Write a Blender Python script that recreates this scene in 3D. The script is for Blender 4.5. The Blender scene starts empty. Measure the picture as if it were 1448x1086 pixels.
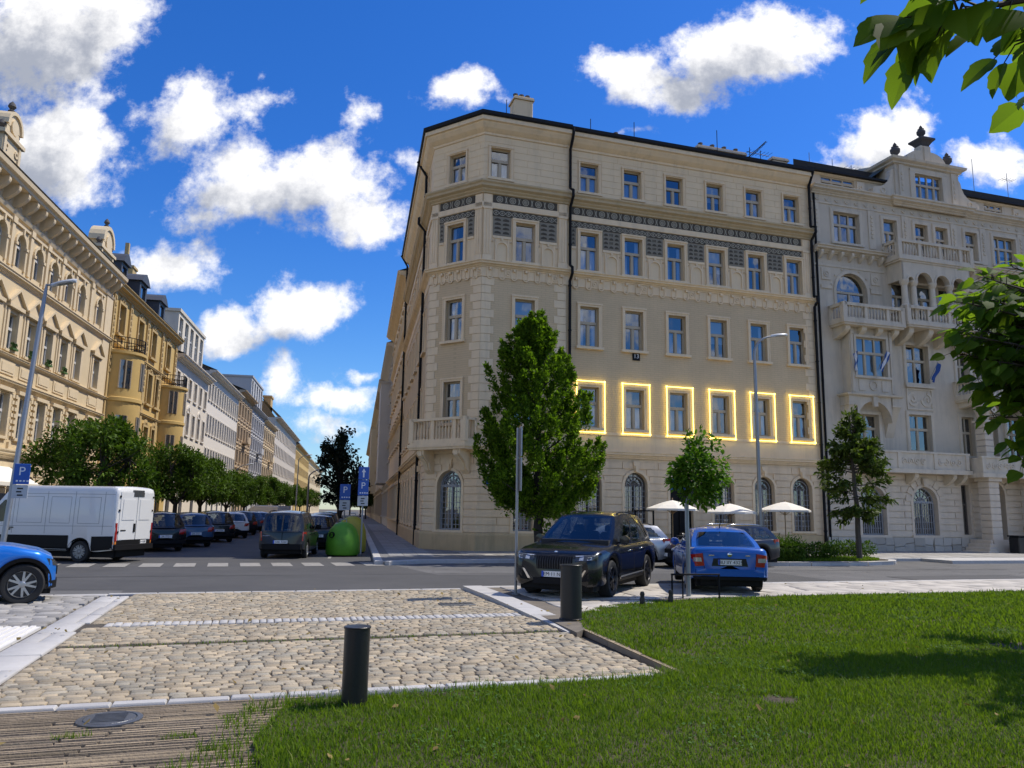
import bpy, math, random
import numpy as np
from mathutils import Vector, Matrix
random.seed(7)
R = math.radians
SC = bpy.context.scene
COL = SC.collection

# ---------------------------------------------------------------- camera
cam = bpy.data.cameras.new("camera")
cam.sensor_width = 36.0
cam.lens = 1098.16 / 1448 * 36
cam.clip_start = 0.05
cam.clip_end = 6000
camo = bpy.data.objects.new("camera", cam)
COL.objects.link(camo)
PITCH, ROLL, EYE = 0.163275, 0.0159636, 1.84
f_ = Vector((0, math.cos(PITCH), math.sin(PITCH)))
u_ = Vector((0, -math.sin(PITCH), math.cos(PITCH)))
r_ = Vector((1, 0, 0))
rr = r_ * math.cos(ROLL) + u_ * math.sin(ROLL)
uu = u_ * math.cos(ROLL) - r_ * math.sin(ROLL)
camo.matrix_world = Matrix(((rr.x, uu.x, -f_.x, 0), (rr.y, uu.y, -f_.y, 0), (rr.z, uu.z, -f_.z, EYE), (0, 0, 0, 1)))
SC.camera = camo

# ---------------------------------------------------------------- light
SUN_AZ, SUN_EL = 66.0, 56.0            # azimuth clockwise from +Y
sd = Vector((math.sin(R(SUN_AZ)) * math.cos(R(SUN_EL)), math.cos(R(SUN_AZ)) * math.cos(R(SUN_EL)), math.sin(R(SUN_EL))))
sl = bpy.data.lights.new("sun", 'SUN')
sl.energy = 3.5
sl.angle = R(0.53)
sl.color = (1.0, 0.93, 0.82)
so = bpy.data.objects.new("sun", sl)
so.rotation_euler = sd.to_track_quat('Z', 'Y').to_euler()
so.location = (30, 0, 60)
COL.objects.link(so)
SC.view_settings.view_transform = 'Standard'
SC.view_settings.look = 'None'
SC.view_settings.exposure = 0.36
SC.view_settings.gamma = 1.0
SC.render.engine = 'CYCLES'
SC.cycles.max_bounces = 6
SC.cycles.transparent_max_bounces = 8
SC.cycles.diffuse_bounces = 3
SC.cycles.glossy_bounces = 3
SC.cycles.transmission_bounces = 2
SC.cycles.caustics_reflective = False
SC.cycles.caustics_refractive = False

class NT:
    """small node helper"""
    def __init__(s, tree):
        s.t = tree; s.n = tree.nodes; s.l = tree.links
        s.n.clear()
    def add(s, typ, **kw):
        n = s.n.new(typ)
        for k, v in kw.items():
            if k.startswith('i_'):
                n.inputs[k[2:].replace('_', ' ')].default_value = v
            else:
                setattr(n, k, v)
        return n
    def link(s, a, b): s.l.new(a, b)
    def math(s, op, a, b=None, clamp=False):
        n = s.n.new('ShaderNodeMath'); n.operation = op; n.use_clamp = clamp
        for i, v in enumerate((a, b)):
            if v is None: continue
            if isinstance(v, (int, float)): n.inputs[i].default_value = v
            else: s.l.new(v, n.inputs[i])
        return n.outputs[0]
    def vmath(s, op, a, b=None):
        n = s.n.new('ShaderNodeVectorMath'); n.operation = op
        for i, v in enumerate((a, b)):
            if v is None: continue
            if isinstance(v, (tuple, list)): n.inputs[i].default_value = v
            else: s.l.new(v, n.inputs[i])
        return n
    def mix(s, fac, a, b, blend='MIX'):
        n = s.n.new('ShaderNodeMix'); n.data_type = 'RGBA'; n.blend_type = blend
        for i, v in ((0, fac), (6, a), (7, b)):
            if isinstance(v, (int, float)): n.inputs[i].default_value = v
            elif isinstance(v, (tuple, list)): n.inputs[i].default_value = (*v[:3], 1)
            else: s.l.new(v, n.inputs[i])
        return n.outputs[2]
    def ramp(s, fac, stops):
        n = s.n.new('ShaderNodeValToRGB')
        e = n.color_ramp.elements
        while len(e) < len(stops): e.new(0.5)
        for el, (p, c) in zip(e, stops):
            el.position = p; el.color = (*c[:3], 1) if not isinstance(c, (int, float)) else (c, c, c, 1)
        s.l.new(fac, n.inputs[0])
        return n.outputs[0]

# ---------------------------------------------------------------- world : sky with fair-weather clouds
wd = bpy.data.worlds.new("World")
SC.world = wd
wd.use_nodes = True
w = NT(wd.node_tree)
sky = w.add('ShaderNodeTexSky', sky_type='NISHITA', sun_disc=False)
sky.sun_elevation = R(SUN_EL)
sky.sun_rotation = R(SUN_AZ)
sky.air_density = 1.0
sky.dust_density = 0.25
sky.ozone_density = 3.5
hs = w.add('ShaderNodeHueSaturation', i_Saturation=1.30, i_Value=1.0)
w.link(sky.outputs[0], hs.inputs['Color'])
tc = w.add('ShaderNodeTexCoord')
sep = w.add('ShaderNodeSeparateXYZ')
w.link(tc.outputs['Generated'], sep.inputs[0])
up = w.add('ShaderNodeMapRange', interpolation_type='SMOOTHSTEP'); up.inputs[1].default_value = 0.02; up.inputs[2].default_value = 0.42
w.link(sep.outputs[2], up.inputs[0])
tint = w.mix(1.0, hs.outputs[0], w.mix(up.outputs[0], (0.72, 0.83, 0.98), (0.50, 0.70, 1.04)), 'MULTIPLY')
dy = w.math('MAXIMUM', w.math('ABSOLUTE', sep.outputs[1]), 0.02)
cx = w.math('DIVIDE', sep.outputs[0], dy)
cz = w.math('DIVIDE', sep.outputs[2], dy)
comb = w.add('ShaderNodeCombineXYZ')
w.link(cx, comb.inputs[0]); w.link(cz, comb.inputs[1]); w.link(sep.outputs[1], comb.inputs[2])
uv = w.add('ShaderNodeCombineXYZ')
w.link(cx, uv.inputs[0]); w.link(cz, uv.inputs[1])
# warp
wn = w.add('ShaderNodeTexNoise', i_Scale=9.0, i_Detail=3.0, i_Roughness=0.6)
w.link(uv.outputs[0], wn.inputs['Vector'])
wv = w.vmath('SUBTRACT', wn.outputs['Color'], (0.5, 0.5, 0.5))
wsc = w.vmath('MULTIPLY', wv.outputs[0], (0.075, 0.075, 0.0))
uvw = w.vmath('ADD', uv.outputs[0], wsc.outputs[0])
CLOUDS = [(-0.667, 0.64, 0.164, 0.133, 0.0, 1.15),
(-0.566, 0.675, 0.07, 0.1, 0.0, 0.9),
(-0.634, 0.477, 0.106, 0.089, 0.0, 0.95),
(-0.586, 0.436, 0.067, 0.041, -15.0, 0.7),
(-0.445, 0.532, 0.093, 0.091, 0.0, 0.8),
(-0.472, 0.568, 0.044, 0.054, 0.0, 0.6),
(-0.377, 0.538, 0.059, 0.042, 0.0, 0.55),
(-0.316, 0.431, 0.183, 0.072, 4.0, 1.1),
(-0.386, 0.465, 0.087, 0.062, 0.0, 0.75),
(-0.218, 0.397, 0.105, 0.046, 0.0, 0.8),
(-0.418, 0.389, 0.067, 0.035, 0.0, 0.6),
(-0.47, 0.318, 0.09, 0.048, 10.0, 0.95),
(-0.268, 0.27, 0.077, 0.051, 4.0, 1.0),
(-0.373, 0.228, 0.056, 0.04, 0.0, 0.9),
(-0.242, 0.136, 0.078, 0.023, 5.0, 0.8),
(-0.303, 0.158, 0.051, 0.042, 0.0, 0.6),
(-0.193, 0.167, 0.037, 0.013, 8.0, 0.5),
(-0.259, 0.108, 0.064, 0.02, 0.0, 0.5),
(-0.075, 0.584, 0.071, 0.036, 5.0, 0.8),
(0.316, 0.641, 0.139, 0.075, 16.0, 1.05),
(0.167, 0.599, 0.084, 0.054, 0.0, 0.9),
(0.277, 0.657, 0.07, 0.06, 0.0, 0.8),
(0.226, 0.586, 0.079, 0.043, 0.0, 0.7),
(0.396, 0.653, 0.055, 0.033, 10.0, 0.6),
(0.492, 0.511, 0.088, 0.047, 18.0, 0.9),
(0.547, 0.528, 0.059, 0.053, 20.0, 0.8),
(0.642, 0.488, 0.073, 0.044, -5.0, 0.95),
(0.669, 0.468, 0.058, 0.031, 0.0, 0.8),
(-0.149, 0.475, 0.029, 0.023, 0.0, 0.45),
(0.147, 0.521, 0.054, 0.013, 6.0, 0.35),
(-0.216, 0.552, 0.022, 0.019, 0.0, 0.35),
(-0.351, 0.592, 0.014, 0.024, -10.0, 0.3),
(0.456, 0.469, 0.068, 0.026, 0.0, 0.7)]
def cloud_field(vec):
    acc = None
    for (x, y, a, b, rot, k) in CLOUDS:
        m = w.add('ShaderNodeMapping', vector_type='TEXTURE')
        m.inputs['Location'].default_value = (x, y, 0)
        m.inputs['Rotation'].default_value = (0, 0, R(rot))
        m.inputs['Scale'].default_value = (a, b, 1)
        w.link(vec, m.inputs[0])
        ln = w.vmath('LENGTH', m.outputs[0])
        v = w.math('MULTIPLY', w.math('SUBTRACT', 1.0, ln.outputs['Value']), k)
        acc = v if acc is None else w.math('MAXIMUM', acc, v)
    # unseen cumulus behind the camera, added as neutral fill light on the shaded facades
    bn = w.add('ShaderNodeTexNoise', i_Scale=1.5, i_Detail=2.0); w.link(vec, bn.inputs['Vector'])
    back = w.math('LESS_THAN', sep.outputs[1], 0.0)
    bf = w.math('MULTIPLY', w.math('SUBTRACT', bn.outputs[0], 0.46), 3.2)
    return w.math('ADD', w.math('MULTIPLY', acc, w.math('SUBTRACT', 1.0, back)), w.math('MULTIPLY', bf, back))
def dens(vec_warp, vec_noise):
    fld = cloud_field(vec_warp)
    n1 = w.add('ShaderNodeTexNoise', i_Scale=7.0, i_Detail=9.0, i_Roughness=0.56)
    w.link(vec_noise, n1.inputs['Vector'])
    n2 = w.add('ShaderNodeTexNoise', i_Scale=22.0, i_Detail=9.0, i_Roughness=0.66)
    w.link(vec_noise, n2.inputs['Vector'])
    d = w.math('ADD', fld, w.math('MULTIPLY', w.math('SUBTRACT', n1.outputs[0], 0.515), 2.1))
    n3 = w.add('ShaderNodeTexNoise', i_Scale=75.0, i_Detail=6.0, i_Roughness=0.7)
    w.link(vec_noise, n3.inputs['Vector'])
    d = w.math('ADD', d, w.math('MULTIPLY', w.math('SUBTRACT', n3.outputs[0], 0.5), 0.32))
    return w.math('ADD', d, w.math('MULTIPLY', w.math('SUBTRACT', n2.outputs[0], 0.5), 1.2))
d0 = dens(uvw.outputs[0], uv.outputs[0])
# second sample towards the sun gives each cloud a bright top and a greyer base
off = (0.035, 0.055, 0.0)
uv2 = w.vmath('ADD', uv.outputs[0], off)
uvw2 = w.vmath('ADD', uvw.outputs[0], off)
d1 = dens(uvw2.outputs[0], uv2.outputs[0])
alpha_n = w.add('ShaderNodeMapRange', interpolation_type='SMOOTHSTEP')
alpha_n.inputs[1].default_value = 0.02; alpha_n.inputs[2].default_value = 0.58
w.link(d0, alpha_n.inputs[0])
shade_n = w.add('ShaderNodeMapRange', interpolation_type='SMOOTHSTEP')
shade_n.inputs[1].default_value = -0.05; shade_n.inputs[2].default_value = 1.0
w.link(d1, shade_n.inputs[0])
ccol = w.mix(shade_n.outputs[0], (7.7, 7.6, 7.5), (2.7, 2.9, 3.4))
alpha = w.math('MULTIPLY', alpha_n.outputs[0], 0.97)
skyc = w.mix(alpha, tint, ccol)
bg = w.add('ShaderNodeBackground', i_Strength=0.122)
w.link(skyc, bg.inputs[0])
wo = w.add('ShaderNodeOutputWorld')
w.link(bg.outputs[0], wo.inputs[0])
wd.cycles.sampling_method = 'MANUAL'
wd.cycles.sample_map_resolution = 512

# ---------------------------------------------------------------- materials
MATS = {}
def mat(name, col, rough=0.8, var=0.12, vscale=3.0, bump=0.0, bscale=60.0, metal=0.0, spec=None, island=0.0, coat=0.0, stain=0.0, coords='Object', alt=None):
    if name in MATS: return MATS[name]
    m = bpy.data.materials.new(name); m.use_nodes = True
    n = NT(m.node_tree)
    out = n.add('ShaderNodeOutputMaterial'); p = n.add('ShaderNodeBsdfPrincipled')
    n.link(p.outputs[0], out.inputs[0])
    p.inputs['Roughness'].default_value = rough; p.inputs['Metallic'].default_value = metal
    if spec is not None: p.inputs['Specular IOR Level'].default_value = spec
    if coat: p.inputs['Coat Weight'].default_value = coat; p.inputs['Coat Roughness'].default_value = 0.04
    t = n.add('ShaderNodeTexCoord'); V = t.outputs[coords]
    c = col
    if var:
        nz = n.add('ShaderNodeTexNoise', i_Scale=vscale, i_Detail=5.0, i_Roughness=0.65); n.link(V, nz.inputs['Vector'])
        k = n.math('ADD', n.math('MULTIPLY', n.math('SUBTRACT', nz.outputs[0], 0.5), var * 4), 1.0)
        c = n.mix(1.0, col, k, 'MULTIPLY')
    if stain:
        mp = n.add('ShaderNodeMapping'); mp.inputs['Scale'].default_value = (1.3, 1.3, 0.16); n.link(V, mp.inputs[0])
        nz2 = n.add('ShaderNodeTexNoise', i_Scale=1.6, i_Detail=6.0, i_Roughness=0.7); n.link(mp.outputs[0], nz2.inputs['Vector'])
        s_ = n.ramp(nz2.outputs[0], [(0.5, 0.0), (0.72, 1.0)])
        c = n.mix(n.math('MULTIPLY', s_, stain), c, tuple(x * 0.45 for x in col))
    if island:
        g = n.add('ShaderNodeNewGeometry')
        k = n.math('ADD', n.math('MULTIPLY', n.math('SUBTRACT', g.outputs['Random Per Island'], 0.5), island * 2), 1.0)
        c = n.mix(1.0, c, k, 'MULTIPLY')
    if alt:
        g = n.add('ShaderNodeNewGeometry'); q = n.math('FRACT', n.math('MULTIPLY', g.outputs['Random Per Island'], 17.3))
        c = n.mix(n.ramp(q, [(0.35, 0.0), (0.9, 1.0)]), c, n.mix(1.0, c, alt, 'MULTIPLY'))
    if isinstance(c, tuple): p.inputs['Base Color'].default_value = (*c, 1)
    else: n.link(c, p.inputs['Base Color'])
    if bump:
        bz = n.add('ShaderNodeTexNoise', i_Scale=bscale, i_Detail=4.0); n.link(V, bz.inputs['Vector'])
        b = n.add('ShaderNodeBump', i_Strength=bump, i_Distance=0.02); n.link(bz.outputs[0], b.inputs['Height']); n.link(b.outputs[0], p.inputs['Normal'])
    MATS[name] = m
    return m
def brick_mat(name, c1, c2, mortar, bw, bh, msize, rough=0.85, bump=0.5, var=0.15):
    m = bpy.data.materials.new(name); m.use_nodes = True
    n = NT(m.node_tree)
    out = n.add('ShaderNodeOutputMaterial'); p = n.add('ShaderNodeBsdfPrincipled', i_Roughness=rough)
    n.link(p.outputs[0], out.inputs[0])
    t = n.add('ShaderNodeTexCoord'); sp = n.add('ShaderNodeSeparateXYZ'); n.link(t.outputs['Object'], sp.inputs[0])
    cb = n.add('ShaderNodeCombineXYZ'); n.link(n.math('ADD', sp.outputs[0], sp.outputs[1]), cb.inputs[0]); n.link(sp.outputs[2], cb.inputs[1])
    b = n.add('ShaderNodeTexBrick', i_Scale=1.0, i_Mortar_Size=msize, i_Mortar_Smooth=0.3, i_Bias=0.0, i_Brick_Width=bw, i_Row_Height=bh)
    n.link(cb.outputs[0], b.inputs['Vector'])
    b.inputs['Color1'].default_value = (*c1, 1); b.inputs['Color2'].default_value = (*c2, 1); b.inputs['Mortar'].default_value = (*mortar, 1)
    nz = n.add('ShaderNodeTexNoise', i_Scale=0.7, i_Detail=8.0, i_Roughness=0.7); n.link(t.outputs['Object'], nz.inputs['Vector'])
    k = n.math('ADD', n.math('MULTIPLY', n.math('SUBTRACT', nz.outputs[0], 0.5), var * 4), 1.0)
    n.link(n.mix(1.0, b.outputs[0], k, 'MULTIPLY'), p.inputs['Base Color'])
    bp = n.add('ShaderNodeBump', i_Strength=bump, i_Distance=0.02, invert=True); n.link(b.outputs['Fac'], bp.inputs['Height']); n.link(bp.outputs[0], p.inputs['Normal'])
    MATS[name] = m
    return m
def glass_mat(name, tint_c=(0.55, 0.66, 0.78), f0=0.20, rough=0.02, body=None):
    m = bpy.data.materials.new(name); m.use_nodes = True
    n = NT(m.node_tree)
    out = n.add('ShaderNodeOutputMaterial')
    tr = n.add('ShaderNodeBsdfTransparent'); tr.inputs[0].default_value = (*tint_c, 1)
    if body is not None:
        tr = n.add('ShaderNodeBsdfDiffuse'); tr.inputs[0].default_value = (*body, 1)
    gl = n.add('ShaderNodeBsdfGlossy', i_Roughness=rough); gl.inputs[0].default_value = (0.9, 0.95, 1.0, 1)
    lw = n.add('ShaderNodeLayerWeight', i_Blend=0.5)
    fr = n.math('ADD', n.math('MULTIPLY', n.math('POWER', lw.outputs['Facing'], 4.0), 1 - f0), f0)
    t = n.add('ShaderNodeTexCoord')
    nz = n.add('ShaderNodeTexNoise', i_Scale=1.3, i_Detail=1.0); n.link(t.outputs['Object'], nz.inputs['Vector'])
    bp = n.add('ShaderNodeBump', i_Strength=0.05, i_Distance=0.1); n.link(nz.outputs[0], bp.inputs['Height']); n.link(bp.outputs[0], gl.inputs['Normal'])
    mx = n.add('ShaderNodeMixShader'); n.link(fr, mx.inputs[0]); n.link(tr.outputs[0], mx.inputs[1]); n.link(gl.outputs[0], mx.inputs[2])
    n.link(mx.outputs[0], out.inputs[0])
    MATS[name] = m
    return m
def leaf_mat(name, c_dark, c_light, trans=0.35, rough=0.5, tcol=None):
    m = bpy.data.materials.new(name); m.use_nodes = True
    n = NT(m.node_tree)
    out = n.add('ShaderNodeOutputMaterial'); p = n.add('ShaderNodeBsdfPrincipled', i_Roughness=rough)
    p.inputs['Specular IOR Level'].default_value = 0.12
    g = n.add('ShaderNodeNewGeometry')
    c = n.mix(g.outputs['Random Per Island'], c_dark, c_light)
    if name == 'grass':
        gt_ = n.add('ShaderNodeTexCoord'); gz = n.add('ShaderNodeTexNoise', i_Scale=0.55, i_Detail=5.0, i_Roughness=.65); n.link(gt_.outputs['Object'], gz.inputs['Vector'])
        c = n.ramp(g.outputs['Random Per Island'], [(0.0, c_dark), (0.90, c_light), (0.96, (0.17, 0.23, 0.04)), (1.0, (0.30, 0.29, 0.12))])
        c = n.mix(1.0, c, n.mix(n.ramp(gz.outputs[0], [(.35, 0.0), (.68, 1.0)]), (.82, .86, .85), (1.18, 1.10, .95)), 'MULTIPLY')
    n.link(c, p.inputs['Base Color'])
    tl = n.add('ShaderNodeBsdfTranslucent')
    if tcol: tl.inputs[0].default_value = (*tcol, 1)
    else: n.link(n.mix(1.0, c, (1.6, 1.8, 0.6), 'MULTIPLY'), tl.inputs[0])
    mx = n.add('ShaderNodeMixShader'); mx.inputs[0].default_value = trans
    n.link(p.outputs[0], mx.inputs[1]); n.link(tl.outputs[0], mx.inputs[2]); n.link(mx.outputs[0], out.inputs[0])
    MATS[name] = m
    return m
def emit_mat(name, col, strength):
    m = bpy.data.materials.new(name); m.use_nodes = True
    n = NT(m.node_tree)
    out = n.add('ShaderNodeOutputMaterial'); e = n.add('ShaderNodeEmission', i_Strength=strength); e.inputs[0].default_value = (*col, 1)
    n.link(e.outputs[0], out.inputs[0]); MATS[name] = m
    return m

# ---------------------------------------------------------------- mesh builder
class MB:
    def __init__(s):
        s.v = []; s.f = []; s.m = []; s.cur = 0; s.o = (0.0, 0.0, 0.0); s.c = 1.0; s.s = 0.0
    def frame(s, x=0, y=0, z=0, a=0.0):
        s.o = (x, y, z); s.c = math.cos(a); s.s = math.sin(a); return s
    def mat(s, i): s.cur = i; return s
    def P(s, x, y, z):
        s.v.append((s.o[0] + x * s.c - y * s.s, s.o[1] + x * s.s + y * s.c, s.o[2] + z)); return len(s.v) - 1
    def F(s, *idx): s.f.append(idx); s.m.append(s.cur)
    def poly(s, pts): s.F(*[s.P(*p) for p in pts])
    def box(s, x0, x1, y0, y1, z0, z1, bev=0.0):
        i = [s.P(x, y, z) for z in (z0, z1) for (x, y) in ((x0, y0), (x1, y0), (x1, y1), (x0, y1))]
        for q in ((3, 2, 1, 0), (4, 5, 6, 7), (0, 1, 5, 4), (1, 2, 6, 5), (2, 3, 7, 6), (3, 0, 4, 7)): s.F(*[i[k] for k in q])
    def bbox(s, x0, x1, y0, y1, z0, z1, b):
        """box with bevelled vertical edges and top rim"""
        def ring(e, z): return [s.P(*p, z) for p in ((x0 + e, y0), (x1 - e, y0), (x1, y0 + e), (x1, y1 - e), (x1 - e, y1), (x0 + e, y1), (x0, y1 - e), (x0, y0 + e))]
        def ring2(e, d, z): return [s.P(*p, z) for p in ((x0 + e, y0 + d), (x1 - e, y0 + d), (x1 - d, y0 + e), (x1 - d, y1 - e), (x1 - e, y1 - d), (x0 + e, y1 - d), (x0 + d, y1 - e), (x0 + d, y0 + e))]
        a = ring(b, z0); c = ring(b, z1 - b); d = ring2(b * 1.5, b, z1)
        for p, q in ((a, c), (c, d)):
            for k in range(8): s.F(p[k], p[(k + 1) % 8], q[(k + 1) % 8], q[k])
        s.F(*d); s.F(*a[::-1])
    def prism_xz(s, pts, y0, y1):
        """polygon in x,z extruded from y0 (front) to y1"""
        a = [s.P(x, y0, z) for x, z in pts]; b = [s.P(x, y1, z) for x, z in pts]; n = len(pts)
        s.F(*a); s.F(*b[::-1])
        for k in range(n): s.F(a[(k + 1) % n], a[k], b[k], b[(k + 1) % n])
    def prism_yz(s, pts, x0, x1):
        a = [s.P(x0, y, z) for y, z in pts]; b = [s.P(x1, y, z) for y, z in pts]; n = len(pts)
        s.F(*a); s.F(*b[::-1])
        for k in range(n): s.F(a[(k + 1) % n], a[k], b[k], b[(k + 1) % n])
    def prism_xy(s, pts, z0, z1):
        a = [s.P(x, y, z0) for x, y in pts]; b = [s.P(x, y, z1) for x, y in pts]; n = len(pts)
        s.F(*a[::-1]); s.F(*b)
        for k in range(n): s.F(a[k], a[(k + 1) % n], b[(k + 1) % n], b[k])
    def tube(s, path, rad, n=8, closed=False, caps=True):
        pts = [Vector(p) for p in path]; N = len(pts)
        if isinstance(rad, (int, float)): rad = [rad] * N
        rings = []; prev = None
        for i, p in enumerate(pts):
            if closed: t = pts[(i + 1) % N] - pts[i - 1]
            else: t = pts[min(i + 1, N - 1)] - pts[max(i - 1, 0)]
            t.normalize()
            if prev is None:
                a = Vector((0, 0, 1)) if abs(t.z) < 0.9 else Vector((1, 0, 0))
                e = t.cross(a).normalized()
            else:
                e = (prev - t * prev.dot(t))
                e = e.normalized() if e.length > 1e-6 else prev
            prev = e; g = t.cross(e)
            rings.append([s.P(*(p + (e * math.cos(2 * math.pi * k / n) + g * math.sin(2 * math.pi * k / n)) * rad[i])) for k in range(n)])
        for i in range(N if closed else N - 1):
            a, b = rings[i], rings[(i + 1) % N]
            for k in range(n): s.F(a[k], a[(k + 1) % n], b[(k + 1) % n], b[k])
        if caps and not closed: s.F(*rings[0][::-1]); s.F(*rings[-1])
    def lathe(s, prof, n=16, cx=0, cy=0, a0=0.0, a1=None, axis='z'):
        full = a1 is None; a1 = a0 + 2 * math.pi if full else a1
        m = n if full else n + 1; rings = []
        for (r, z) in prof:
            ring = []
            for k in range(m):
                a = a0 + (a1 - a0) * k / n
                if axis == 'z': ring.append(s.P(cx + r * math.cos(a), cy + r * math.sin(a), z))
                else: ring.append(s.P(cx + z, r * math.cos(a) + cy, r * math.sin(a)))
            rings.append(ring)
        for a, b in zip(rings, rings[1:]):
            for k in range(n): s.F(a[k], a[(k + 1) % m], b[(k + 1) % m], b[k])
    def sweep(s, path, prof, ends=True):
        """profile [(out, z)...] swept along plan polyline (outward = right hand side (dy,-dx)); mitred"""
        N = len(path); rows = []
        nr = []
        for i in range(N - 1):
            d = Vector((path[i + 1][0] - path[i][0], path[i + 1][1] - path[i][1])).normalized(); nr.append(Vector((d.y, -d.x)))
        for i, p in enumerate(path):
            a = nr[max(i - 1, 0)]; b = nr[min(i, N - 2)]
            m = (a + b).normalized(); k = 1 / max(m.dot(a), 0.3)
            rows.append([s.P(p[0] + m.x * o * k, p[1] + m.y * o * k, z) for o, z in prof])
        for a, b in zip(rows, rows[1:]):
            for k in range(len(prof) - 1): s.F(a[k], b[k], b[k + 1], a[k + 1])
        if ends: s.F(*rows[0][::-1]); s.F(*rows[-1])
    def wall(s, x0, x1, z0, z1, ops, y=0.0, depth=0.28, reveal=True):
        """wall in the x,z plane (outside = -y) with openings (x0,x1,z0,z1,arched)"""
        xs = sorted({x0, x1, *[min(max(v, x0), x1) for o in ops for v in o[:2]]}); zs = sorted({z0, z1, *[min(max(v, z0), z1) for o in ops for v in o[2:4]]})
        for a, b in zip(xs, xs[1:]):
            if b - a < 1e-6: continue
            run = None
            for c, d in zip(zs, zs[1:]):
                mx, mz = (a + b) / 2, (c + d) / 2
                hole = any(o[0] < mx < o[1] and o[2] < mz < o[3] for o in ops)
                if hole:
                    if run is not None: s.poly([(a, y, run), (b, y, run), (b, y, c), (a, y, c)]); run = None
                elif run is None: run = c
            if run is not None: s.poly([(a, y, run), (b, y, run), (b, y, z1), (a, y, z1)])
        for o in ops:
            a, b, c, d = o[:4]; arch = len(o) > 4 and o[4]
            if a >= x1 or b <= x0 or c >= z1 or d <= z0: continue
            zs_ = d - (b - a) / 2 if arch else d
            if arch:
                r = (b - a) / 2; cx_ = (a + b) / 2; K = 10
                ap = [(cx_ - r * math.cos(math.pi * k / K), zs_ + r * math.sin(math.pi * k / K)) for k in range(K + 1)]
                for (p, q) in zip(ap, ap[1:]):
                    s.poly([(p[0], y, p[1]), (q[0], y, q[1]), (q[0], y, d), (p[0], y, d)])
                    if reveal: s.poly([(p[0], y, p[1]), (p[0], y + depth, p[1]), (q[0], y + depth, q[1]), (q[0], y, q[1])])
            if reveal:
                s.poly([(a, y, c), (a, y + depth, c), (a, y + depth, zs_), (a, y, zs_)])
                s.poly([(b, y, c), (b, y, zs_), (b, y + depth, zs_), (b, y + depth, c)])
                s.poly([(a, y, c), (b, y, c), (b, y + depth, c), (a, y + depth, c)])
                if not arch: s.poly([(a, y, d), (a, y + depth, d), (b, y + depth, d), (b, y, d)])
    def courses(s, x0, x1, z0, z1, h, gap, ops, y0, y1, joint=0.0, off=0.5):
        """stone courses standing proud of a wall, cut round openings"""
        n = max(1, round((z1 - z0) / h)); h = (z1 - z0) / n
        for i in range(n):
            a = z0 + i * h + gap / 2; b = z0 + (i + 1) * h - gap / 2; cuts = []
            for o in ops:
                if o[3] <= a or o[2] >= b: continue
                l, r = o[0], o[1]
                if len(o) > 4 and o[4]:
                    rad = (r - l) / 2; zc = o[3] - rad; zz = (a if a > zc else zc if b > zc else a) - zc
                    hw = math.sqrt(max(rad * rad - max(zz, 0) ** 2, 0)); cx_ = (l + r) / 2; l, r = cx_ - hw, cx_ + hw
                    if hw < 0.02: continue
                cuts.append((l, r))
            cuts.sort(); x = x0; seg = []
            for l, r in cuts:
                if l > x: seg.append((x, min(l, x1)))
                x = max(x, r)
            if x < x1: seg.append((x, x1))
            for l, r in seg:
                if r - l < 0.02: continue
                if joint:
                    p = l; first = True
                    while p < r - 1e-6:
                        q = p + joint * ((off if (i % 2 and first) else 1.0)); first = False
                        q = min(q, r)
                        if r - q < 0.15: q = r
                        s.box(p + gap / 2 * (p > l), q - gap / 2 * (q < r), y0, y1, a, b); p = q
                else: s.box(l, r, y0, y1, a, b)
    def arch_ring(s, cx_, zc, r0, r1, y0, y1, K=12, a0=0.0, a1=math.pi):
        pts = []
        for k in range(K):
            a = a0 + (a1 - a0) * k / K; b = a0 + (a1 - a0) * (k + 1) / K
            q = [(cx_ + r0 * math.cos(a), zc + r0 * math.sin(a)), (cx_ + r1 * math.cos(a), zc + r1 * math.sin(a)), (cx_ + r1 * math.cos(b), zc + r1 * math.sin(b)), (cx_ + r0 * math.cos(b), zc + r0 * math.sin(b))]
            s.prism_xz(q, y0, y1)
    def mesh(s, name, mats, smooth=False):
        me = bpy.data.meshes.new(name)
        me.from_pydata(s.v, [], s.f)
        for m in (mats if isinstance(mats, (list, tuple)) else [mats]): me.materials.append(m)
        if len(me.materials) > 1: me.polygons.foreach_set('material_index', s.m)
        if smooth is True: me.polygons.foreach_set('use_smooth', [True] * len(s.f))
        elif smooth:
            me.polygons.foreach_set('use_smooth', [True] * len(s.f)); me.set_sharp_from_angle(angle=R(smooth))
        me.update()
        return me
    def build(s, name, mats, parent=None, loc=(0, 0, 0), rz=0.0, smooth=False):
        return link(name, s.mesh(name, mats, smooth), parent, loc, rz)
def link(name, me, parent=None, loc=(0, 0, 0), rz=0.0):
    o = bpy.data.objects.new(name, me); COL.objects.link(o)
    o.location = loc; o.rotation_euler = (0, 0, rz)
    if parent is not None: o.parent = parent
    return o
def tag(o, label=None, cat=None, group=None, kind=None):
    if label: o['label'] = label
    if cat: o['category'] = cat
    if group: o['group'] = group
    if kind: o['kind'] = kind
    return o
def thing(name, label, cat, loc=(0, 0, 0), rz=0.0, group=None):
    o = link(name, None, None, loc, rz); o.empty_display_size = 0.3
    return tag(o, label, cat, group)
KIDS = {}
def copy_tree(o, loc=None, rz=None, label=None, parent=None, scale=None):
    c = o.copy(); COL.objects.link(c)
    if parent is not None: c.parent = parent
    for ch in [x for x in bpy.data.objects if x.parent == o]: copy_tree(ch, parent=c)
    if loc is not None: c.location = loc
    if rz is not None: c.rotation_euler = (0, 0, rz)
    if label: c['label'] = label
    if scale: c.scale = scale
    return c
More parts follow.
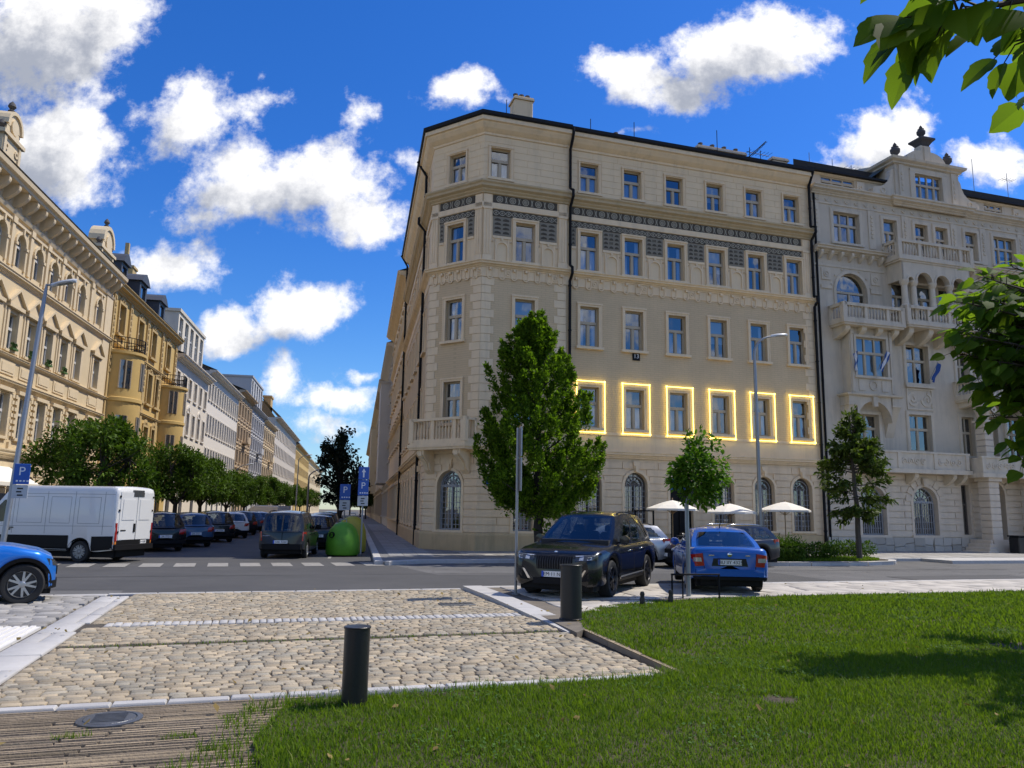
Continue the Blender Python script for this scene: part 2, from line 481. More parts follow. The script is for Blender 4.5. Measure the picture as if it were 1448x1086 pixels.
def text_mesh(txt, size, ext=0.004, align='CENTER'):
    cu = bpy.data.curves.new('lettering', 'FONT'); cu.body = txt; cu.size = size; cu.extrude = ext
    cu.align_x = align; cu.align_y = 'CENTER'
    o = bpy.data.objects.new('lettering', cu); COL.objects.link(o)
    bpy.context.view_layer.update()
    me = bpy.data.meshes.new_from_object(o.evaluated_get(bpy.context.evaluated_depsgraph_get()))
    bpy.data.objects.remove(o)
    return me
def letters(txt, size, m, parent, loc, rot, name='lettering', ext=0.004):
    me = text_mesh(txt, size, ext); me.materials.clear(); me.materials.append(m)
    o = link(name, me, parent, loc); o.rotation_euler = rot
    return o
def big_mesh(name, V, Fq, mats, matidx=None, smooth=False):
    """fast mesh from numpy arrays, Fq (n,k)"""
    me = bpy.data.meshes.new(name)
    n, k = Fq.shape
    me.vertices.add(len(V)); me.vertices.foreach_set('co', np.ascontiguousarray(V, dtype=np.float32).ravel())
    me.loops.add(n * k); me.loops.foreach_set('vertex_index', np.ascontiguousarray(Fq, dtype=np.int32).ravel())
    me.polygons.add(n); me.polygons.foreach_set('loop_start', np.arange(0, n * k, k, dtype=np.int32))
    for m in mats: me.materials.append(m)
    if matidx is not None: me.polygons.foreach_set('material_index', matidx)
    if smooth: me.polygons.foreach_set('use_smooth', np.ones(n, dtype=bool))
    me.update(calc_edges=True)
    return me

# ---------------------------------------------------------------- frames of the place
A2 = Vector((-4.047, 36.372)); B2 = Vector((-1.489, 34.683)); C2 = Vector((16.143, 40.256))
D2 = Vector((0.953497, 0.301403)); E2 = Vector((-0.301403, 0.953497))        # along / across the square's road
S2 = Vector((-0.190887, 0.981612)); N2 = Vector((0.981612, 0.190887))        # along / across the side street
RA = math.atan2(D2.y, D2.x)
def rd(a, b, z=0.0): p = D2 * a + E2 * b; return Vector((p.x, p.y, z))        # road frame
def st(s, o, z=0.0): p = S2 * s + N2 * o; return Vector((p.x, p.y, z))        # street frame (o to the right)
STA = math.atan2(S2.y, S2.x)

PL = {}
mat('plaster_cream', (0.87, 0.67, 0.415), 0.85, 0.06, 1.2, 0.15, 40, stain=0.26)
mat('trim_cream', (0.88, 0.68, 0.43), 0.8, 0.07, 2.0, 0.15, 50, stain=0.30)
mat('stone_base', (0.85, 0.65, 0.415), 0.85, 0.08, 1.5, 0.2, 40, stain=0.32)
mat('plinth_tan', (0.62, 0.45, 0.24), 0.85, 0.1, 2, 0.2, 30, stain=0.4)
brick_mat('brick_tan', (0.70, 0.52, 0.305), (0.68, 0.505, 0.295), (0.61, 0.455, 0.265), 0.42, 0.105, 0.014, bump=0.3, var=0.09)
mat('sgraffito_mid', (0.265, 0.235, 0.175), 0.9, 0.15, 8)
mat('sgraffito_dark', (0.085, 0.072, 0.052), 0.9, 0.15, 6, 0.2, 40)
mat('sgraffito_light', (0.45, 0.405, 0.305), 0.9, 0.15, 8)
mat('cornice_ochre', (0.58, 0.44, 0.25), 0.85, 0.08, 1.5, 0.15, 40, stain=0.3)
mat('gray_plaster', (0.62, 0.53, 0.40), 0.88, 0.09, 0.9, 0.2, 40, stain=0.42)
mat('gray_trim', (0.66, 0.565, 0.425), 0.85, 0.1, 1.6, 0.2, 50, stain=0.45)
mat('gray_stone', (0.68, 0.57, 0.43), 0.88, 0.1, 1.2, 0.25, 30, stain=0.2)
mat('window_frame', (0.50, 0.41, 0.28), 0.5, 0.05, 4)
mat('window_white', (0.62, 0.62, 0.60), 0.45, 0.04, 4)
mat('window_dark', (0.10, 0.085, 0.07), 0.5, 0.05, 4)
mat('curtain', (0.78, 0.80, 0.82), 0.9, 0.06, 6)
mat('interior', (0.035, 0.033, 0.03), 0.9, 0.2, 1)
mat('iron_black', (0.009, 0.009, 0.010), 0.6, 0.1, 8, spec=.2)
mat('metal_grey', (0.30, 0.31, 0.32), 0.42, 0.08, 6, metal=0.6)
mat('roof_metal', (0.014, 0.014, 0.015), 0.6, 0.15, 2, spec=.2)
mat('roof_green', (0.07, 0.10, 0.11), 0.6, 0.15, 2)
mat('urn_stone', (0.075, 0.07, 0.07), 0.8, 0.2, 8, 0.3, 40)
mat('grille', (0.33, 0.34, 0.35), 0.5, 0.1, 8)
glass_mat('glass')
glass_mat('glass_far', body=(0.02, 0.03, 0.045), f0=0.14)
M = MATS
# ---------------------------------------------------------------- windows
WC = {}; WN = [0]
mat('blind', (0.66, 0.60, 0.48), .9, .05, 4)
def win_meshes(w, h, style):
    k = (round(w, 2), round(h, 2), style)
    if k in WC: return WC[k]
    f, g, cu = MB(), MB(), MB(); t = 0.075; d = 0.07
    def bar(x0, x1, z0, z1, y0=0.0, y1=d): f.box(x0, x1, y0, y1, z0, z1)
    if style == 'arch':
        r = w / 2; zs = h - r
        bar(0, t, 0, zs); bar(w - t, w, 0, zs); bar(t, w - t, 0, t)
        f.arch_ring(r, zs, r - t, r, 0, d, 12)
        bar(t, w - t, zs - 0.05, zs + 0.07, -0.02)
        bar(r - 0.045, r + 0.045, t, zs - 0.05, -0.01)
        for a in (0.33, 0.67): f.arch_ring(r, zs, r * a - 0.02, r * a + 0.02, 0.005, 0.045, 12)
        for k2 in range(1, 6):
            a = math.pi * k2 / 6
            f.prism_xz([(r + 0.02 * math.sin(a), zs - 0.02 * math.cos(a)), (r - 0.02 * math.sin(a), zs + 0.02 * math.cos(a)), (r - 0.02 * math.sin(a) + (r - t) * math.cos(a), zs + (r - t) * math.sin(a)), (r + 0.02 * math.sin(a) + (r - t) * math.cos(a), zs - 0.02 * math.cos(a) + (r - t) * math.sin(a))], 0.01, 0.04)
        pts = [(0.02, 0.02), (w - 0.02, 0.02)] + [(r + (r - 0.02) * math.cos(math.pi * q / 16), zs + (r - 0.02) * math.sin(math.pi * q / 16)) for q in range(17)]
        g.poly([(x, 0.045, z) for x, z in pts])
    elif style == 'archT':
        r = w / 2; zs = h - r
        bar(0, t, 0, zs); bar(w - t, w, 0, zs); bar(t, w - t, 0, t)
        f.arch_ring(r, zs, r - t, r, 0, d, 12)
        bar(t, w - t, zs - 0.1, zs + 0.02, -0.02)
        bar(r - 0.05, r + 0.05, t, zs - 0.1, -0.01)
        pts = [(0.02, 0.02), (w - 0.02, 0.02)] + [(r + (r - 0.02) * math.cos(math.pi * q / 16), zs + (r - 0.02) * math.sin(math.pi * q / 16)) for q in range(17)]
        g.poly([(x, 0.045, z) for x, z in pts])
    else:
        bar(0, w, 0, t); bar(0, w, h - t, h); bar(0, t, t, h - t); bar(w - t, w, t, h - t)
        n = {'T': 2, 'T2': 2, '3': 3, '4': 4, 'Td': 2}[style]
        zt = h * (0.60 if style != '4' else 0.58)
        bar(t, w - t, zt - 0.07, zt + 0.07, -0.035)
        for i in range(1, n):
            x = w * i / n
            bar(x - 0.06, x + 0.06, t, zt - 0.07, -0.015)
            if style in ('T2', '3', '4'): bar(x - 0.05, x + 0.05, zt + 0.07, h - t, -0.01)
        for i in range(n):                       # inner sashes
            a, b = w * i / n + (t if i == 0 else 0.06), w * (i + 1) / n - (t if i == n - 1 else 0.06)
            for q in ((a, a + 0.035), (b - 0.035, b)): f.box(q[0], q[1], 0.02, 0.05, t, zt - 0.07)
        for (p0, p1, q0, q1) in [(t, w - t, t, zt), (t, w - t, zt, h - t)]:
            g.poly([(p0, 0.045, q0), (p1, 0.045, q0), (p1, 0.045, q1), (p0, 0.045, q1)])
        r0 = random.Random(int(w * 1000 + h * 77))
    cu2, cu3 = MB(), MB()
    def curt(x0, x1, z0, z1, cu=cu):
        N = max(6, int((x1 - x0) / 0.035))
        lo = [cu.P(x0 + (x1 - x0) * i / N, 0.17 + 0.03 * math.sin(i * 1.9) + 0.01 * math.sin(i * .7), z0) for i in range(N + 1)]
        hi = [cu.P(x0 + (x1 - x0) * i / N, 0.17 + 0.03 * math.sin(i * 1.9), z1) for i in range(N + 1)]
        for i in range(N): cu.F(lo[i], lo[i + 1], hi[i + 1], hi[i])
    if not style.startswith('arch'):
        zt = h * 0.6
        curt(0.06, w * 0.46, 0.06, zt); curt(w * 0.55, w - 0.06, 0.06, zt)
        curt(0.06, w * 0.30, 0.06, h - .1, cu2); curt(w * .74, w - .06, .06, h - .1, cu2)
        cu3.box(0.05, w - .05, .13, .14, h * .38, h - .08)
    me = (f.mesh('window', M['window_frame']), g.mesh('pane', M['glass']), cu.mesh('curtain', M['curtain'], 40) if cu.v else None, cu2.mesh('curtain', M['curtain'], 40) if cu2.v else None, cu3.mesh('roller_blind', M['blind']) if cu3.v else None)
    WC[k] = me
    return me
def with_mat(me, m):
    k = ('mm', me.name, m.name)
    if k not in WC:
        c = me.copy(); c.materials.clear(); c.materials.append(m); WC[k] = c
    return WC[k]
def window(parent, w, h, x, y, z, rz=0.0, style='T', fm='window_frame', curtain=True, surround=None, sm=None, glass='glass', name='window'):
    f, g, c, c2_, c3_ = win_meshes(w, h, style); WN[0] += 1; k_ = (WN[0] * 7 + WN[0] // 3 * 5) % 11
    o = link(name, f if fm == 'window_frame' else with_mat(f, M[fm]), parent, (x, y, z), rz)
    link('pane', g if glass == 'glass' else with_mat(g, M[glass]), o)
    if curtain and c: link('roller_blind' if k_ in (2, 8) else 'curtain', c3_ if k_ in (2, 8) else c2_ if k_ in (1, 5, 9) else c, o)
    if surround:
        k = ('sr', round(w, 2), round(h, 2), surround, sm)
        if k not in WC:
            a = MB(); e, top, out, dep = surround
            a.box(-e, 0, -out - dep, -dep, -0.02, h + top); a.box(w, w + e, -out - dep, -dep, -0.02, h + top); a.box(0, w, -out - dep, -dep, h, h + top)
            a.box(-e - 0.03, w + e + 0.03, -out - dep - 0.04, -dep - out, h + top - 0.05, h + top + 0.03)
            for q in (-e, w + e - 0.05): a.box(q, q + 0.05, -out - dep - 0.025, -out - dep, 0, h + top - 0.05)
            a.box(-e - 0.07, w + e + 0.07, -out - dep - 0.1, -dep + 0.02, -0.14, -0.02)
            WC[k] = a.mesh('surround', M[sm])
        link('surround', WC[k], o)
    return o
def baluster(mb, x, y, z, h, r=0.05, n=6):
    mb.lathe([(r * .9, z), (r * .9, z + h * .08), (r * .45, z + h * .14), (r, z + h * .4), (r * .5, z + h * .72), (r * .45, z + h * .86), (r * .9, z + h * .93), (r * .9, z + h)], n, x, y)
def balustrade(mb, path, z, h, step=0.19, r=0.055, piers=True, rail=0.12):
    for (p, q) in zip(path, path[1:]):
        d = Vector((q[0] - p[0], q[1] - p[1])); L = d.length; d.normalize(); n = Vector((d.y, -d.x)); w = 0.10
        for z0, z1, e in ((z, z + 0.12, w), (z + h - rail, z + h, w + 0.03)):
            a = [Vector(p) + n * e, Vector(q) + n * e, Vector(q) - n * e, Vector(p) - n * e]
            mb.prism_xy([(v.x, v.y) for v in a][::-1] if False else [(v.x, v.y) for v in a], z0, z1)
        k = max(1, int((L - 0.3) / step))
        for i in range(k + 1):
            t_ = 0.15 + (L - 0.3) * i / k
            if L > 2.2 and i % 7 == 6:
                c = Vector(p) + d * t_; mb.box(c.x - .09, c.x + .09, c.y - .09, c.y + .09, z + .1, z + h - rail); continue
            c = Vector(p) + d * t_; baluster(mb, c.x, c.y, z + 0.12, h - rail - 0.12, r)
    if piers:
        for p in path: mb.box(p[0] - 0.13, p[0] + 0.13, p[1] - 0.13, p[1] + 0.13, z, z + h + 0.012)
def console(mb, x, y, z, w, dep, h):
    """S-shaped bracket under a slab: back at y, projecting to y-dep, top z"""
    pts = []
    for i in range(9):
        t_ = i / 8; pts.append((y - dep * (math.cos(t_ * math.pi / 2) ** 0.8 if t_ < 1 else 0), z - h * t_ - 0.0))
    pts = [(y, z)] + [(y - dep, z)] + [(y - dep * (1 - (i / 6.0) ** 1.7 * .86), z - h * (0.22 + .78 * i / 6)) for i in range(7)] + [(y, z - h)]
    mb.prism_yz(pts, x - w / 2, x + w / 2)
    mb.lathe([(h * .16, -w / 2 - .015), (h * .16, w / 2 + .015)], 10, x, 0, axis='x') if False else None
CORN = [(0, 0), (0.10, 0.03), (0.10, 0.10), (0.22, 0.18), (0.22, 0.24), (0.42, 0.32), (0.42, 0.44), (0.52, 0.52), (0.52, 0.60), (0, 0.64)]
def scaled(prof, sx, sz, z): return [(o * sx, z + q * sz) for o, q in prof]

# ================================================================ corner apartment building
mainb = thing('apartment_building', 'cream corner apartment building with dark ornamental frieze and chamfered corner', 'building', (B2.x, B2.y, 0), RA)
Ax, Ay = -1.930, 2.382
CH = math.atan2(-Ay, -Ax); LC = math.hypot(Ax, Ay)
Sx, Sy = 0.1139, 0.9935
FX, FY = Ax + Sx * 19.3, Ay + Sy * 19.3
SA = math.atan2(-Sy, -Sx)
YM = 0.12                      # main part stands 12 cm behind the corner bay
XE = 18.49
cols = [4.97 + 2.375 * i for i in range(6)]
CW = 0.98
def fl(h0, h1, chx, bayx):
    return [('c', chx, h0, h1), ('b', bayx, h0, h1)] + [('m', x, h0, h1) for x in cols]
floors = {4: fl(17.52, 19.02, 1.00, 0.33), 3: fl(13.50, 15.42, 1.00, 1.62), 2: fl(9.72, 11.68, 1.03, 1.64), 1: fl(5.84, 7.76, 1.05, 1.64)}
def ops_of(seg): return [(x, x + CW, a, b) for f in floors.values() for (s, x, a, b) in f if s == seg]
gm = [(4.88, 6.08, 1.1, 3.78, True), (7.26, 8.46, 1.1, 3.78, True), (9.66, 10.90, 0.16, 3.78, True), (12.06, 13.22, 1.1, 3.78, True), (14.40, 15.58, 1.1, 3.78, True), (16.66, 17.84, 1.1, 3.78, True)]
gb = [(1.70, 2.66, 1.0, 3.70, True)]
gc = [(0.83, 2.22, 1.0, 3.66, True)]
# street side windows
sxs = [1.6 + 2.75 * i for i in range(7)]
sfl = [(17.52, 19.02), (13.50, 15.42), (9.72, 11.68), (5.84, 7.76)]
so_ = [(-x - CW, -x, a, b) for x in sxs for a, b in sfl]
sg_ = [(-x - 1.1, -x, 1.1, 3.7, True) for x in sxs]
SEG = {'m': ((0, YM, 0, 0), 4.3, XE), 'b': ((0, 0, 0, 0), 0.0, 4.3), 'c': ((Ax, Ay, 0, CH), 0.0, LC), 's': ((Ax, Ay, 0, SA), -19.3, 0.0)}
OPS = {'m': (ops_of('m'), gm), 'b': (ops_of('b'), gb), 'c': (ops_of('c'), gc), 's': (so_, sg_)}
wl = MB()
for s, (fr, x0, x1) in SEG.items():
    up, gr = OPS[s]
    wl.frame(*fr)
    wl.mat(0); wl.wall(x0, x1, 0.0, 4.5, gr, 0.05, 0.30)
    wl.mat(1); wl.wall(x0, x1, 4.5, 5.62, [], 0.0, 0.25); wl.wall(x0, x1, 12.62, 20.0, [o for o in up if o[2] > 12.6], 0.015, 0.27)
    wl.mat(2); wl.wall(x0, x1, 5.62, 12.62, [o for o in up if o[2] < 12.6], 0.0, 0.27)
wl.frame(); wl.mat(1)
wl.poly([(4.3, 0, 0), (4.3, YM, 0), (4.3, YM, 20), (4.3, 0, 20)])
wl.poly([(XE, YM, 0), (XE, 14, 0), (XE, 14, 20.3), (XE, YM, 20.3)])
wl.poly([(FX, FY, 0), (FX + 14, FY - 1.6, 0), (FX + 14, FY - 1.6, 20.2), (FX, FY, 20.2)])
wl.build('wall', [M['stone_base'], M['plaster_cream'], M['brick_tan']], mainb)
# ground floor stone courses and top floor ashlar
rs = MB(); ash = MB()
for s, (fr, x0, x1) in SEG.items():
    up, gr = OPS[s]
    rs.frame(*fr)
    grs = [(o[0] - 0.13, o[1] + 0.13, o[2], o[3] + 0.13, True) for o in gr]
    rs.courses(x0, x1, 0.92, 4.28, 0.335, 0.032, grs, 0.0, 0.05, joint=0.0 if s == 's' else 1.9)
    ash.frame(*fr)
    ash.courses(x0, x1, 17.25, 19.62, 0.34, 0.02, [(o[0] - .17, o[1] + .17, o[2] - .3, o[3] + .16) for o in up if o[2] > 17], 0.0, 0.015, joint=1.35)
rs.build('stone_courses', M['stone_base'], mainb)
ash.build('ashlar_facing', M['plaster_cream'], mainb)
# plinth
pl = MB()
for s, (fr, x0, x1) in SEG.items():
    pl.frame(*fr)
    if s == 'm': pl.box(x0, 9.62, -0.10, 0.04, 0, 0.90); pl.box(10.94, x1, -0.10, 0.04, 0, 0.90)
frame_path = [(FX, FY), (Ax, Ay), (0, 0), (4.3, 0)]
pl.frame(); pl.sweep(frame_path, [(0, 0), (0.12, 0), (0.12, 0.80), (0.09, 0.90), (0, 0.92)])
pl.build('plinth', M['plinth_tan'], mainb)
# cornices
def belt(mb, prof):
    mb.sweep(frame_path, prof); mb.sweep([(4.3, YM), (XE, YM)], prof)
ct = MB(); belt(ct, scaled(CORN, 0.55, 0.55, 4.42)); belt(ct, [(0, 5.50), (0.05, 5.50), (0.06, 5.62), (0, 5.64)])
belt(ct, scaled(CORN, 0.62, 0.5, 13.04)); belt(ct, [(0, 12.60), (0.035, 12.62), (0.035, 13.04), (0, 13.05)])
belt(ct, [(0, 15.95), (0.05, 15.97), (0.05, 16.22), (0.03, 16.25), (0, 16.25)])
ct.build('string_course', M['trim_cream'], mainb)
c2 = MB(); belt(c2, scaled(CORN, 0.75, 0.92, 16.66)); c2.build('upper_cornice', M['cornice_ochre'], mainb)
ev = MB(); belt(ev, [(0, 19.62), (0.05, 19.64), (0.05, 19.74), (0.14, 19.80), (0.26, 19.90), (0.38, 20.06), (0.40, 20.14), (0.50, 20.16), (0.50, 20.36), (0, 20.40)])
ev.build('eaves_cornice', M['trim_cream'], mainb)
gt = MB(); belt(gt, [(0.38, 20.37), (0.56, 20.37), (0.60, 20.42), (0.60, 20.58), (0.50, 20.62), (0.1, 20.72)]); gt.build('gutter', M['roof_metal'], mainb)
rf = MB()
rp = [(FX, FY), (Ax, Ay), (0, 0), (XE, 0.1)]
o = 0.45
r0 = [(FX - o, FY), (Ax - o, Ay - .15), (-.1, -o), (XE, .1 - o)]; r1 = [(FX + 5, FY), (Ax + 6.5, Ay + 3.5), (5.4, 5.5), (XE, 6.5)]
a_ = [rf.P(x, y, 20.60) for x, y in r0]; b_ = [rf.P(x, y, 22.4) for x, y in r1]
for k in range(3): rf.F(a_[k], a_[k + 1], b_[k + 1], b_[k])
rf.poly([(r1[0][0], r1[0][1], 22.4), (r1[1][0], r1[1][1], 22.4), (r1[2][0], r1[2][1], 22.4), (r1[3][0], r1[3][1], 22.4), (XE, 14, 20), (FX + 14, FY, 20)])
rf.build('roof', M['roof_metal'], mainb)
iw = MB()
iw.poly([(4.3, 1.3, 0), (XE, 1.3, 0), (XE, 1.3, 20), (4.3, 1.3, 20)]); iw.poly([(1.1, 1.25, 0), (4.4, 1.25, 0), (4.4, 1.25, 20), (1.1, 1.25, 20)])
iw.poly([(Ax + 1.5, Ay + .9, 0), (1.2, 1.2, 0), (1.2, 1.2, 20), (Ax + 1.5, Ay + .9, 20)]); iw.poly([(FX + 1.2, FY, 0), (Ax + 1.4, Ay + .9, 0), (Ax + 1.4, Ay + .9, 20), (FX + 1.2, FY, 20)])
for zf in (4.5, 8.7, 12.6, 16.7): iw.poly([(Ax + .4, Ay + .3, zf), (0.4, 0.4, zf), (XE, 0.45, zf), (XE, 1.35, zf), (1, 1.35, zf), (Ax + 1.5, Ay + 1, zf)])
iw.build('interior_wall', M['interior'], mainb)
# windows of the corner house
nwin = 0
for fno, lst in floors.items():
    for (s, x, a, b) in lst:
        fr = SEG[s][0]
        px = fr[0] + x * math.cos(fr[3]) - 0.17 * math.sin(fr[3]); py = fr[1] + x * math.sin(fr[3]) + 0.17 * math.cos(fr[3])
        nwin += 1
        window(mainb, CW, b - a, px, py, a, fr[3], 'T', curtain=(nwin % 5 != 0), surround=(0.15, 0.15, 0.055, 0.17) if fno < 4 else (0.10, 0.10, 0.03, 0.17), sm='trim_cream')
for s in 'mbc':
    fr = SEG[s][0]
    for o in OPS[s][1]:
        if o[2] < 0.5: continue
        px = fr[0] + o[0] * math.cos(fr[3]) - 0.26 * math.sin(fr[3]); py = fr[1] + o[0] * math.sin(fr[3]) + 0.26 * math.cos(fr[3])
        wo_ = window(mainb, o[1] - o[0], o[3] - o[2], px, py, o[2], fr[3], 'arch', fm='window_dark' if s == 'm' else 'grille')
        wd_ = o[1] - o[0]; hh = o[3] - o[2]
        k = ('grille', round(wd_, 2), round(hh, 2))
        if k not in WC:
            g = MB(); zs = hh - wd_ / 2
            nb = max(4, int(wd_ / 0.19))
            for i in range(1, nb):
                x = wd_ * i / nb; g.box(x - .013, x + .013, -.10, -.075, 0.02, zs)
            for i in range(1, 8): g.box(0.02, wd_ - .02, -.073, -.055, zs * i / 8 - .012, zs * i / 8 + .012)
            for r_i in (.42, .72): g.arch_ring(wd_ / 2, zs, wd_ / 2 * r_i - .014, wd_ / 2 * r_i + .014, -.09, -.065, 10)
            WC[k] = g.mesh('grille', M['grille'])
        link('grille', WC[k], wo_)
for i, (a, b, c, d) in enumerate(so_):
    px = Ax + a * math.cos(SA) - 0.2 * math.sin(SA); py = Ay + a * math.sin(SA) + 0.2 * math.cos(SA)
    window(mainb, CW, d - c, px, py, c, SA, 'T', curtain=False, surround=(0.15, 0.15, 0.055, 0.2), sm='trim_cream', glass='glass_far')
for (a, b, c, d, _) in sg_:
    px = Ax + a * math.cos(SA) - 0.2 * math.sin(SA); py = Ay + a * math.sin(SA) + 0.2 * math.cos(SA)
    window(mainb, b - a, d - c, px, py, c, SA, 'arch', fm='window_dark', glass='glass_far')
# arch surrounds with keystone
for s in 'mbcs':
    for o in OPS[s][1]:
        ar = MB(); ar.frame(*SEG[s][0])
        r = (o[1] - o[0]) / 2; zc = o[3] - r; cxx = (o[0] + o[1]) / 2
        ar.arch_ring(cxx, zc, r, r + 0.13, -0.03, 0.04, 14)
        ar.box(o[0] - .13, o[0], -0.03, 0.04, max(o[2], .93), zc); ar.box(o[1], o[1] + .13, -0.03, 0.04, max(o[2], .93), zc)
        ar.box(o[0] - .16, o[1] + .16, -0.07, 0.05, o[2] - .1, o[2]) if o[2] > .5 else None
        ar.prism_xz([(cxx - .10, o[3] + .05), (cxx + .10, o[3] + .05), (cxx + .17, o[3] + .52), (cxx - .17, o[3] + .52)], -0.10, 0.0)
        ar.prism_xz([(cxx - .07, o[3] + .02), (cxx + .07, o[3] + .02), (cxx + .09, o[3] + .3), (cxx - .09, o[3] + .3)], -0.17, -0.10)
        ar.build('arch_surround', M['trim_cream'], mainb)
# quoins
def quoin(s, x0, sgn, z0=5.66, z1=12.58):
    qn = MB(); qn.frame(*SEG[s][0]); n = 18; h = (z1 - z0) / n
    for i in range(n):
        w_ = 0.62 if i % 2 else 0.46
        a, b = (x0, x0 + w_) if sgn > 0 else (x0 - w_, x0)
        qn.bbox(a, b, -0.024, 0.0, z0 + i * h + 0.012, z0 + (i + 1) * h - 0.012, 0.012)
    qn.build('quoins', M['trim_cream'], mainb)
for q_ in (('c', 0.0, 1), ('c', LC, -1), ('b', 0.0, 1), ('b', 4.2, -1), ('m', XE - .12, -1), ('s', 0.0, -1)): quoin(*q_)
# third floor ornament
dk = MB(); nc = MB()
def ring(mb, x, z, r, m_out=1):
    mb.mat(1); mb.arch_ring(x, z, r * .78, r, -0.025, -0.006, 14, 0, 2 * math.pi)
    mb.arch_ring(x, z, 0.0, r * .55, -0.02, -0.006, 8, 0, 2 * math.pi)
    mb.mat(0); mb.arch_ring(x, z, r * .22, r * .33, -0.028, -0.02, 8, 0, 2 * math.pi)
def orn(fr, x0, x1, wins):
    dk.frame(*fr); nc.frame(*fr)
    L = x1 - x0
    dk.mat(0); dk.box(x0, x1, -0.006, 0.012, 16.27, 16.65); dk.box(x0, x1, -0.006, 0.012, 15.60, 15.94)
    n = max(2, round(L / 0.66)); st_ = L / n
    for i in range(n):
        ring(dk, x0 + st_ * (i + .5), 16.46, 0.165)
        if i: 
            xx = x0 + st_ * i; dk.mat(1)
            dk.arch_ring(xx - st_ * .5, 16.46, .30, .33, -.02, -.006, 6, -.55, .55); dk.arch_ring(xx + st_ * .5, 16.46, .30, .33, -.02, -.006, 6, math.pi - .55, math.pi + .55)
    dk.mat(1)
    nn = int(L / 0.06)
    for ph in (0, math.pi):
        pts = [(x0 + L * i / nn, 15.77 + 0.11 * math.sin(i * .06 / .62 * 2 * math.pi + ph)) for i in range(nn + 1)]
        for p, q in zip(pts, pts[1:]): dk.prism_xz([(p[0], p[1] - .018), (q[0], q[1] - .018), (q[0], q[1] + .018), (p[0], p[1] + .018)], -.022, -.006)
    for i in range(int(L / .31)):
        dk.arch_ring(x0 + .155 + .31 * i, 15.77, 0.02, .05, -.02, -.006, 6, 0, 2 * math.pi)
    # panels between the windows
    ed = [x0] + [v for x in wins for v in (x - .2, x + CW + .2)] + [x1]
    for a, b in zip(ed[::2], ed[1::2]):
        if b - a < .12: continue
        dk.mat(2); dk.box(a + .02, b - .02, -0.006, 0.012, 14.66, 15.585)
        dk.mat(0)
        w_ = b - a
        for r_ in range(4):
            z = 14.76 + r_ * .21
            k = max(1, int(w_ / .33)); s_ = (w_ - .12) / k
            for c_ in range(k):
                xx = a + .06 + s_ * c_; m_ = s_ * .86
                if r_ % 2 and k > 2 and c_ == k // 2: 
                    for q in range(3): dk.box(xx + .04 + q * .07, xx + .07 + q * .07, -.02, -.006, z, z + .12)
                    continue
                dk.prism_xz([(xx + .02, z), (xx + m_, z), (xx + m_ - .03, z + .08), (xx + m_ * .5, z + .12), (xx + .05, z + .08)], -.02, -.006)
        # blind niche below
        nc.box(a + .02, b - .02, -.03, 0.012, 14.52, 14.64)
        if w_ > .8:
            c_ = (a + b) / 2; r = min(.36, w_ * .28)
            nc.arch_ring(c_, 14.05, r, r + .07, -.05, .012, 10); nc.box(c_ - r - .07, c_ - r, -.05, .012, 13.42, 14.05); nc.box(c_ + r, c_ + r + .07, -.05, .012, 13.42, 14.05)
            for sx in (-1, 1):
                nc.box(c_ + sx * (w_ / 2 - .16) - .03, c_ + sx * (w_ / 2 - .16) + .03, -.03, .012, 13.42, 14.5)
                nc.arch_ring(c_ + sx * (r + .2), 14.38, .03, .06, -.04, .012, 6, 0, 2 * math.pi)
            nc.box(c_ - .05, c_ + .05, -.07, .012, 14.40, 14.54)
orn(SEG['c'][0], 0.48, LC - .48, [1.00])
orn(SEG['b'][0], 0.48, 3.72, [1.62])
orn(SEG['m'][0], 4.46, 17.86, cols)
dk.build('sgraffito_frieze', [M['sgraffito_dark'], M['sgraffito_light'], M['sgraffito_mid']], mainb)
# pilasters of the third floor
def pil(fr, x0, x1):
    nc.frame(*fr); nc.box(x0, x1, -.05, 0, 13.36, 16.64); nc.box(x0 - .03, x1 + .03, -.09, 0, 15.9, 16.02); nc.box(x0 - .03, x1 + .03, -.09, 0, 13.36, 13.62)
    k = 3
    for i in range(k):
        a = x0 + (x1 - x0) * (i + .22) / k; nc.box(a, a + (x1 - x0) / k * .5, -.075, -.05, 13.7, 15.84)
for s, ps in (('c', [(0.02, .42), (LC - .42, LC - .02)]), ('b', [(0.02, .42), (3.78, 4.22)]), ('m', [(17.92, 18.32)])):
    for p in ps: pil(SEG[s][0], *p)
# tongues under the third floor sill
def tongues(fr, x0, x1, n):
    nc.frame(*fr)
    for i in range(n):
        x = x0 + (x1 - x0) * (i + .5) / n
        for sx in (-1, 1): nc.box(x + sx * .13 - .025, x + sx * .13 + .025, -.075, -.03, 12.66, 13.06)
        nc.arch_ring(x, 12.66, .105, .155, -.075, -.03, 6, math.pi, 2 * math.pi)
        nc.box(x - .05, x + .05, -.16, -.03, 12.93, 13.05)
        if i % 4 == 1:
            xx = x + (x1 - x0) / n / 2; nc.arch_ring(xx, 12.84, .10, .15, -.07, -.03, 10, 0, 2 * math.pi); nc.arch_ring(xx, 12.84, 0, .05, -.09, -.03, 6, 0, 2 * math.pi)
tongues(SEG['c'][0], 0.1, LC - .1, 6); tongues(SEG['b'][0], .1, 4.2, 7); tongues(SEG['m'][0], 4.4, XE - .1, 21)
nc.build('plaster_ornament', M['trim_cream'], mainb)
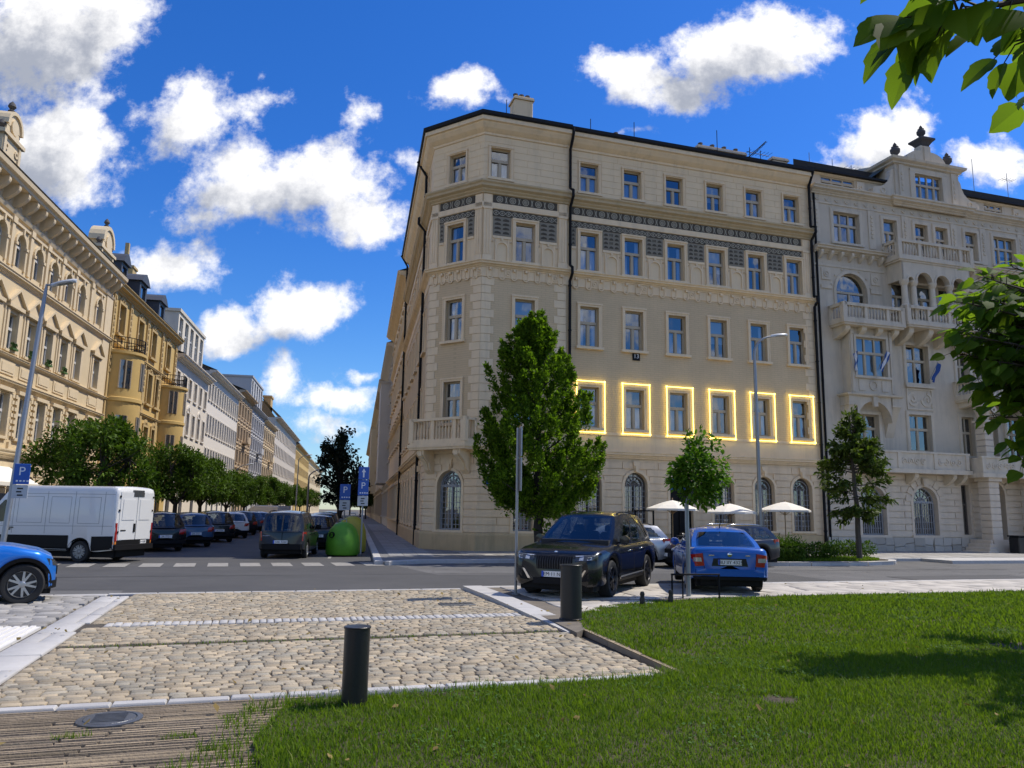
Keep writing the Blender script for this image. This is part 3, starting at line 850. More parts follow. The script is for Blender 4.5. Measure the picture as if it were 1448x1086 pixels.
# balcony on the chamfer
bc = MB(); bc.frame(*SEG['c'][0])
bc.box(-.25, LC + .0, -.95, 0.0, 4.66, 4.80); bc.box(-.18, LC - .08, -.88, 0, 4.80, 4.90)
bc.box(-.2, LC - .05, -.9, 0, 4.56, 4.66)
for x in (0.42, 2.48):
    bc.prism_yz([(0, 4.56), (-.8, 4.56), (-.8, 4.36), (-.6, 4.18), (-.36, 4.0), (-.26, 3.72), (-.12, 3.58), (0, 3.5)], x - .2, x + .2)
    bc.prism_yz([(0, 4.40), (-.84, 4.50), (-.84, 4.30), (-.5, 4.02), (-.3, 3.66), (0, 3.6)], x - .1, x + .1)
balustrade(bc, [(-.08, -.05), (-.08, -.78), (LC - .18, -.78), (LC - .18, -.05)], 4.90, 1.08, 0.17, 0.05)
bc.build('balcony', M['trim_cream'], mainb, smooth=30)
# door with blue transom
dr = MB(); dr.box(9.66, 10.90, 0.34, 0.40, 0.16, 2.95); 
for x in (9.68, 10.26, 10.84): dr.box(x, x + .05, 0.30, 0.34, 0.16, 2.95)
dr.box(9.66, 10.9, .28, .36, 2.9, 3.02)
d_ = dr.build('door', M['iron_black'], mainb)
mat('sign_blue', (0.02, 0.10, 0.42), 0.4, 0.05, 5); mat('sign_white', (0.8, 0.8, 0.8), 0.5, 0.03, 5); mat('blue_mosaic', (0.02, 0.13, 0.50), 0.3, 0.35, 14)
tr_ = MB(); r = .62; pts = [(9.68, 3.02), (10.88, 3.02)] + [(10.28 + .6 * math.cos(math.pi * q / 12), 3.16 + .6 * math.sin(math.pi * q / 12)) for q in range(13)]
tr_.prism_xz(pts, .30, .34); tr_.build('transom_light', M['blue_mosaic'], mainb)
# basement grilles, number plates
pq = MB(); pq.box(2.60, 2.86, -.115, 0.03, .12, .5)
for x in (11.5, 13.8, 16.0): pq.box(x, x + .28, -.01, .03, .25, .5)
pq.build('vent_grille', M['iron_black'], mainb)
# downpipes
def downpipe(pts, name='downpipe'):
    p = MB(); p.tube(pts, 0.075, 8)
    for a, b in zip(pts, pts[1:]):
        if abs(a[2] - b[2]) > 2:
            for z in np.arange(b[2] + 1, a[2], 2.2): p.lathe([(.095, z), (.095, z + .06)], 8, a[0], a[1])
    p.build(name, M['iron_black'], mainb, smooth=40)
downpipe([(4.36, -.52, 20.45), (4.36, -.52, 20.2), (4.36, -.40, 19.95), (4.36, -.1, 19.5), (4.36, -.1, 17.5), (4.36, -.50, 17.25), (4.36, -.50, 16.95), (4.36, -.1, 16.5), (4.36, -.1, 13.6), (4.36, -.4, 13.4), (4.36, -.4, 13.1), (4.36, -.1, 12.8), (4.36, -.1, 4.95), (4.36, -.42, 4.75), (4.36, -.42, 4.5), (4.36, -.1, 4.3), (4.36, -.1, 0.1)])
downpipe([(18.42, -.45, 20.4), (18.42, -.04, 19.7), (18.42, -.04, 17.4), (18.42, -.42, 17.25), (18.42, -.42, 16.95), (18.42, -.04, 16.6), (18.42, -.04, 13.5), (18.42, -.3, 13.4), (18.42, -.3, 13.1), (18.42, -.04, 12.9), (18.42, -.04, 0.1)])
def spt(u, out, z): return (Ax + Sx * u - Sy * out, Ay + Sy * u + Sx * out, z)
downpipe([spt(3.2, .62, 20.4), spt(3.2, .12, 19.6), spt(3.2, .12, 17.4), spt(3.2, .45, 17.2), spt(3.2, .45, 16.9), spt(3.2, .1, 16.5), spt(3.2, .1, 0.1)])
downpipe([spt(19.2, .62, 20.4), spt(19.2, .15, 19.6), spt(19.2, .15, 0.1)])

# ---------------------------------------------------------------- highlight markings round first-floor windows, added as glowing tubes, not house lamps
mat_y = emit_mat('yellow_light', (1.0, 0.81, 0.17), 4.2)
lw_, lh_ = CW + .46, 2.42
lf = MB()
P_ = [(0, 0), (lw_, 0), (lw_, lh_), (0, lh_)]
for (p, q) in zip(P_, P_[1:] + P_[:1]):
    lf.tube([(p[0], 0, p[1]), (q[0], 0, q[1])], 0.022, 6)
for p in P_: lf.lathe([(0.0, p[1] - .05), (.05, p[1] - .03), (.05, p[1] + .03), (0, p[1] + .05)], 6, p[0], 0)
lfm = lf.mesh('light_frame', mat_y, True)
names = ['glowing yellow light frame round the first-floor window touching the big tree', 'glowing yellow light frame second from the big tree', 'glowing yellow light frame right above the small round street tree', 'glowing yellow light frame just left of the tall grey lamp post', 'glowing yellow light frame crossed by the tall grey lamp post', 'glowing yellow light frame nearest the grey building, beside the end downpipe']
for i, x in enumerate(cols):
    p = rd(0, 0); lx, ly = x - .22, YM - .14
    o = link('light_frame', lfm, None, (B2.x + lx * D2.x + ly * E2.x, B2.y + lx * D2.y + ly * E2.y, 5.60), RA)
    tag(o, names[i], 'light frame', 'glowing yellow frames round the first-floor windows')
def mp(x, y, z=0.0):           # corner-house local -> world
    return (B2.x + x * D2.x + y * E2.x, B2.y + x * D2.y + y * E2.y, z)
# plates on the wall
for (x, y, z, w_, h_, m_, lab, txt, rot) in [(0.42, -.06, 2.95, .62, .42, 'sign_blue', 'blue street name plate on the stone base near the chamfered corner', None, 0), (7.72, YM - .05, 9.22, .40, .40, 'iron_black', 'small black square house number plate below a second-floor window', '13', 0)]:
    b_ = MB(); b_.bbox(0, w_, 0, .03, 0, h_, .008); o = b_.build('wall_plate', M[m_], None, mp(x, y, z), RA); tag(o, lab, 'wall plate')
    if txt: letters(txt, .3, M['sign_white'], o, (w_ / 2, -.004, h_ / 2), (R(90), 0, 0))
    else: b2 = MB(); b2.box(.06, w_ - .06, -.004, 0, .25, .31); b2.box(.12, w_ - .12, -.004, 0, .12, .17); b2.build('lettering', M['sign_white'], o)
# roof furniture
def chimney(x, y, z, w_, d_, h_, pots, lab, m_='plaster_cream'):
    t = thing('chimney', lab, 'chimney', mp(x, y, z), RA)
    b = MB(); b.bbox(0, w_, 0, d_, 0, h_, .03); b.box(-.07, w_ + .07, -.07, d_ + .07, h_, h_ + .1); b.box(-.03, w_ + .03, -.03, d_ + .03, h_ + .1, h_ + .18)
    b.build('chimney_stack', M[m_], t)
    for i in range(pots):
        p = MB(); xx = w_ * (i + .5) / pots
        p.lathe([(.10, h_ + .18), (.10, h_ + .42), (.14, h_ + .44), (.14, h_ + .5), (.03, h_ + .56)], 8, xx, d_ / 2)
        p.build('chimney_pot', M['urn_stone'], t)
    return t
chimney(2.3, 2.6, 21.3, 1.0, .9, 2.0, 3, 'tall pale chimney rising from the roof above the corner bay')
chimney(7.6, 2.8, 21.4, 1.5, .7, .75, 1, 'low flat chimney showing just over the roof edge')
chimney(13.2, 2.6, 21.4, 3.1, .8, .95, 4, 'long low chimney block with several pots beside the roof antennas', 'gray_stone')
chimney(17.4, 1.6, 21.0, 1.0, .8, .85, 0, 'squat chimney at the end of the cream roof by the grey house', 'gray_stone')
def antenna(x, y, z, h, kind, lab, dx=0.0):
    h *= .68; a = MB(); a.tube([(0, 0, 0), (dx, 0, h)], .02, 6)
    if kind == 'yagi':
        a.tube([(dx - .9, 0, h * .8), (dx + .7, .2, h * .86)], .018, 5)
        for k in range(7):
            c = dx - .8 + k * .23; a.tube([(c, -.28, h * .8 + .03 * k * .23), (c, .32, h * .8 + .03 * k * .23)], .012, 4)
        a.tube([(0, 0, h * .5), (dx + .9, 0, h * .45)], .018, 5)
    if kind == 'tilt':
        a.tube([(-.1, 0, h * .45), (1.1, 0, h * 1.5)], .03, 5)
        for k in range(6): c = .2 + k * .16; a.tube([(c, -.25, h * (.6 + k * .15)), (c, .25, h * (.6 + k * .15))], .012, 4)
    o = a.build('roof_antenna', M['iron_black'], None, mp(x, y, z), RA); tag(o, lab, 'antenna')
antenna(1.75, 2.3, 21.4, 2.3, 'rod', 'thin rod antenna just left of the tall pale chimney')
antenna(6.0, 1.2, 21.0, 1.6, 'rod', 'short thin rod on the roof ridge right of the downpipe')
antenna(8.6, 1.4, 21.1, 2.0, 'rod', 'thin rod rising beside the low flat chimney')
antenna(13.4, 1.0, 21.0, 2.4, 'rod', 'tall straight rod at the left end of the long low chimney')
antenna(15.6, 1.2, 21.0, 1.6, 'tilt', 'tilted television antenna above the long low chimney')
antenna(16.3, 1.2, 21.0, 1.5, 'yagi', 'horizontal yagi antenna on a short mast right of the tilted one')
# ================================================================ grey neo-renaissance house on the right
U0 = 18.62
def gp(u, y, z=0.0): return (B2.x + u * D2.x + (y + .1) * E2.x, B2.y + u * D2.y + (y + .1) * E2.y, z)
gh = thing('town_house', 'grey stucco house with curved gable, stone urns, loggia and balconies', 'building', gp(0, 0), RA)
GX0, GX1 = U0, 41.0
f4 = [(20.03, 1.75, '3'), (23.45, .95, 'T'), (25.68, .92, 'T'), (27.16, .90, 'T'), (29.38, .92, 'T'), (31.55, 1.75, '3'), (34.6, .95, 'T'), (37.0, 1.75, '3')]
ops4 = [(x, x + w_, 16.78, 18.55) for x, w_, _ in f4]
w3 = [(19.98, 2.05, 13.2, 15.05, True), (31.6, 2.05, 13.2, 15.05, True), (29.0, .8, 13.2, 14.9, True), (36.6, 1.9, 13.2, 15.0, True)]
ops3 = [(x, x + w_, a, b, True) for x, w_, a, b, _ in w3] + [(23.75, 24.75, 12.95, 14.9), (25.4, 26.7, 12.95, 14.9), (27.1, 28.1, 12.95, 14.9)]
ops2 = [(24.42, 25.98, 9.2, 11.35), (31.4, 33.0, 9.2, 11.35), (37.0, 38.5, 9.2, 11.35), (28.0, 28.9, 9.2, 11.2), (29.4, 30.4, 8.9, 11.2)]
ops1 = [(24.34, 25.86, 5.45, 7.45), (20.8, 22.3, 5.45, 7.3), (28.0, 28.9, 5.3, 7.5), (29.5, 30.6, 5.3, 7.6), (31.3, 32.6, 5.3, 7.6), (35, 36.4, 5.4, 7.4), (38, 39.4, 5.4, 7.4)]
ops0 = [(24.26, 25.92, .95, 3.52, True), (20.86, 22.46, .95, 3.5, True), (29.35, 30.75, .7, 3.9, True), (27.7, 28.25, 1.0, 3.7), (33.6, 35.2, .95, 3.5, True), (37.4, 39.0, .95, 3.5, True)]
W_ = MB()
W_.mat(1); W_.wall(GX0, GX1, 0, 4.4, ops0, 0.05, .35)
W_.mat(0); W_.wall(GX0, GX1, 4.4, 19.55, ops1 + ops2 + ops3 + ops4, 0, .32)
# side and attic
at_ops = [(19.65, 21.95, 20.0, 20.75), (31.5, 32.95, 20.0, 20.75), (37, 39, 20.0, 20.75)]
W_.wall(GX0, GX1, 19.55, 20.85, at_ops, 0.35, .2)
# gable block
gx0, gx1 = 24.45, 29.15
W_.wall(gx0, gx1, 19.55, 22.15, [(25.85, 27.85, 20.1, 21.62)], -0.10, .3)
W_.poly([(gx0, -.1, 19.5), (gx0, 3, 19.5), (gx0, 3, 22.2), (gx0, -.1, 22.2)]); W_.poly([(gx1, -.1, 19.5), (gx1, -.1, 22.2), (gx1, 3, 22.2), (gx1, 3, 19.5)])
W_.poly([(GX1, 0, 0), (GX1, 14, 0), (GX1, 14, 20), (GX1, 0, 20)]); W_.poly([(GX0, 0, 20), (GX0, 14, 20), (GX0, 14, 20.9), (GX0, .35, 20.9)])
W_.build('wall', [M['gray_plaster'], M['gray_stone']], gh)
g = MB()
# scrolled wings and top of the gable
def wing(x0, sgn):
    pts = [(x0, 19.9)]
    prof = [(1.55, 19.9), (1.55, 20.35), (1.40, 20.45), (1.1, 20.5), (.75, 20.62), (.45, 20.9), (.28, 21.25), (.22, 21.55), (.1, 21.7), (0, 21.72)]
    pts = [(x0, 19.9)] + [(x0 + sgn * a, z) for a, z in prof]
    if sgn > 0: g.prism_xz(pts, -.02, .35)
    else: g.prism_xz(pts[::-1], -.02, .35)
    for r_, zz in ((.20, 20.28),): g.arch_ring(x0 + sgn * .85, zz, .13, .19, -.06, 0, 10, 0, 2 * math.pi)
wing(gx0, -1); wing(gx1, 1)
pt = [(25.35, 22.35)]
for i in range(9):
    a = i / 8 * math.pi / 2; pt.append((26.45 - 1.1 * math.cos(a) * (1 - .0), 22.35 + .75 * math.sin(a)))
pt += [(26.45, 23.45), (27.15, 23.45)]
for i in range(9):
    a = (1 - i / 8) * math.pi / 2; pt.append((27.15 + 1.1 * math.cos(a), 22.35 + .75 * math.sin(a)))
g.prism_xz(pt, -.15, .35)
g.prism_xz([(26.62, 22.4), (26.98, 22.4), (26.98, 23.4), (26.62, 23.4)], -.22, -.15)
g.box(25.95, 25.99, -.18, -.15, 22.4, 22.8)
g.sweep([(gx0 - .05, 2), (gx0 - .05, -.1), (gx1 + .05, -.1), (gx1 + .05, 2)], [(0, 22.0), (.12, 22.05), (.12, 22.14), (.30, 22.22), (.34, 22.36), (0, 22.42)])
for x in (gx0 + .25, gx1 - .6): g.box(x, x + .35, -.17, -.1, 19.95, 22.0); [g.box(x + .13, x + .22, -.21, -.17, 21.35 - k * .32, 21.53 - k * .32) for k in range(4)]
g.box(25.5, 25.7, -.16, -.1, 20, 21.9); g.box(28.0, 28.2, -.16, -.1, 20, 21.9); g.box(25.5, 28.2, -.17, -.1, 21.75, 21.9)
# main cornice, string courses
br_ = [(24.3, 28.95)]
g.sweep([(GX0, 0), (24.2, 0), (24.2, -.15), (29.4, -.15), (29.4, 0), (GX1, 0)], scaled(CORN, .85, .75, 19.42))
g.sweep([(GX0, 0), (GX1, 0)], [(0, 18.9), (.05, 18.92), (.05, 19.0), (0, 19.02)])
g.sweep([(GX0, .35), (GX1, .35)], [(0, 20.78), (.08, 20.8), (.1, 20.88), (0, 20.92)])
for a, b in ((GX0, 23.3), (28.6, GX1)): g.sweep([(a, 0), (b, 0)], scaled(CORN, .95, .62, 16.02)); g.sweep([(a, 0), (b, 0)], [(0, 15.3), (.04, 15.32), (.04, 15.42), (0, 15.44)])
for a, b in ((GX0, 23.3), (28.6, GX1)):
    n = int((b - a) / .62)
    for i in range(n): x = a + (b - a) * (i + .5) / n; console(g, x, 0, 16.12, .16, .36, .42)
# hanging scrolls under main cornice
for i in range(34):
    x = GX0 + .4 + i * .66
    g.arch_ring(x, 19.22, .09, .14, -.05, 0, 6, math.pi, 2 * math.pi)
# pilaster strips with drops at the fourth floor
for x in (18.9, 22.62, 24.98, 28.55, 30.75, 33.7, 36.1, 39.5):
    g.box(x - .22, x + .22, -.05, 0, 16.65, 18.9)
    for k in range(6): g.box(x - .06, x + .06, -.10, -.05, 18.45 - k * .24, 18.60 - k * .24)
# surrounds of all rectangular windows
def sur(x0, x1, z0, z1, e=.16, y=0.0):
    g.box(x0 - e, x0, y - .06, y, z0, z1 + e); g.box(x1, x1 + e, y - .06, y, z0, z1 + e); g.box(x0, x1, y - .06, y, z1, z1 + e)
    g.box(x0 - e - .06, x1 + e + .06, y - .13, y, z0 - .12, z0)
    g.box(x0 - e - .04, x0 - e, y - .04, y, z0, z1 + e + .04); g.box(x1 + e, x1 + e + .04, y - .04, y, z0, z1 + e + .04)
for o in ops4 + ops2 + ops1: sur(*o[:4])
sur(25.85, 27.85, 20.1, 21.62, .15, -.1)
for o in at_ops: g.box(o[0] - .1, o[1] + .1, .28, .35, o[2] - .08, o[2])
for x in (22.3, 30.55, 34, 36): g.box(x - .25, x + .25, .26, .35, 19.95, 20.7); g.arch_ring(x, 20.35, .08, .13, .22, .26, 8, 0, 2 * math.pi)
# arched windows of the third floor
for o in ops3[:4]:
    r = (o[1] - o[0]) / 2; c_ = (o[0] + o[1]) / 2; zc = o[3] - r
    g.arch_ring(c_, zc, r, r + .16, -.07, 0, 14); g.box(o[0] - .16, o[0], -.07, 0, o[2], zc); g.box(o[1], o[1] + .16, -.07, 0, o[2], zc)
    for sx in (-1, 1):
        if o[1] - o[0] < 1: continue
        xc = c_ + sx * (r + .62); g.box(xc - .3, xc + .3, -.05, 0, 14.55, 15.2); g.arch_ring(xc, 14.87, .12, .18, -.09, -.05, 10, 0, 2 * math.pi); g.arch_ring(xc, 14.87, 0, .07, -.09, -.05, 8, 0, 2 * math.pi)
        g.box(xc - .36, xc + .36, -.06, 0, 14.05, 14.25)
    for k in range(7):
        a = math.pi * (k + .5) / 7; g.box(c_ + (r + .3) * math.cos(a) - .05, c_ + (r + .3) * math.cos(a) + .05, -.06, 0, zc + (r + .3) * math.sin(a) - .04, zc + (r + .3) * math.sin(a) + .04)
# panels
def panel(x0, x1, z0, z1, y=0.0, n=5, seed=0):
    rr_ = random.Random(seed)
    g.box(x0, x1, y - .05, y, z0, z0 + .09); g.box(x0, x1, y - .05, y, z1 - .09, z1); g.box(x0, x0 + .09, y - .05, y, z0 + .09, z1 - .09); g.box(x1 - .09, x1, y - .05, y, z0 + .09, z1 - .09)
    h = (z1 - z0) / 2 - .14
    for i in range(n):
        x = x0 + (x1 - x0) * (i + .5) / n; r = min(h, (x1 - x0) / n / 2) * .9
        a0 = rr_.random() * 6; g.arch_ring(x, (z0 + z1) / 2, r * .68, r, y - .045, y, 8, a0, a0 + 4.4); g.arch_ring(x, (z0 + z1) / 2, r * .2, r * .45, y - .045, y, 6, a0 + 2, a0 + 6.5)
panel(24.3, 26.1, 7.72, 8.92, 0, 2, 3); g.box(24.2, 26.2, -.18, 0, 8.95, 9.08)
g.build('stucco_ornament', M['gray_trim'], gh, smooth=False)
# ground floor rustication
rs = MB(); rs.courses(GX0, GX1, .85, 4.2, .34, .05, [(o[0] - .15, o[1] + .15, o[2], o[3] + (.15 if len(o) > 4 else 0), len(o) > 4) for o in ops0], 0.0, .05, joint=2.1)
for o in ops0:
    if len(o) < 5: continue
    r = (o[1] - o[0]) / 2; c_ = (o[0] + o[1]) / 2; zc = o[3] - r
    rs.arch_ring(c_, zc, r, r + .15, -.03, .05, 14); rs.box(o[0] - .15, o[0], -.03, .05, o[2], zc); rs.box(o[1], o[1] + .15, -.03, .05, o[2], zc)
    for k in range(9):
        a = math.pi * (k + .5) / 9; q = .13
        rs.prism_xz([(c_ + (r + .17) * math.cos(a - q), zc + (r + .17) * math.sin(a - q)), (c_ + (r + .5) * math.cos(a - q * .9), zc + (r + .5) * math.sin(a - q * .9)), (c_ + (r + .5) * math.cos(a + q * .9), zc + (r + .5) * math.sin(a + q * .9)), (c_ + (r + .17) * math.cos(a + q), zc + (r + .17) * math.sin(a + q))], -.045, .0)
    rs.box(o[0] - .2, o[1] + .2, -.1, .05, o[2] - .12, o[2]) if o[2] > .8 else None
    rs.prism_xz([(c_ - .13, o[3] + .02), (c_ + .13, o[3] + .02), (c_ + .2, o[3] + .45), (c_ - .2, o[3] + .45)], -.16, 0)
rs.build('stone_courses', M['gray_stone'], gh)
# irregular plinth of random stones
mat('plinth_stone', (0.48, 0.43, 0.35), 0.85, 0.08, 3, .25, 30, island=.18)
ps = MB(); rr_ = random.Random(4)
x = GX0
while x < GX1:
    w_ = rr_.uniform(.5, .95); hh = rr_.uniform(.3, .5)
    if not (29.2 < x < 30.9):
        k1, k2 = rr_.uniform(-.12, .12), rr_.uniform(-.08, .08)
        ps.prism_xz([(x, 0), (x + w_ - .03, 0), (x + w_ - .03 + k1, hh + k2), (x + k1 * .5, hh)], -.10, .03)
        ps.prism_xz([(x + k1 * .5, hh + .03), (x + w_ - .03 + k1, hh + k2 + .03), (x + w_ - .03, .83), (x, .83)], -.10 + rr_.uniform(-.01, .02), .03)
    x += w_
ps.build('plinth', M['plinth_stone'], gh)
# oriels, balconies, loggia
def oriel(x0, x1, zb, zt, dep, win, nm):
    ob = MB()
    ob.wall(x0, x1, zb, zt, [win], -dep, .22)
    ob.poly([(x0, 0, zb), (x0, -dep, zb), (x0, -dep, zt), (x0, 0, zt)]); ob.poly([(x1, 0, zb), (x1, 0, zt), (x1, -dep, zt), (x1, -dep, zb)])
    ob.sweep([(x0 - .35, 0), (x0 - .35, -dep - .1), (x1 + .35, -dep - .1), (x1 + .35, 0)], [(-.6, zb - .12), (0, zb - .12), (.08, zb - .08), (.1, zb), (-.5, zb + .06)])
    e = .13
    ob.box(win[0] - e, win[0], -dep - .06, -dep, win[2], win[3] + e); ob.box(win[1], win[1] + e, -dep - .06, -dep, win[2], win[3] + e); ob.box(win[0], win[1], -dep - .06, -dep, win[3], win[3] + e)
    ob.box(win[0] - .2, win[1] + .2, -dep - .12, -dep, win[2] - .12, win[2])
    for x in (x0 + .06, x1 - .22): ob.box(x, x + .16, -dep - .05, -dep, zb + .1, zt - .1); ob.box(x - .03, x + .19, -dep - .09, -dep, zt - .35, zt - .1)
    c_ = (x0 + x1) / 2
    for q in (-.75, 0, .75):
        if q: ob.box(c_ + q - .2, c_ + q + .2, -dep - .04, -dep, zb + .18, win[2] - .2)
        else: ob.arch_ring(c_, (zb + win[2]) / 2, .2, .27, -dep - .05, -dep, 12, 0, 2 * math.pi)
    # corbelled niche under the oriel
    r = (x1 - x0) / 2 - .3; zc = zb - .55 - r
    pts = [(x0 - .2, zb - .12), (x0 - .2, zb - 1.0), (x0 + .3, zb - 1.6)] + [(c_ - r * math.cos(math.pi * k / 10), zc + r * math.sin(math.pi * k / 10) + .2) for k in range(11)] + [(x1 - .3, zb - 1.6), (x1 + .2, zb - 1.0), (x1 + .2, zb - .12)]
    for k in range(len(pts) - 1): pass
    for sx, xx in ((-1, x0), (1, x1)):
        ob.prism_yz([(0, zb - .12), (-dep - .05, zb - .12), (-dep - .05, zb - .6), (-dep * .8, zb - .9), (-dep * .45, zb - 1.35), (-.12, zb - 1.9), (0, zb - 2.2)], xx - .25, xx + .28)
        ob.box(xx - .3, xx + .33, -dep - .08, 0, zb - .62, zb - .52)
    K = 10
    for k in range(K):
        a, b = math.pi * k / K, math.pi * (k + 1) / K
        p = (c_ - r * math.cos(a), zc + .2 + r * math.sin(a)); q = (c_ - r * math.cos(b), zc + .2 + r * math.sin(b))
        ob.poly([(p[0], -dep, p[1]), (q[0], -dep, q[1]), (q[0], -dep, zb - .12), (p[0], -dep, zb - .12)])
        ob.poly([(p[0], -dep, p[1]), (p[0], 0, p[1]), (q[0], 0, q[1]), (q[0], -dep, q[1])])
    ob.box(c_ - .14, c_ + .14, -dep - .12, -dep, zb - .65, zb - .12)
    ob.build('oriel', M['gray_plaster'], gh)
oriel(20.12, 22.95, 8.28, 11.85, .62, (20.52, 22.5, 9.25, 11.35), 'a')
oriel(34.3, 37.1, 8.28, 11.85, .62, (34.7, 36.7, 9.25, 11.35), 'b')
def balcony(x0, x1, z, dep, h=.92, cons=4, ch=.62, nm=None):
    bal = MB()
    bal.box(x0 - .12, x1 + .12, -dep - .15, 0, z - .16, z); bal.box(x0 - .05, x1 + .05, -dep - .08, 0, z - .26, z - .16)
    balustrade(bal, [(x0, -.05), (x0, -dep), (x1, -dep), (x1, -.05)], z, h, .20, .06, True, .16)
    for i in range(cons):
        x = x0 + .3 + (x1 - x0 - .6) * i / (cons - 1)
        for q in range(1): console(bal, x, 0, z - .26, .32, dep * .92, ch)
    bal.build('balcony', M['gray_trim'], gh, smooth=30)
balcony(19.5, 23.3, 12.12, 1.05, .92, 4, .6)
balcony(23.62, 28.25, 12.32, 1.15, .92, 4, .8)
balcony(23.4, 28.45, 16.02, 1.05, 1.0, 2, .3)
balcony(27.75, 32.9, 8.52, 1.25, .92, 2, .3)
balcony(33.9, 37.5, 12.12, 1.05, .92, 4, .6)
# loggia arcade
la = MB()
lx = [24.37, 25.67, 26.89, 28.02]
for x in lx + [23.75]:
    la.lathe([(.22, 12.4), (.22, 13.2), (.25, 13.22), (.25, 13.3), (.19, 13.36), (.175, 13.5), (.155, 14.42), (.2, 14.46), (.24, 14.6), (.26, 14.66), (.26, 14.72)], 12, x, -.92)
edges = [23.75] + lx
arcs = [((a + b) / 2, (b - a) / 2 - .13) for a, b in zip(edges, edges[1:])]
la.wall(23.5, 28.3, 14.72, 15.78, [(c_ - r, c_ + r, 14.6, 14.72 + r, True) for c_, r in arcs], -1.08, .3)
la.wall(23.5, 28.3, 14.72, 15.78, [(c_ - r, c_ + r, 14.6, 14.72 + r, True) for c_, r in arcs], -.78, .02, False)
for c_, r in arcs: la.arch_ring(c_, 14.72, r, r + .1, -1.12, -1.08, 10)
la.box(23.5, 23.62, -1.08, 0, 14.72, 15.78); la.box(28.18, 28.3, -1.08, 0, 14.72, 15.78); la.box(23.55, 28.25, -1.0, 0, 15.7, 15.78)
la.build('loggia_arcade', M['gray_trim'], gh, smooth=35)
# first-floor parapet balcony along the base, with portico
def parapet(x0, x1, dep, z0, z1, n, seed, cx_=()):
    bal = MB()
    bal.box(x0, x1, -dep, -dep + .16, z0, z1); bal.box(x0 - .06, x1 + .06, -dep - .06, -dep + .2, z1, z1 + .1); bal.box(x0 - .1, x1 + .1, -dep - .12, 0, z0 - .22, z0)
    bal.box(x0, x0 + .16, -dep + .16, 0, z0, z1); bal.box(x1 - .16, x1, -dep + .16, 0, z0, z1)
    for i in range(n):
        a = x0 + (x1 - x0) * i / n; b = x0 + (x1 - x0) * (i + 1) / n
        bal.box(a, a + .24, -dep - .05, -dep, z0 + .02, z1); 
        rr2 = random.Random(seed + i)
        m_ = int((b - a - .4) / .42)
        for k in range(m_):
            xx = a + .45 + k * .42; a0 = rr2.random() * 6; bal.arch_ring(xx, (z0 + z1) / 2, .11, .18, -dep - .045, -dep, 8, a0, a0 + 4.6); bal.arch_ring(xx, (z0 + z1) / 2, .0, .06, -dep - .045, -dep, 6, 0, 6.28)
    bal.box(x1 - .24, x1, -dep - .05, -dep, z0 + .02, z1)
    for x in cx_: console(bal, x, 0, 4.2, .26, .66, .55)
    bal.build('balcony_parapet', M['gray_trim'], gh)
parapet(20.3, 27.55, .72, 4.42, 5.26, 3, 1, (21.6, 24.0, 26.6, 27.35))
parapet(27.75, 33.4, 1.35, 4.30, 5.12, 2, 9)
parapet(33.6, 40.8, .72, 4.42, 5.26, 3, 20, (34.5, 37, 39.5))
# portico columns of rusticated blocks
for x in (28.6, 31.9):
    pc = MB()
    for k in range(9): pc.bbox(x - .36, x + .36, -1.25, -.53, .75 + k * .35, .75 + k * .35 + .325, .03)
    pc.box(x - .30, x + .30, -1.2, -.6, .7, 4.0); pc.box(x - .46, x + .46, -1.35, -.45, 3.88, 4.1); pc.box(x - .5, x + .5, -1.4, -.4, .5, .78); pc.box(x - .55, x + .55, -1.45, -.4, 0, .52)
    for k in range(6): pc.bbox(x - .30, x + .30, -1.2, -.6, 5.15 + k * .33, 5.15 + k * .33 + .31, .025)
    pc.box(x - .4, x + .4, -1.3, -.5, 7.1, 7.22)
    pc.lathe([(.26, 7.2), (.30, 7.35), (.36, 7.6), (.46, 7.95), (.5, 8.1), (.5, 8.24)], 10, x, -.9)
    for sx in (-1, 1):
        for yy in (-1.32,): pc.arch_ring(x + sx * .3, 7.78, .08, .2, yy - .06, yy + .2, 8, 0, 6.28)
    pc.build('portico_column', M['gray_stone'], gh, smooth=25)
pc = MB(); pc.box(28.0, 32.5, -1.3, 0, 8.26, 8.36); pc.build('portico_slab', M['gray_stone'], gh)
stp = MB()
for k in range(4): stp.box(29.15, 31.4, -1.5 - .3 * (3 - k) + .02 * k, .3, k * .165, (k + 1) * .165 - .004)
for k in range(4): stp.bbox(27.3 + .2 * k, 28.0 + .02 * k, -1.75 + .12 * k, -.1, k * .19, (k + 1) * .19, .03)
stp.build('stair', M['gray_stone'], gh)
dd = MB(); dd.box(29.35, 30.75, .36, .42, .66, 3.9); dd.box(29.7, 30.02, .32, .36, .8, 2.9); dd.box(30.1, 30.42, .32, .36, .8, 2.9)
dd.build('door', M['iron_black'], gh)
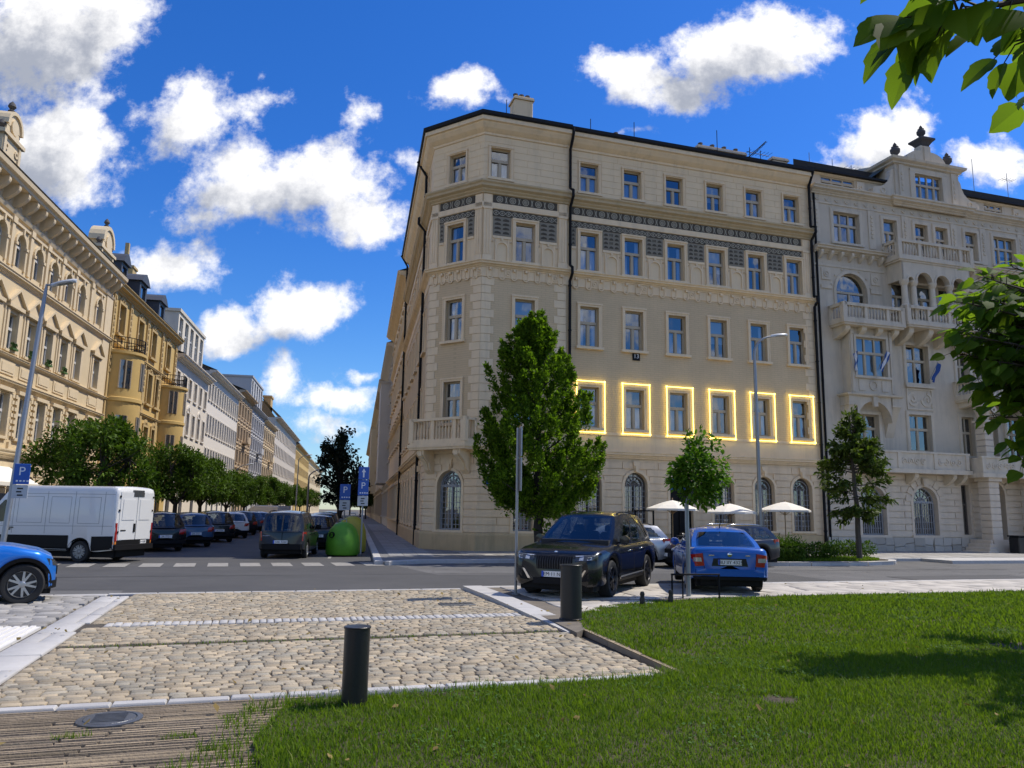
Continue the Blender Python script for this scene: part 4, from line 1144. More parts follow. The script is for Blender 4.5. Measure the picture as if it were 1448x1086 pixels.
# windows of the grey house
for (x, w_, s_), o in zip(f4, ops4): window(gh, w_, o[3] - o[2], x, .17, o[2], 0, s_)
for i, o in enumerate(ops3): window(gh, o[1] - o[0], o[3] - o[2], o[0], .2, o[2], 0, 'archT' if i < 4 else 'T')
for o in ops2 + ops1: window(gh, o[1] - o[0], o[3] - o[2], o[0], .2, o[2], 0, 'T2', curtain=False)
for x0, win in ((0, (20.52, 22.5, 9.25, 11.35)), (0, (34.7, 36.7, 9.25, 11.35))): window(gh, win[1] - win[0], win[3] - win[2], win[0], -.5, win[2], 0, '3', curtain=False)
window(gh, 2.0, 1.52, 25.85, .02, 20.1, 0, '4')
for o in at_ops: window(gh, o[1] - o[0], o[3] - o[2], o[0], .42, o[2], 0, '3')
for o in ops0:
    if len(o) > 4 and o[2] > .8:
        wo_ = window(gh, o[1] - o[0], o[3] - o[2], o[0], .28, o[2], 0, 'arch', fm='grille')
        wd_, hh = o[1] - o[0], o[3] - o[2]; g2 = MB(); zs = hh - wd_ / 2
        for i in range(1, 11): x = wd_ * i / 11; g2.box(x - .014, x + .014, -.1, -.07, .02, zs)
        for i in range(1, 5): g2.box(.02, wd_ - .02, -.07, -.05, zs * i / 5 - .012, zs * i / 5 + .012)
        g2.build('grille', M['grille'], wo_)
    elif len(o) == 4: window(gh, o[1] - o[0], o[3] - o[2], o[0], .28, o[2], 0, 'T', curtain=False, fm='window_dark')
iw = MB(); iw.poly([(GX0, 1.3, 0), (GX1, 1.3, 0), (GX1, 1.3, 22), (GX0, 1.3, 22)])
for z in (4.3, 8, 12, 15.9, 19.5): iw.poly([(GX0, .4, z), (GX1, .4, z), (GX1, 1.4, z), (GX0, 1.4, z)])
for x in (GX0 + .02, 24.1, 28.5, 33.5): iw.poly([(x, .4, 0), (x, 1.4, 0), (x, 1.4, 20), (x, .4, 20)])
iw.build('interior_wall', M['interior'], gh)
rf = MB()
rf.poly([(GX0, .1, 20.95), (GX1, .1, 20.95), (GX1, 6, 23.2), (GX0, 6, 23.2)][::-1] if False else [(GX0, .1, 20.95), (24.3, .1, 20.95), (24.3, 6, 21.9), (GX0, 6, 21.9)]); rf.poly([(29.3, .1, 20.95), (GX1, .1, 20.95), (GX1, 6, 21.9), (29.3, 6, 21.9)])
rf.box(GX0, 24.2, .05, .2, 20.88, 21.0); rf.box(29.4, GX1, .05, .2, 20.88, 21.0)
rf.mat(1); rf.poly([(23.2, 1.2, 21.1), (gx0 + .4, .4, 22.3), (gx0 + .4, 4, 23.4), (22.2, 4, 21.6)]); rf.poly([(gx0 + .4, .4, 22.3), (gx1 - .4, .4, 22.3), (gx1 - .6, 4, 23.2), (gx0 + .6, 4, 23.2)])
rf.build('roof', [M['roof_metal'], M['roof_green']], gh)
# urns and cap
def urn(x, z, s_=1.0):
    u = MB(); u.lathe([(.26 * s_, z), (.30 * s_, z + .06 * s_), (.12 * s_, z + .16 * s_), (.12 * s_, z + .24 * s_), (.28 * s_, z + .42 * s_), (.30 * s_, z + .6 * s_), (.2 * s_, z + .72 * s_), (.22 * s_, z + .78 * s_), (.10 * s_, z + .84 * s_), (.12 * s_, z + .92 * s_), (.04 * s_, z + 1.04 * s_), (0, z + 1.1 * s_)], 12, x, .1)
    u.build('urn', M['urn_stone'], gh, smooth=50)
urn(24.78, 22.42, .95); urn(28.62, 22.42, .95); urn(26.8, 23.95, .85)
cp = MB(); cp.lathe([(.34, 23.4), (.38, 23.5), (.52, 23.66), (.72, 23.8), (.72, 23.9), (.3, 23.98)], 4, 26.8, .1, a0=math.pi / 4); cp.build('gable_cap', M['urn_stone'], gh)
dp = MB(); dp.tube([(18.78, -.06, 19.4), (18.78, -.06, 0.1)], .06, 8); dp.build('downpipe', M['iron_black'], gh)
# flags
mat('flag_blue', (0.03, 0.09, 0.30), .8, .05, 5); mat('flag_white', (.72, .74, .78), .8, .04, 5)
def flag(u, y, z, lean, kind, lab):
    t = thing('flag', lab, 'flag', gp(u, y, z), RA)
    p = MB(); p.tube([(0, 0, 0), (lean, -.35, 1.05)], .018, 6); p.build('flagpole', M['metal_grey'], t)
    f = MB(); N = 7
    for i in range(N):
        for j in range(4):
            def q(i_, j_): 
                a = i_ / N; b = j_ / 4
                return (lean * (1 - a * .75) + b * .26 * (1 if lean > 0 else -1) * (1 - .5 * a), -.35 * (1 - a * .75) + .05 * math.sin(i_ * 1.3 + j_ * 2), 1.03 - a * .95 - b * .18)
            f.mat(0 if kind == 'eu' or j in (0, 3) else 1)
            f.poly([q(i, j), q(i, j + 1), q(i + 1, j + 1), q(i + 1, j)])
    f.build('flag_cloth', [M['flag_blue'], M['flag_white']], t, smooth=True)
flag(20.45, -.7, 9.45, -.2, 'bw', 'blue and white flag at the left side of the grey oriel window')
flag(21.8, -.7, 9.6, .35, 'bw', 'blue and white flag at the right side of the grey oriel window')
flag(25.75, -.2, 9.35, .35, 'eu', 'plain blue flag at the middle second-floor window of the grey house')
def gant(u, y, z, h, kind, lab):
    h *= .72; a = MB(); a.tube([(0, 0, 0), (0, 0, h)], .02, 5)
    if kind: a.tube([(-.5, 0, h * .82), (.5, 0, h * .82)], .015, 4); [a.tube([(k, -.25, h * .82), (k, .25, h * .82)], .012, 4) for k in (-.45, -.2, .05, .3, .48)]
    if kind == 2: a.lathe([(0, h - .1), (.12, h - .08), (.12, h), (0, h + .02)], 8); a.box(-.1, .1, -.1, .1, h * .55, h * .8)
    o = a.build('roof_antenna', M['metal_grey'], None, gp(u, y, z), RA); tag(o, lab, 'antenna')
gant(19.9, 1.5, 21.3, 1.9, 0, 'thin pale rod at the left end of the grey roof')
gant(21.5, 1.5, 21.3, 1.7, 0, 'short pale rod over the grey attic window')
gant(23.3, 2, 21.5, 1.6, 1, 'small television antenna left of the curved gable')
gant(26.2, 2.5, 22.6, 1.5, 0, 'rod behind the curved gable between the urns')
gant(30.6, 1.5, 21.2, 2.9, 2, 'stout mast with boxes right of the gable')
gant(32.2, 1.5, 21.2, 4.2, 0, 'very tall thin mast on the grey roof')
gant(35.0, 1.5, 21.2, 3.5, 1, 'antenna on a mast at the right edge beside the overhanging leaves')
def gchim(u, y, z, w_, lab):
    t = thing('chimney', lab, 'chimney', gp(u, y, z), RA); b = MB(); b.bbox(0, w_, 0, .7, 0, .8, .03); b.box(-.06, w_ + .06, -.06, .76, .8, .9); b.build('chimney_stack', M['gray_stone'], t)
gchim(21.0, 1.6, 20.9, 1.2, 'low grey chimney above the left attic windows')
gchim(34.2, 1.6, 21.1, 1.4, 'grey chimney right of the gable masts')
# ================================================================ houses along the left side of the street
OL = -18.4
def lp(s, o=0.0, z=0.0): return tuple(st(s, OL + o, z))
def lhouse(name, lab, s): return thing(name, lab, 'building', lp(s), STA)
# local frame: x along the street (away), outward = -y
mat('cream_sun', (0.65, 0.52, 0.32), .85, .05, 1.2, .15, 40, stain=.12)
mat('cream_trim', (0.68, 0.55, 0.355), .85, .06, 2, .1, 40, stain=.15)
mat('ochre_wall', (0.58, 0.40, 0.14), .85, .06, 1.2, .15, 40, stain=.15)
mat('ochre_trim', (0.50, 0.36, 0.16), .85, .06, 2, .1, 40, stain=.2)
mat('white_wall', (0.70, 0.62, 0.49), .85, .05, 1.2, .1, 40, stain=.1)
mat('white_trim', (0.72, 0.66, 0.56), .85, .05, 2, .1, 40)
mat('beige_wall', (0.50, 0.38, 0.24), .85, .05, 1.2, .1, 40, stain=.1)
mat('bluegrey_wall', (0.47, 0.46, 0.45), .85, .05, 1.2, .1, 40, stain=.1)
mat('lightgrey_wall', (0.60, 0.54, 0.45), .85, .05, 1.2, .1, 40, stain=.1)
mat('roof_tile', (0.30, 0.17, 0.07), .8, .15, 3, .3, 30)
mat('roof_slate', (0.06, 0.065, 0.075), .6, .15, 3)
def wins(parent, xs, z0, z1, w_, wall_ops, style='T', fm='window_frame', y=.2, curtain=False, glass='glass_far'):
    for x in xs:
        wall_ops.append((x - w_ / 2, x + w_ / 2, z0, z1) + ((True,) if style.startswith('arch') else ()))
        window(parent, w_, z1 - z0, x - w_ / 2, y, z0, 0, style, fm=fm, curtain=curtain, glass=glass)
# ---- 1: cream palace-like house with bracketed cornice
h1 = lhouse('town_house', 'cream house at the left edge with pedimented windows and heavy bracketed cornice', 0)
a0, a1 = 33.0, 60.2
x4 = [37.3, 39.65, 42.0, 44.35, 46.75, 49.1, 51.5, 53.9, 57.45]; x2 = [37.4, 39.75, 42.1, 44.5, 46.9, 49.3, 51.75, 54.25, 57.9]
ops = []
wins(h1, x4, 14.3, 16.1, 1.15, ops, 'archT', 'window_white'); wins(h1, x2, 9.85, 11.8, 1.15, ops, 'T', 'window_white'); wins(h1, x2, 5.35, 7.6, 1.15, ops, 'T', 'window_white')
g0 = []; wins(h1, [x for x in x2], .9, 3.4, 1.3, g0, 'archT', 'window_dark')
wl = MB(); wl.wall(a0, a1, 0, 4.2, g0, .04, .3); wl.wall(a0, a1, 4.2, 18.0, ops, 0, .32); wl.poly([(a1, 0, 0), (a1, 12, 0), (a1, 12, 18.4), (a1, 0, 18.4)])
wl.poly([(a0, .9, 0), (a1, .9, 0), (a1, .9, 18), (a0, .9, 18)])
wl.build('wall', M['cream_sun'], h1)
g = MB()
g.courses(a0, a1, .6, 4.1, .35, .05, [(o[0] - .1, o[1] + .1, o[2], o[3] + .1, True) for o in g0], -.02, .04)
g.sweep([(a0, 0), (a1, 0)], scaled(CORN, .7, .8, 4.2))
g.sweep([(a0, 0), (a1, 0)], scaled(CORN, .5, .5, 8.0)); g.sweep([(a0, 0), (a1, 0)], scaled(CORN, .45, .4, 9.35)); g.sweep([(a0, 0), (a1, 0)], scaled(CORN, .5, .6, 13.55))
g.sweep([(a0, 0), (a1, 0)], [(0, 16.75), (.12, 16.8), (.18, 16.95), (.06, 17.0), (.06, 17.15), (0, 17.2)])
g.sweep([(a0, 0), (a1, 0)], [(0, 17.95), (.75, 17.98), (.78, 18.12), (.92, 18.2), (.96, 18.42), (0, 18.6)])
g.sweep([(a1 - 1.4, 0), (a1 - .0, 0)], [(0, 4.4), (.07, 4.4), (.07, 17), (0, 17)])
for i in range(23): console(g, a0 + .6 + i * 1.18, 0, 17.96, .26, .72, .8); g.arch_ring(a0 + 1.19 + i * 1.18, 17.5, .15, .22, -.05, 0, 8, 0, 6.28)
for x in x4:
    r = .575; g.arch_ring(x, 16.1 - r, r, r + .17, -.09, 0, 10)
    for sx in (-1, 1): g.box(x + sx * (r + .09) - .09, x + sx * (r + .09) + .09, -.09, 0, 14.25, 15.52); g.box(x + sx * (r + .09) - .14, x + sx * (r + .09) + .14, -.14, 0, 15.4, 15.56)
    g.box(x - .08, x + .08, -.16, 0, 16.1, 16.45); g.box(x - .85, x + .85, -.12, 0, 16.45, 16.58)
for a, b in zip(x4, x4[1:]):
    c_ = (a + b) / 2; g.box(c_ - .17, c_ + .17, -.10, 0, 14.15, 16.75); g.box(c_ - .24, c_ + .24, -.15, 0, 16.4, 16.75)
for x in x2:
    for sx in (-1, 1): g.box(x + sx * .70 - .12, x + sx * .70 + .12, -.1, 0, 9.75, 12.0); g.box(x + sx * .98 - .08, x + sx * .98 + .08, -.06, 0, 9.75, 12.1)
    g.box(x - .95, x + .95, -.22, 0, 12.05, 12.25); g.prism_xz([(x - 1.0, 12.25), (x + 1.0, 12.25), (x, 12.98)], -.12, 0)
    for sx in (-1, 1): g.prism_xz([(x + sx * 1.06, 12.25), (x, 13.03), (x, 13.18), (x + sx * 1.14, 12.34)][::int(sx)], -.28, 0)
    g.box(x - .7, x + .7, -.14, 0, 9.72, 9.85)
    for q0, q1 in ((x - .95, x - .1), (x + .1, x + .95)): 
        pass
    g.box(x - .9, x + .9, -.05, 0, 8.55, 9.25); g.box(x - .72, x + .72, -.08, -.05, 8.68, 9.12)
    for sx in (-1, 1): 
        g.box(x + sx * .72 - .13, x + sx * .72 + .13, -.1, 0, 5.3, 7.75)
        for k in range(7): g.box(x + sx * 1.0 - .13, x + sx * 1.0 + .13, -.13, 0, 5.4 + k * .34, 5.6 + k * .34)
    g.box(x - .9, x + .9, -.18, 0, 7.7, 7.9); g.box(x - .75, x + .75, -.14, 0, 5.2, 5.35)
    g.arch_ring(x, 4.62, .22, .32, -.5 + .42, 0, 10); g.arch_ring(x, 4.62, 0, .14, -.1, 0, 8)
    g.box(x + 1.05, x + 1.3, -.12, 0, 4.5, 5.1)
g.build('facade_ornament', M['cream_trim'], h1)
rf = MB(); rf.poly([(a0, -.9, 18.6), (a1, -.9, 18.6), (a1, 5, 19.6), (a0, 5, 19.6)]); rf.build('roof', M['roof_slate'], h1)
def roof_ped(x0, x1, z1, nm, par, m1):
    b = MB(); c_ = (x0 + x1) / 2; w_ = x1 - x0
    b.box(x0, x1, -.3, .7, 18.5, z1 - 1.2); b.box(x0 - .2, x1 + .2, -.45, .85, z1 - 1.25, z1 - 1.05)
    b.box(x0 + w_ * .12, x1 - w_ * .12, -.3, .6, z1 - 1.05, z1 - .6)
    b.arch_ring(c_, z1 - .62, 0, w_ * .36, -.32, .5, 10); b.arch_ring(c_, z1 - .62, w_ * .36, w_ * .45, -.42, .6, 10)
    b.arch_ring(c_, z1 - .55, 0.0, w_ * .2, -.4, -.3, 10, 0, 6.28)
    for sx in (-1, 1): b.arch_ring(x0 + w_ * (.5 + .28 * sx), z1 - 1.75, .1, .2, -.36, -.28, 8, 0, 6.28); b.box(c_ + sx * w_ * .42 - .12, c_ + sx * w_ * .42 + .12, -.38, -.28, 18.6, z1 - 1.3)
    b.build(nm, m1, par)
    u = MB()
    for xx, zz in ((x0 + .2, z1 - 1.05), (x1 - .2, z1 - 1.05), (c_, z1 - .62 + w_ * .45)): u.lathe([(.16, zz), (.18, zz + .1), (.08, zz + .18), (.2, zz + .34), (.14, zz + .5), (.05, zz + .6), (0, zz + .66)], 8, xx, -.1)
    u.build('urn', M['urn_stone'], par, smooth=50)
roof_ped(40.3, 42.3, 21.3, 'roof_pediment', h1, M['cream_trim']); roof_ped(55.6, 58.4, 20.6, 'roof_pediment', h1, M['cream_trim'])
mat('plant_green', (.06, .13, .03), .8, .2, 8)
for k, x in enumerate((44.6, 47.0, 49.4, 51.9)):
    p = MB(); rr2 = random.Random(k)
    for i in range(60):
        c_ = (rr2.uniform(-.3, .3), rr2.uniform(-.12, .02), rr2.uniform(.08, .3)); a = rr2.uniform(0, 6.28)
        p.poly([c_, (c_[0] + .09 * math.cos(a), c_[1] + .05, c_[2] + .05), (c_[0] + .05 * math.cos(a + 1), c_[1], c_[2] + .13), (c_[0] - .05, c_[1] - .04, c_[2] + .08)])
    p.box(-.32, .32, -.14, .06, 0, .1)
    o = p.build('window_plant', M['plant_green'], None, lp(x, .16, 9.86), STA)
    tag(o, ['green plant on the cream sill, nearest the left picture edge', 'green plant on the cream sill just right of the lamp post', 'green plant on the cream sill, third along from the left edge', 'green plant on the cream sill, farthest along from the left edge'][k], 'plant', 'plants on the sills of the cream house')
# ---- 2: yellow house with rounded oriel and dormers
h2 = lhouse('town_house', 'yellow ochre house with rounded oriel, iron balconies and dark dormers', 0)
b0, b1 = 60.2, 81.2
ops = []
xb = [62.6, 67.9, 72.2, 77.6]
wins(h2, xb, 14.7, 17.0, 1.5, ops, 'T2', 'window_frame', .25)
wins(h2, [66.6, 69.3, 72.0, 74.7], 10.6, 13.2, 1.4, ops, 'T2', 'window_frame', .25)
wins(h2, [66.6, 69.3, 72.0, 74.7], 6.3, 8.6, 1.4, ops, 'T2', 'window_frame', .25)
wins(h2, [62.5, 66.6, 70.5, 74.5, 78.6], .8, 3.6, 1.8, ops, 'archT', 'window_dark', .25)
wl = MB(); wl.wall(b0, b1, 0, 18, ops, 0, .35); wl.poly([(b1, 0, 0), (b1, 12, 0), (b1, 12, 18.4), (b1, 0, 18.4)]); wl.poly([(b0, .9, 0), (b1, .9, 0), (b1, .9, 18), (b0, .9, 18)])
wl.build('wall', M['ochre_wall'], h2)
g = MB()
g.sweep([(b0, 0), (b1, 0)], scaled(CORN, 1.3, 1.1, 17.6)); g.sweep([(b0, 0), (b1, 0)], scaled(CORN, .5, .5, 13.6)); g.sweep([(b0, 0), (b1, 0)], scaled(CORN, .5, .5, 9.3)); g.sweep([(b0, 0), (b1, 0)], scaled(CORN, .6, .6, 4.3))
for x in (60.6, 64.8, 70.0, 75.2, 80.6): g.box(x - .3, x + .3, -.14, 0, 4.8, 17.6); [g.box(x - .12, x + .12, -.2, -.14, 17 - k * .5, 17.25 - k * .5) for k in range(12)]
for o in ops[:12]:
    g.box(o[0] - .2, o[0], -.12, 0, o[2], o[3] + .2); g.box(o[1], o[1] + .2, -.12, 0, o[2], o[3] + .2); g.box(o[0], o[1], -.12, 0, o[3], o[3] + .2); g.box(o[0] - .3, o[1] + .3, -.24, 0, o[2] - .18, o[2])
    c_ = (o[0] + o[1]) / 2; g.arch_ring(c_, o[3] + .2, .2, .34, -.15, 0, 8); g.prism_xz([(c_ - .9, o[3] + .25), (c_ + .9, o[3] + .25), (c_, o[3] + .85)], -.08, 0)
g.build('facade_ornament', M['ochre_trim'], h2)
for c_, zt, r in ((62.6, 13.2, 1.9), (78.2, 13.0, 1.8)):
    ob2 = MB()
    prof = [(.1, 3.6), (r * .6, 4.4), (r * .95, 5.0), (r, 5.2), (r, 9.4), (r + .1, 9.45), (r + .1, 9.7), (r, 9.75), (r, zt - .3), (r + .15, zt - .2), (r + .15, zt), (r * .95, zt + .05), (.05, zt + .12)]
    ob2.lathe(prof, 14, c_, 0, math.pi, 2 * math.pi); ob2.build('oriel', M['ochre_wall'], h2, smooth=40)
    for z0, z1 in ((6.2, 8.4), (10.4, 12.5)):
        for am in (math.pi * 1.2, math.pi * 1.5, math.pi * 1.8):
            gl2 = MB(); gl2.lathe([(r + .02, z0), (r + .02, z1)], 3, c_, 0, am - .22, am + .22)
            for aa in (am - .22, am + .22, am): gl2.mat(1); gl2.tube([(c_ + (r + .03) * math.cos(aa), (r + .03) * math.sin(aa), z0), (c_ + (r + .03) * math.cos(aa), (r + .03) * math.sin(aa), z1)], .05, 5); gl2.mat(0)
            gl2.build('oriel_window', [M['glass_far'], M['window_frame']], h2)
    br = MB()
    for zz in (zt + .15, zt + .6, zt + 1.0): br.lathe([(r - .03, zz), (r + .02, zz), (r + .02, zz + .05), (r - .03, zz + .05)], 14, c_, 0, math.pi, 2 * math.pi)
    for k in range(26): a = math.pi + math.pi * k / 25; br.box(c_ + r * math.cos(a) - .02, c_ + r * math.cos(a) + .02, r * math.sin(a) - .02, r * math.sin(a) + .02, zt + .1, zt + 1.0)
    br.build('balcony_railing', M['iron_black'], h2)
rf = MB(); rf.poly([(b0, -.7, 18.25), (b1, -.7, 18.25), (b1, 3.4, 21.8), (b0, 3.4, 21.8)]); rf.build('roof', M['roof_slate'], h2)
for k, (x, w_) in enumerate(((63.0, 1.7), (68.5, 2.2), (75.0, 2.2))):
    d = MB(); zt = 20.4
    d.mat(0); d.wall(x - w_ / 2, x + w_ / 2, 18.6, zt, [(x - w_ * .32, x + w_ * .32, 18.95, zt - .25)], .2, .15); d.poly([(x - w_ / 2, .2, 18.6), (x - w_ / 2, 2.6, 18.6), (x - w_ / 2, 2.6, zt), (x - w_ / 2, .2, zt)]); d.poly([(x + w_ / 2, .2, 18.6), (x + w_ / 2, .2, zt), (x + w_ / 2, 2.6, zt), (x + w_ / 2, 2.6, 18.6)])
    d.prism_xz([(x - w_ * .62, zt), (x + w_ * .62, zt), (x + w_ * .3, zt + .55), (x, zt + .85), (x - w_ * .3, zt + .55)], 0, 2.8)
    d.mat(1); d.poly([(x - w_ * .32, .33, 18.95), (x + w_ * .32, .33, 18.95), (x + w_ * .32, .33, zt - .25), (x - w_ * .32, .33, zt - .25)])
    d.build('dormer', [M['roof_slate'], M['glass_far']], h2)
ch = MB(); ch.box(66.2, 66.5, 1, 1.3, 19, 23.2); ch.box(71.3, 72.5, 2, 2.8, 20, 22.6); ch.box(71.2, 72.6, 1.9, 2.9, 22.6, 22.8); ch.build('chimney', M['ochre_trim'], h2)
# ---- simple generator for the others
def house(name, lab, s0, s1, zt, wall_m, rows, nx, ww, trim_m, style='T', fm='window_frame', over=.5, top=None, roofm='roof_slate', setback=None, base_arch=True, extra=None):
    h = lhouse(name, lab, 0); ops = []
    L = s1 - s0; xs = [s0 + L * (i + .5) / nx for i in range(nx)]
    for z0, z1 in rows: wins(h, xs, z0, z1, ww, ops, style, fm, .2)
    wins(h, xs[::2] if nx > 5 else xs, .8, 3.3, ww * 1.25, ops, 'archT' if base_arch else 'T', 'window_dark', .25)
    w2 = MB(); w2.wall(s0, s1, 0, zt, ops, 0, .3)
    for x in (s0, s1): w2.poly([(x, 0, 0), (x, 12, 0), (x, 12, zt), (x, 0, zt)])
    w2.poly([(s0, .9, 0), (s1, .9, 0), (s1, .9, zt), (s0, .9, zt)])
    w2.build('wall', M[wall_m], h)
    g = MB(); g.sweep([(s0, 0), (s1, 0)], scaled(CORN, over / .52, .9, zt - .45)); g.sweep([(s0, 0), (s1, 0)], scaled(CORN, .5, .5, 4.0))
    for o in ops:
        if o[2] < 2: continue
        g.box(o[0] - .14, o[0], -.07, 0, o[2], o[3] + .14); g.box(o[1], o[1] + .14, -.07, 0, o[2], o[3] + .14); g.box(o[0], o[1], -.07, 0, o[3], o[3] + .14); g.box(o[0] - .2, o[1] + .2, -.16, 0, o[2] - .14, o[2])
    if extra: extra(g, xs)
    elif nx < 9:
        for x in xs:
            for z0, z1 in rows[:-1]: g.prism_xz([(x - ww * .8, z1 + .3), (x + ww * .8, z1 + .3), (x, z1 + .75)], -.14, 0)
        for a in [s0 + L * k / nx for k in range(nx + 1)]: g.box(max(s0, a - .2), min(s1, a + .2), -.08, 0, 4.6, zt - .6)
        for z0, z1 in rows[:-1]: g.sweep([(s0, 0), (s1, 0)], scaled(CORN, .4, .4, z0 - .95))
        bx = xs[len(xs) // 2]; g.box(bx - 1.6, bx + 1.6, -1.0, 0, rows[1][0] - .35, rows[1][0] - .15); g.box(bx - 1.6, bx + 1.6, -1.0, -.94, rows[1][0] - .15, rows[1][0] + .7)
    g.build('facade_ornament', M[trim_m], h)
    r_ = MB(); zr = top or zt + 2.2
    r_.poly([(s0, -over, zt + .1), (s1, -over, zt + .1), (s1, 4.5, zr), (s0, 4.5, zr)]); r_.prism_yz([(-.0, zt - .02), (4.5, zr - .02), (9, zt)], s0, s0 + .02); r_.prism_yz([(-.0, zt - .02), (4.5, zr - .02), (9, zt)], s1 - .02, s1); r_.build('roof', M[roofm], h)
    if setback:
        x0, x1, z1, n = setback; so2 = []
        for i in range(n): xx = x0 + (x1 - x0) * (i + .5) / n; so2.append((xx - .8, xx + .8, zt + .9, z1 - .7)); window(h, 1.6, z1 - zt - 1.6, xx - .8, .7, zt + .9, 0, 'T2', fm='window_white', curtain=False, glass='glass_far')
        b = MB(); b.wall(x0, x1, zt, z1, so2, .5, .25); b.poly([(x0, .5, zt), (x0, 7, zt), (x0, 7, z1), (x0, .5, z1)][::-1]); b.poly([(x0, 1.2, zt), (x1, 1.2, zt), (x1, 1.2, z1), (x0, 1.2, z1)])
        b.poly([(x1, .5, zt), (x1, 7, zt), (x1, 7, z1), (x1, .5, z1)]); b.sweep([(x0, 7), (x0, .5), (x1, .5), (x1, 7)], [(0, z1 - .3), (.12, z1 - .3), (.14, z1), (-7, z1 + .05)] if False else [(0, z1 - .3), (.15, z1 - .3), (.18, z1), (-1, z1 + .02)])
        b.build('attic_storey', M[wall_m], h)
    return h
house('town_house', 'white house with a set-back attic storey next to the yellow house', 81.2, 98.6, 16.9, 'white_wall', [(13.3, 15.4), (9.4, 11.8), (5.2, 7.6)], 6, 1.3, 'white_trim', setback=(83.0, 96.5, 22.0, 5), over=.9, extra=lambda g, xs: [g.arch_ring(x, 11.9, .5, .75, -.12, 0, 8) for x in xs[:5:2]])
house('town_house', 'plain white functionalist house with dense rows of narrow windows', 98.6, 122.8, 18.3, 'white_trim', [(14.8, 17.0), (10.7, 13.0), (6.6, 8.9)], 13, .95, 'white_trim', fm='window_dark', over=.9)
house('town_house', 'beige house with flat bays beyond the white house', 122.8, 138.0, 19.5, 'beige_wall', [(15.8, 17.8), (12.2, 14.2), (8.6, 10.6), (5, 7)], 5, 1.4, 'beige_wall', over=1.0)
house('town_house', 'blue grey house with glazed roof terrace', 138.0, 156.0, 19.0, 'bluegrey_wall', [(15.4, 17.4), (11.8, 13.8), (8.2, 10.2), (4.8, 6.8)], 6, 1.3, 'bluegrey_wall', over=.8, setback=(139, 155, 24.5, 5))
house('town_house', 'narrow ochre fronted house with dark bays', 156.0, 176.0, 18.6, 'beige_wall', [(15.0, 17.0), (11.4, 13.4), (7.8, 9.8), (4.6, 6.6)], 6, 1.5, 'cream_trim', over=.8, fm='window_dark')
house('town_house', 'long light grey house with orange tiled roof', 176.0, 236.0, 21.5, 'lightgrey_wall', [(17.6, 19.6), (13.6, 15.8), (9.6, 11.8), (5.4, 7.6)], 16, 1.4, 'lightgrey_wall', over=1.2, roofm='roof_tile', top=27)
house('town_house', 'far yellow house with mansard roof at the end of the left row', 236.0, 300.0, 20.5, 'ochre_wall', [(16.6, 18.6), (12.6, 14.8), (8.6, 10.8), (5, 7)], 14, 1.6, 'ochre_trim', over=1.0, roofm='roof_slate', top=27)
house('town_house', 'farthest cream house closing the left row', 300.0, 400.0, 20.0, 'cream_sun', [(16, 18), (12, 14), (8, 10)], 20, 1.6, 'cream_trim', over=1.0, roofm='roof_tile', top=26)
cht = thing('chimney', 'square ochre chimney on the orange tiled roof', 'chimney', lp(182, -2.5, 22.5), STA); b = MB(); b.box(-2, 2, -.8, .8, 0, 3.9); b.box(-2.2, 2.2, -1, 1, 3.9, 4.3); b.build('chimney_stack', M['ochre_trim'], cht)
# ================================================================ houses on the right side of the street beyond the corner house
def rhouse(lab, s0, s1, zt, wm, rows, nx, oo=0.0, over=.6, extra=0):
    # local frame: origin A + S*s1, x axis runs back towards the square, outward = -y
    p = A2 + S2 * s1 + N2 * oo
    h = thing('town_house', lab, 'building', (p.x, p.y, 0), STA + math.pi); L = s1 - s0; ops = []
    xs = [L * (i + .5) / nx for i in range(nx)]
    for z0, z1 in rows: wins(h, xs, z0, z1, 1.2, ops, 'T', 'window_white', .2)
    w2 = MB(); w2.wall(0, L, 0, zt, ops, 0, .3); w2.poly([(0, 0, 0), (0, 10, 0), (0, 10, zt), (0, 0, zt)]); w2.poly([(L, 0, 0), (L, 10, 0), (L, 10, zt + 1), (L, 0, zt)]); w2.poly([(0, .9, 0), (L, .9, 0), (L, .9, zt), (0, .9, zt)]); w2.build('wall', M[wm], h)
    g = MB(); g.sweep([(0, 0), (L, 0)], scaled(CORN, over / .5, 1.0, zt - .5)); g.sweep([(0, 0), (L, 0)], scaled(CORN, .6, .6, 4.2)); g.sweep([(0, 0), (L, 0)], scaled(CORN, .5, .5, 8.3)); g.sweep([(0, 0), (L, 0)], scaled(CORN, .5, .5, zt - 4.6))
    for o in ops: g.box(o[0] - .16, o[0], -.1, 0, o[2], o[3] + .16); g.box(o[1], o[1] + .16, -.1, 0, o[2], o[3] + .16); g.box(o[0] - .2, o[1] + .2, -.2, 0, o[3] + .16, o[3] + .34); g.box(o[0] - .2, o[1] + .2, -.2, 0, o[2] - .16, o[2])
    if extra: g.box(L * .35, L * .65, -1.1, 0, 5, zt - 3); g.sweep([(L * .35, 0), (L * .35, -1.1), (L * .65, -1.1), (L * .65, 0)], scaled(CORN, .4, .5, zt - 3)); g.box(L * .33, L * .67, -1.2, 0, 4.7, 5)
    g.build('facade_ornament', M[wm], h)
    r_ = MB(); r_.poly([(0, -over, zt + .1), (L, -over, zt + .1), (L, 4.5, zt + 2), (0, 4.5, zt + 2)]); r_.build('roof', M['roof_metal'], h)
R4 = [(15.0, 17.0), (11.0, 13.0), (6.9, 9.0), (1.2, 3.6)]
rhouse('pale cream house adjoining the corner house down the side street', 19.35, 42, 19.2, 'plaster_cream', R4, 8, 0.0, .8)
rhouse('grey beige house second from the corner house down the side street', 42, 64, 18.6, 'lightgrey_wall', R4, 7, .15, .9, 1)
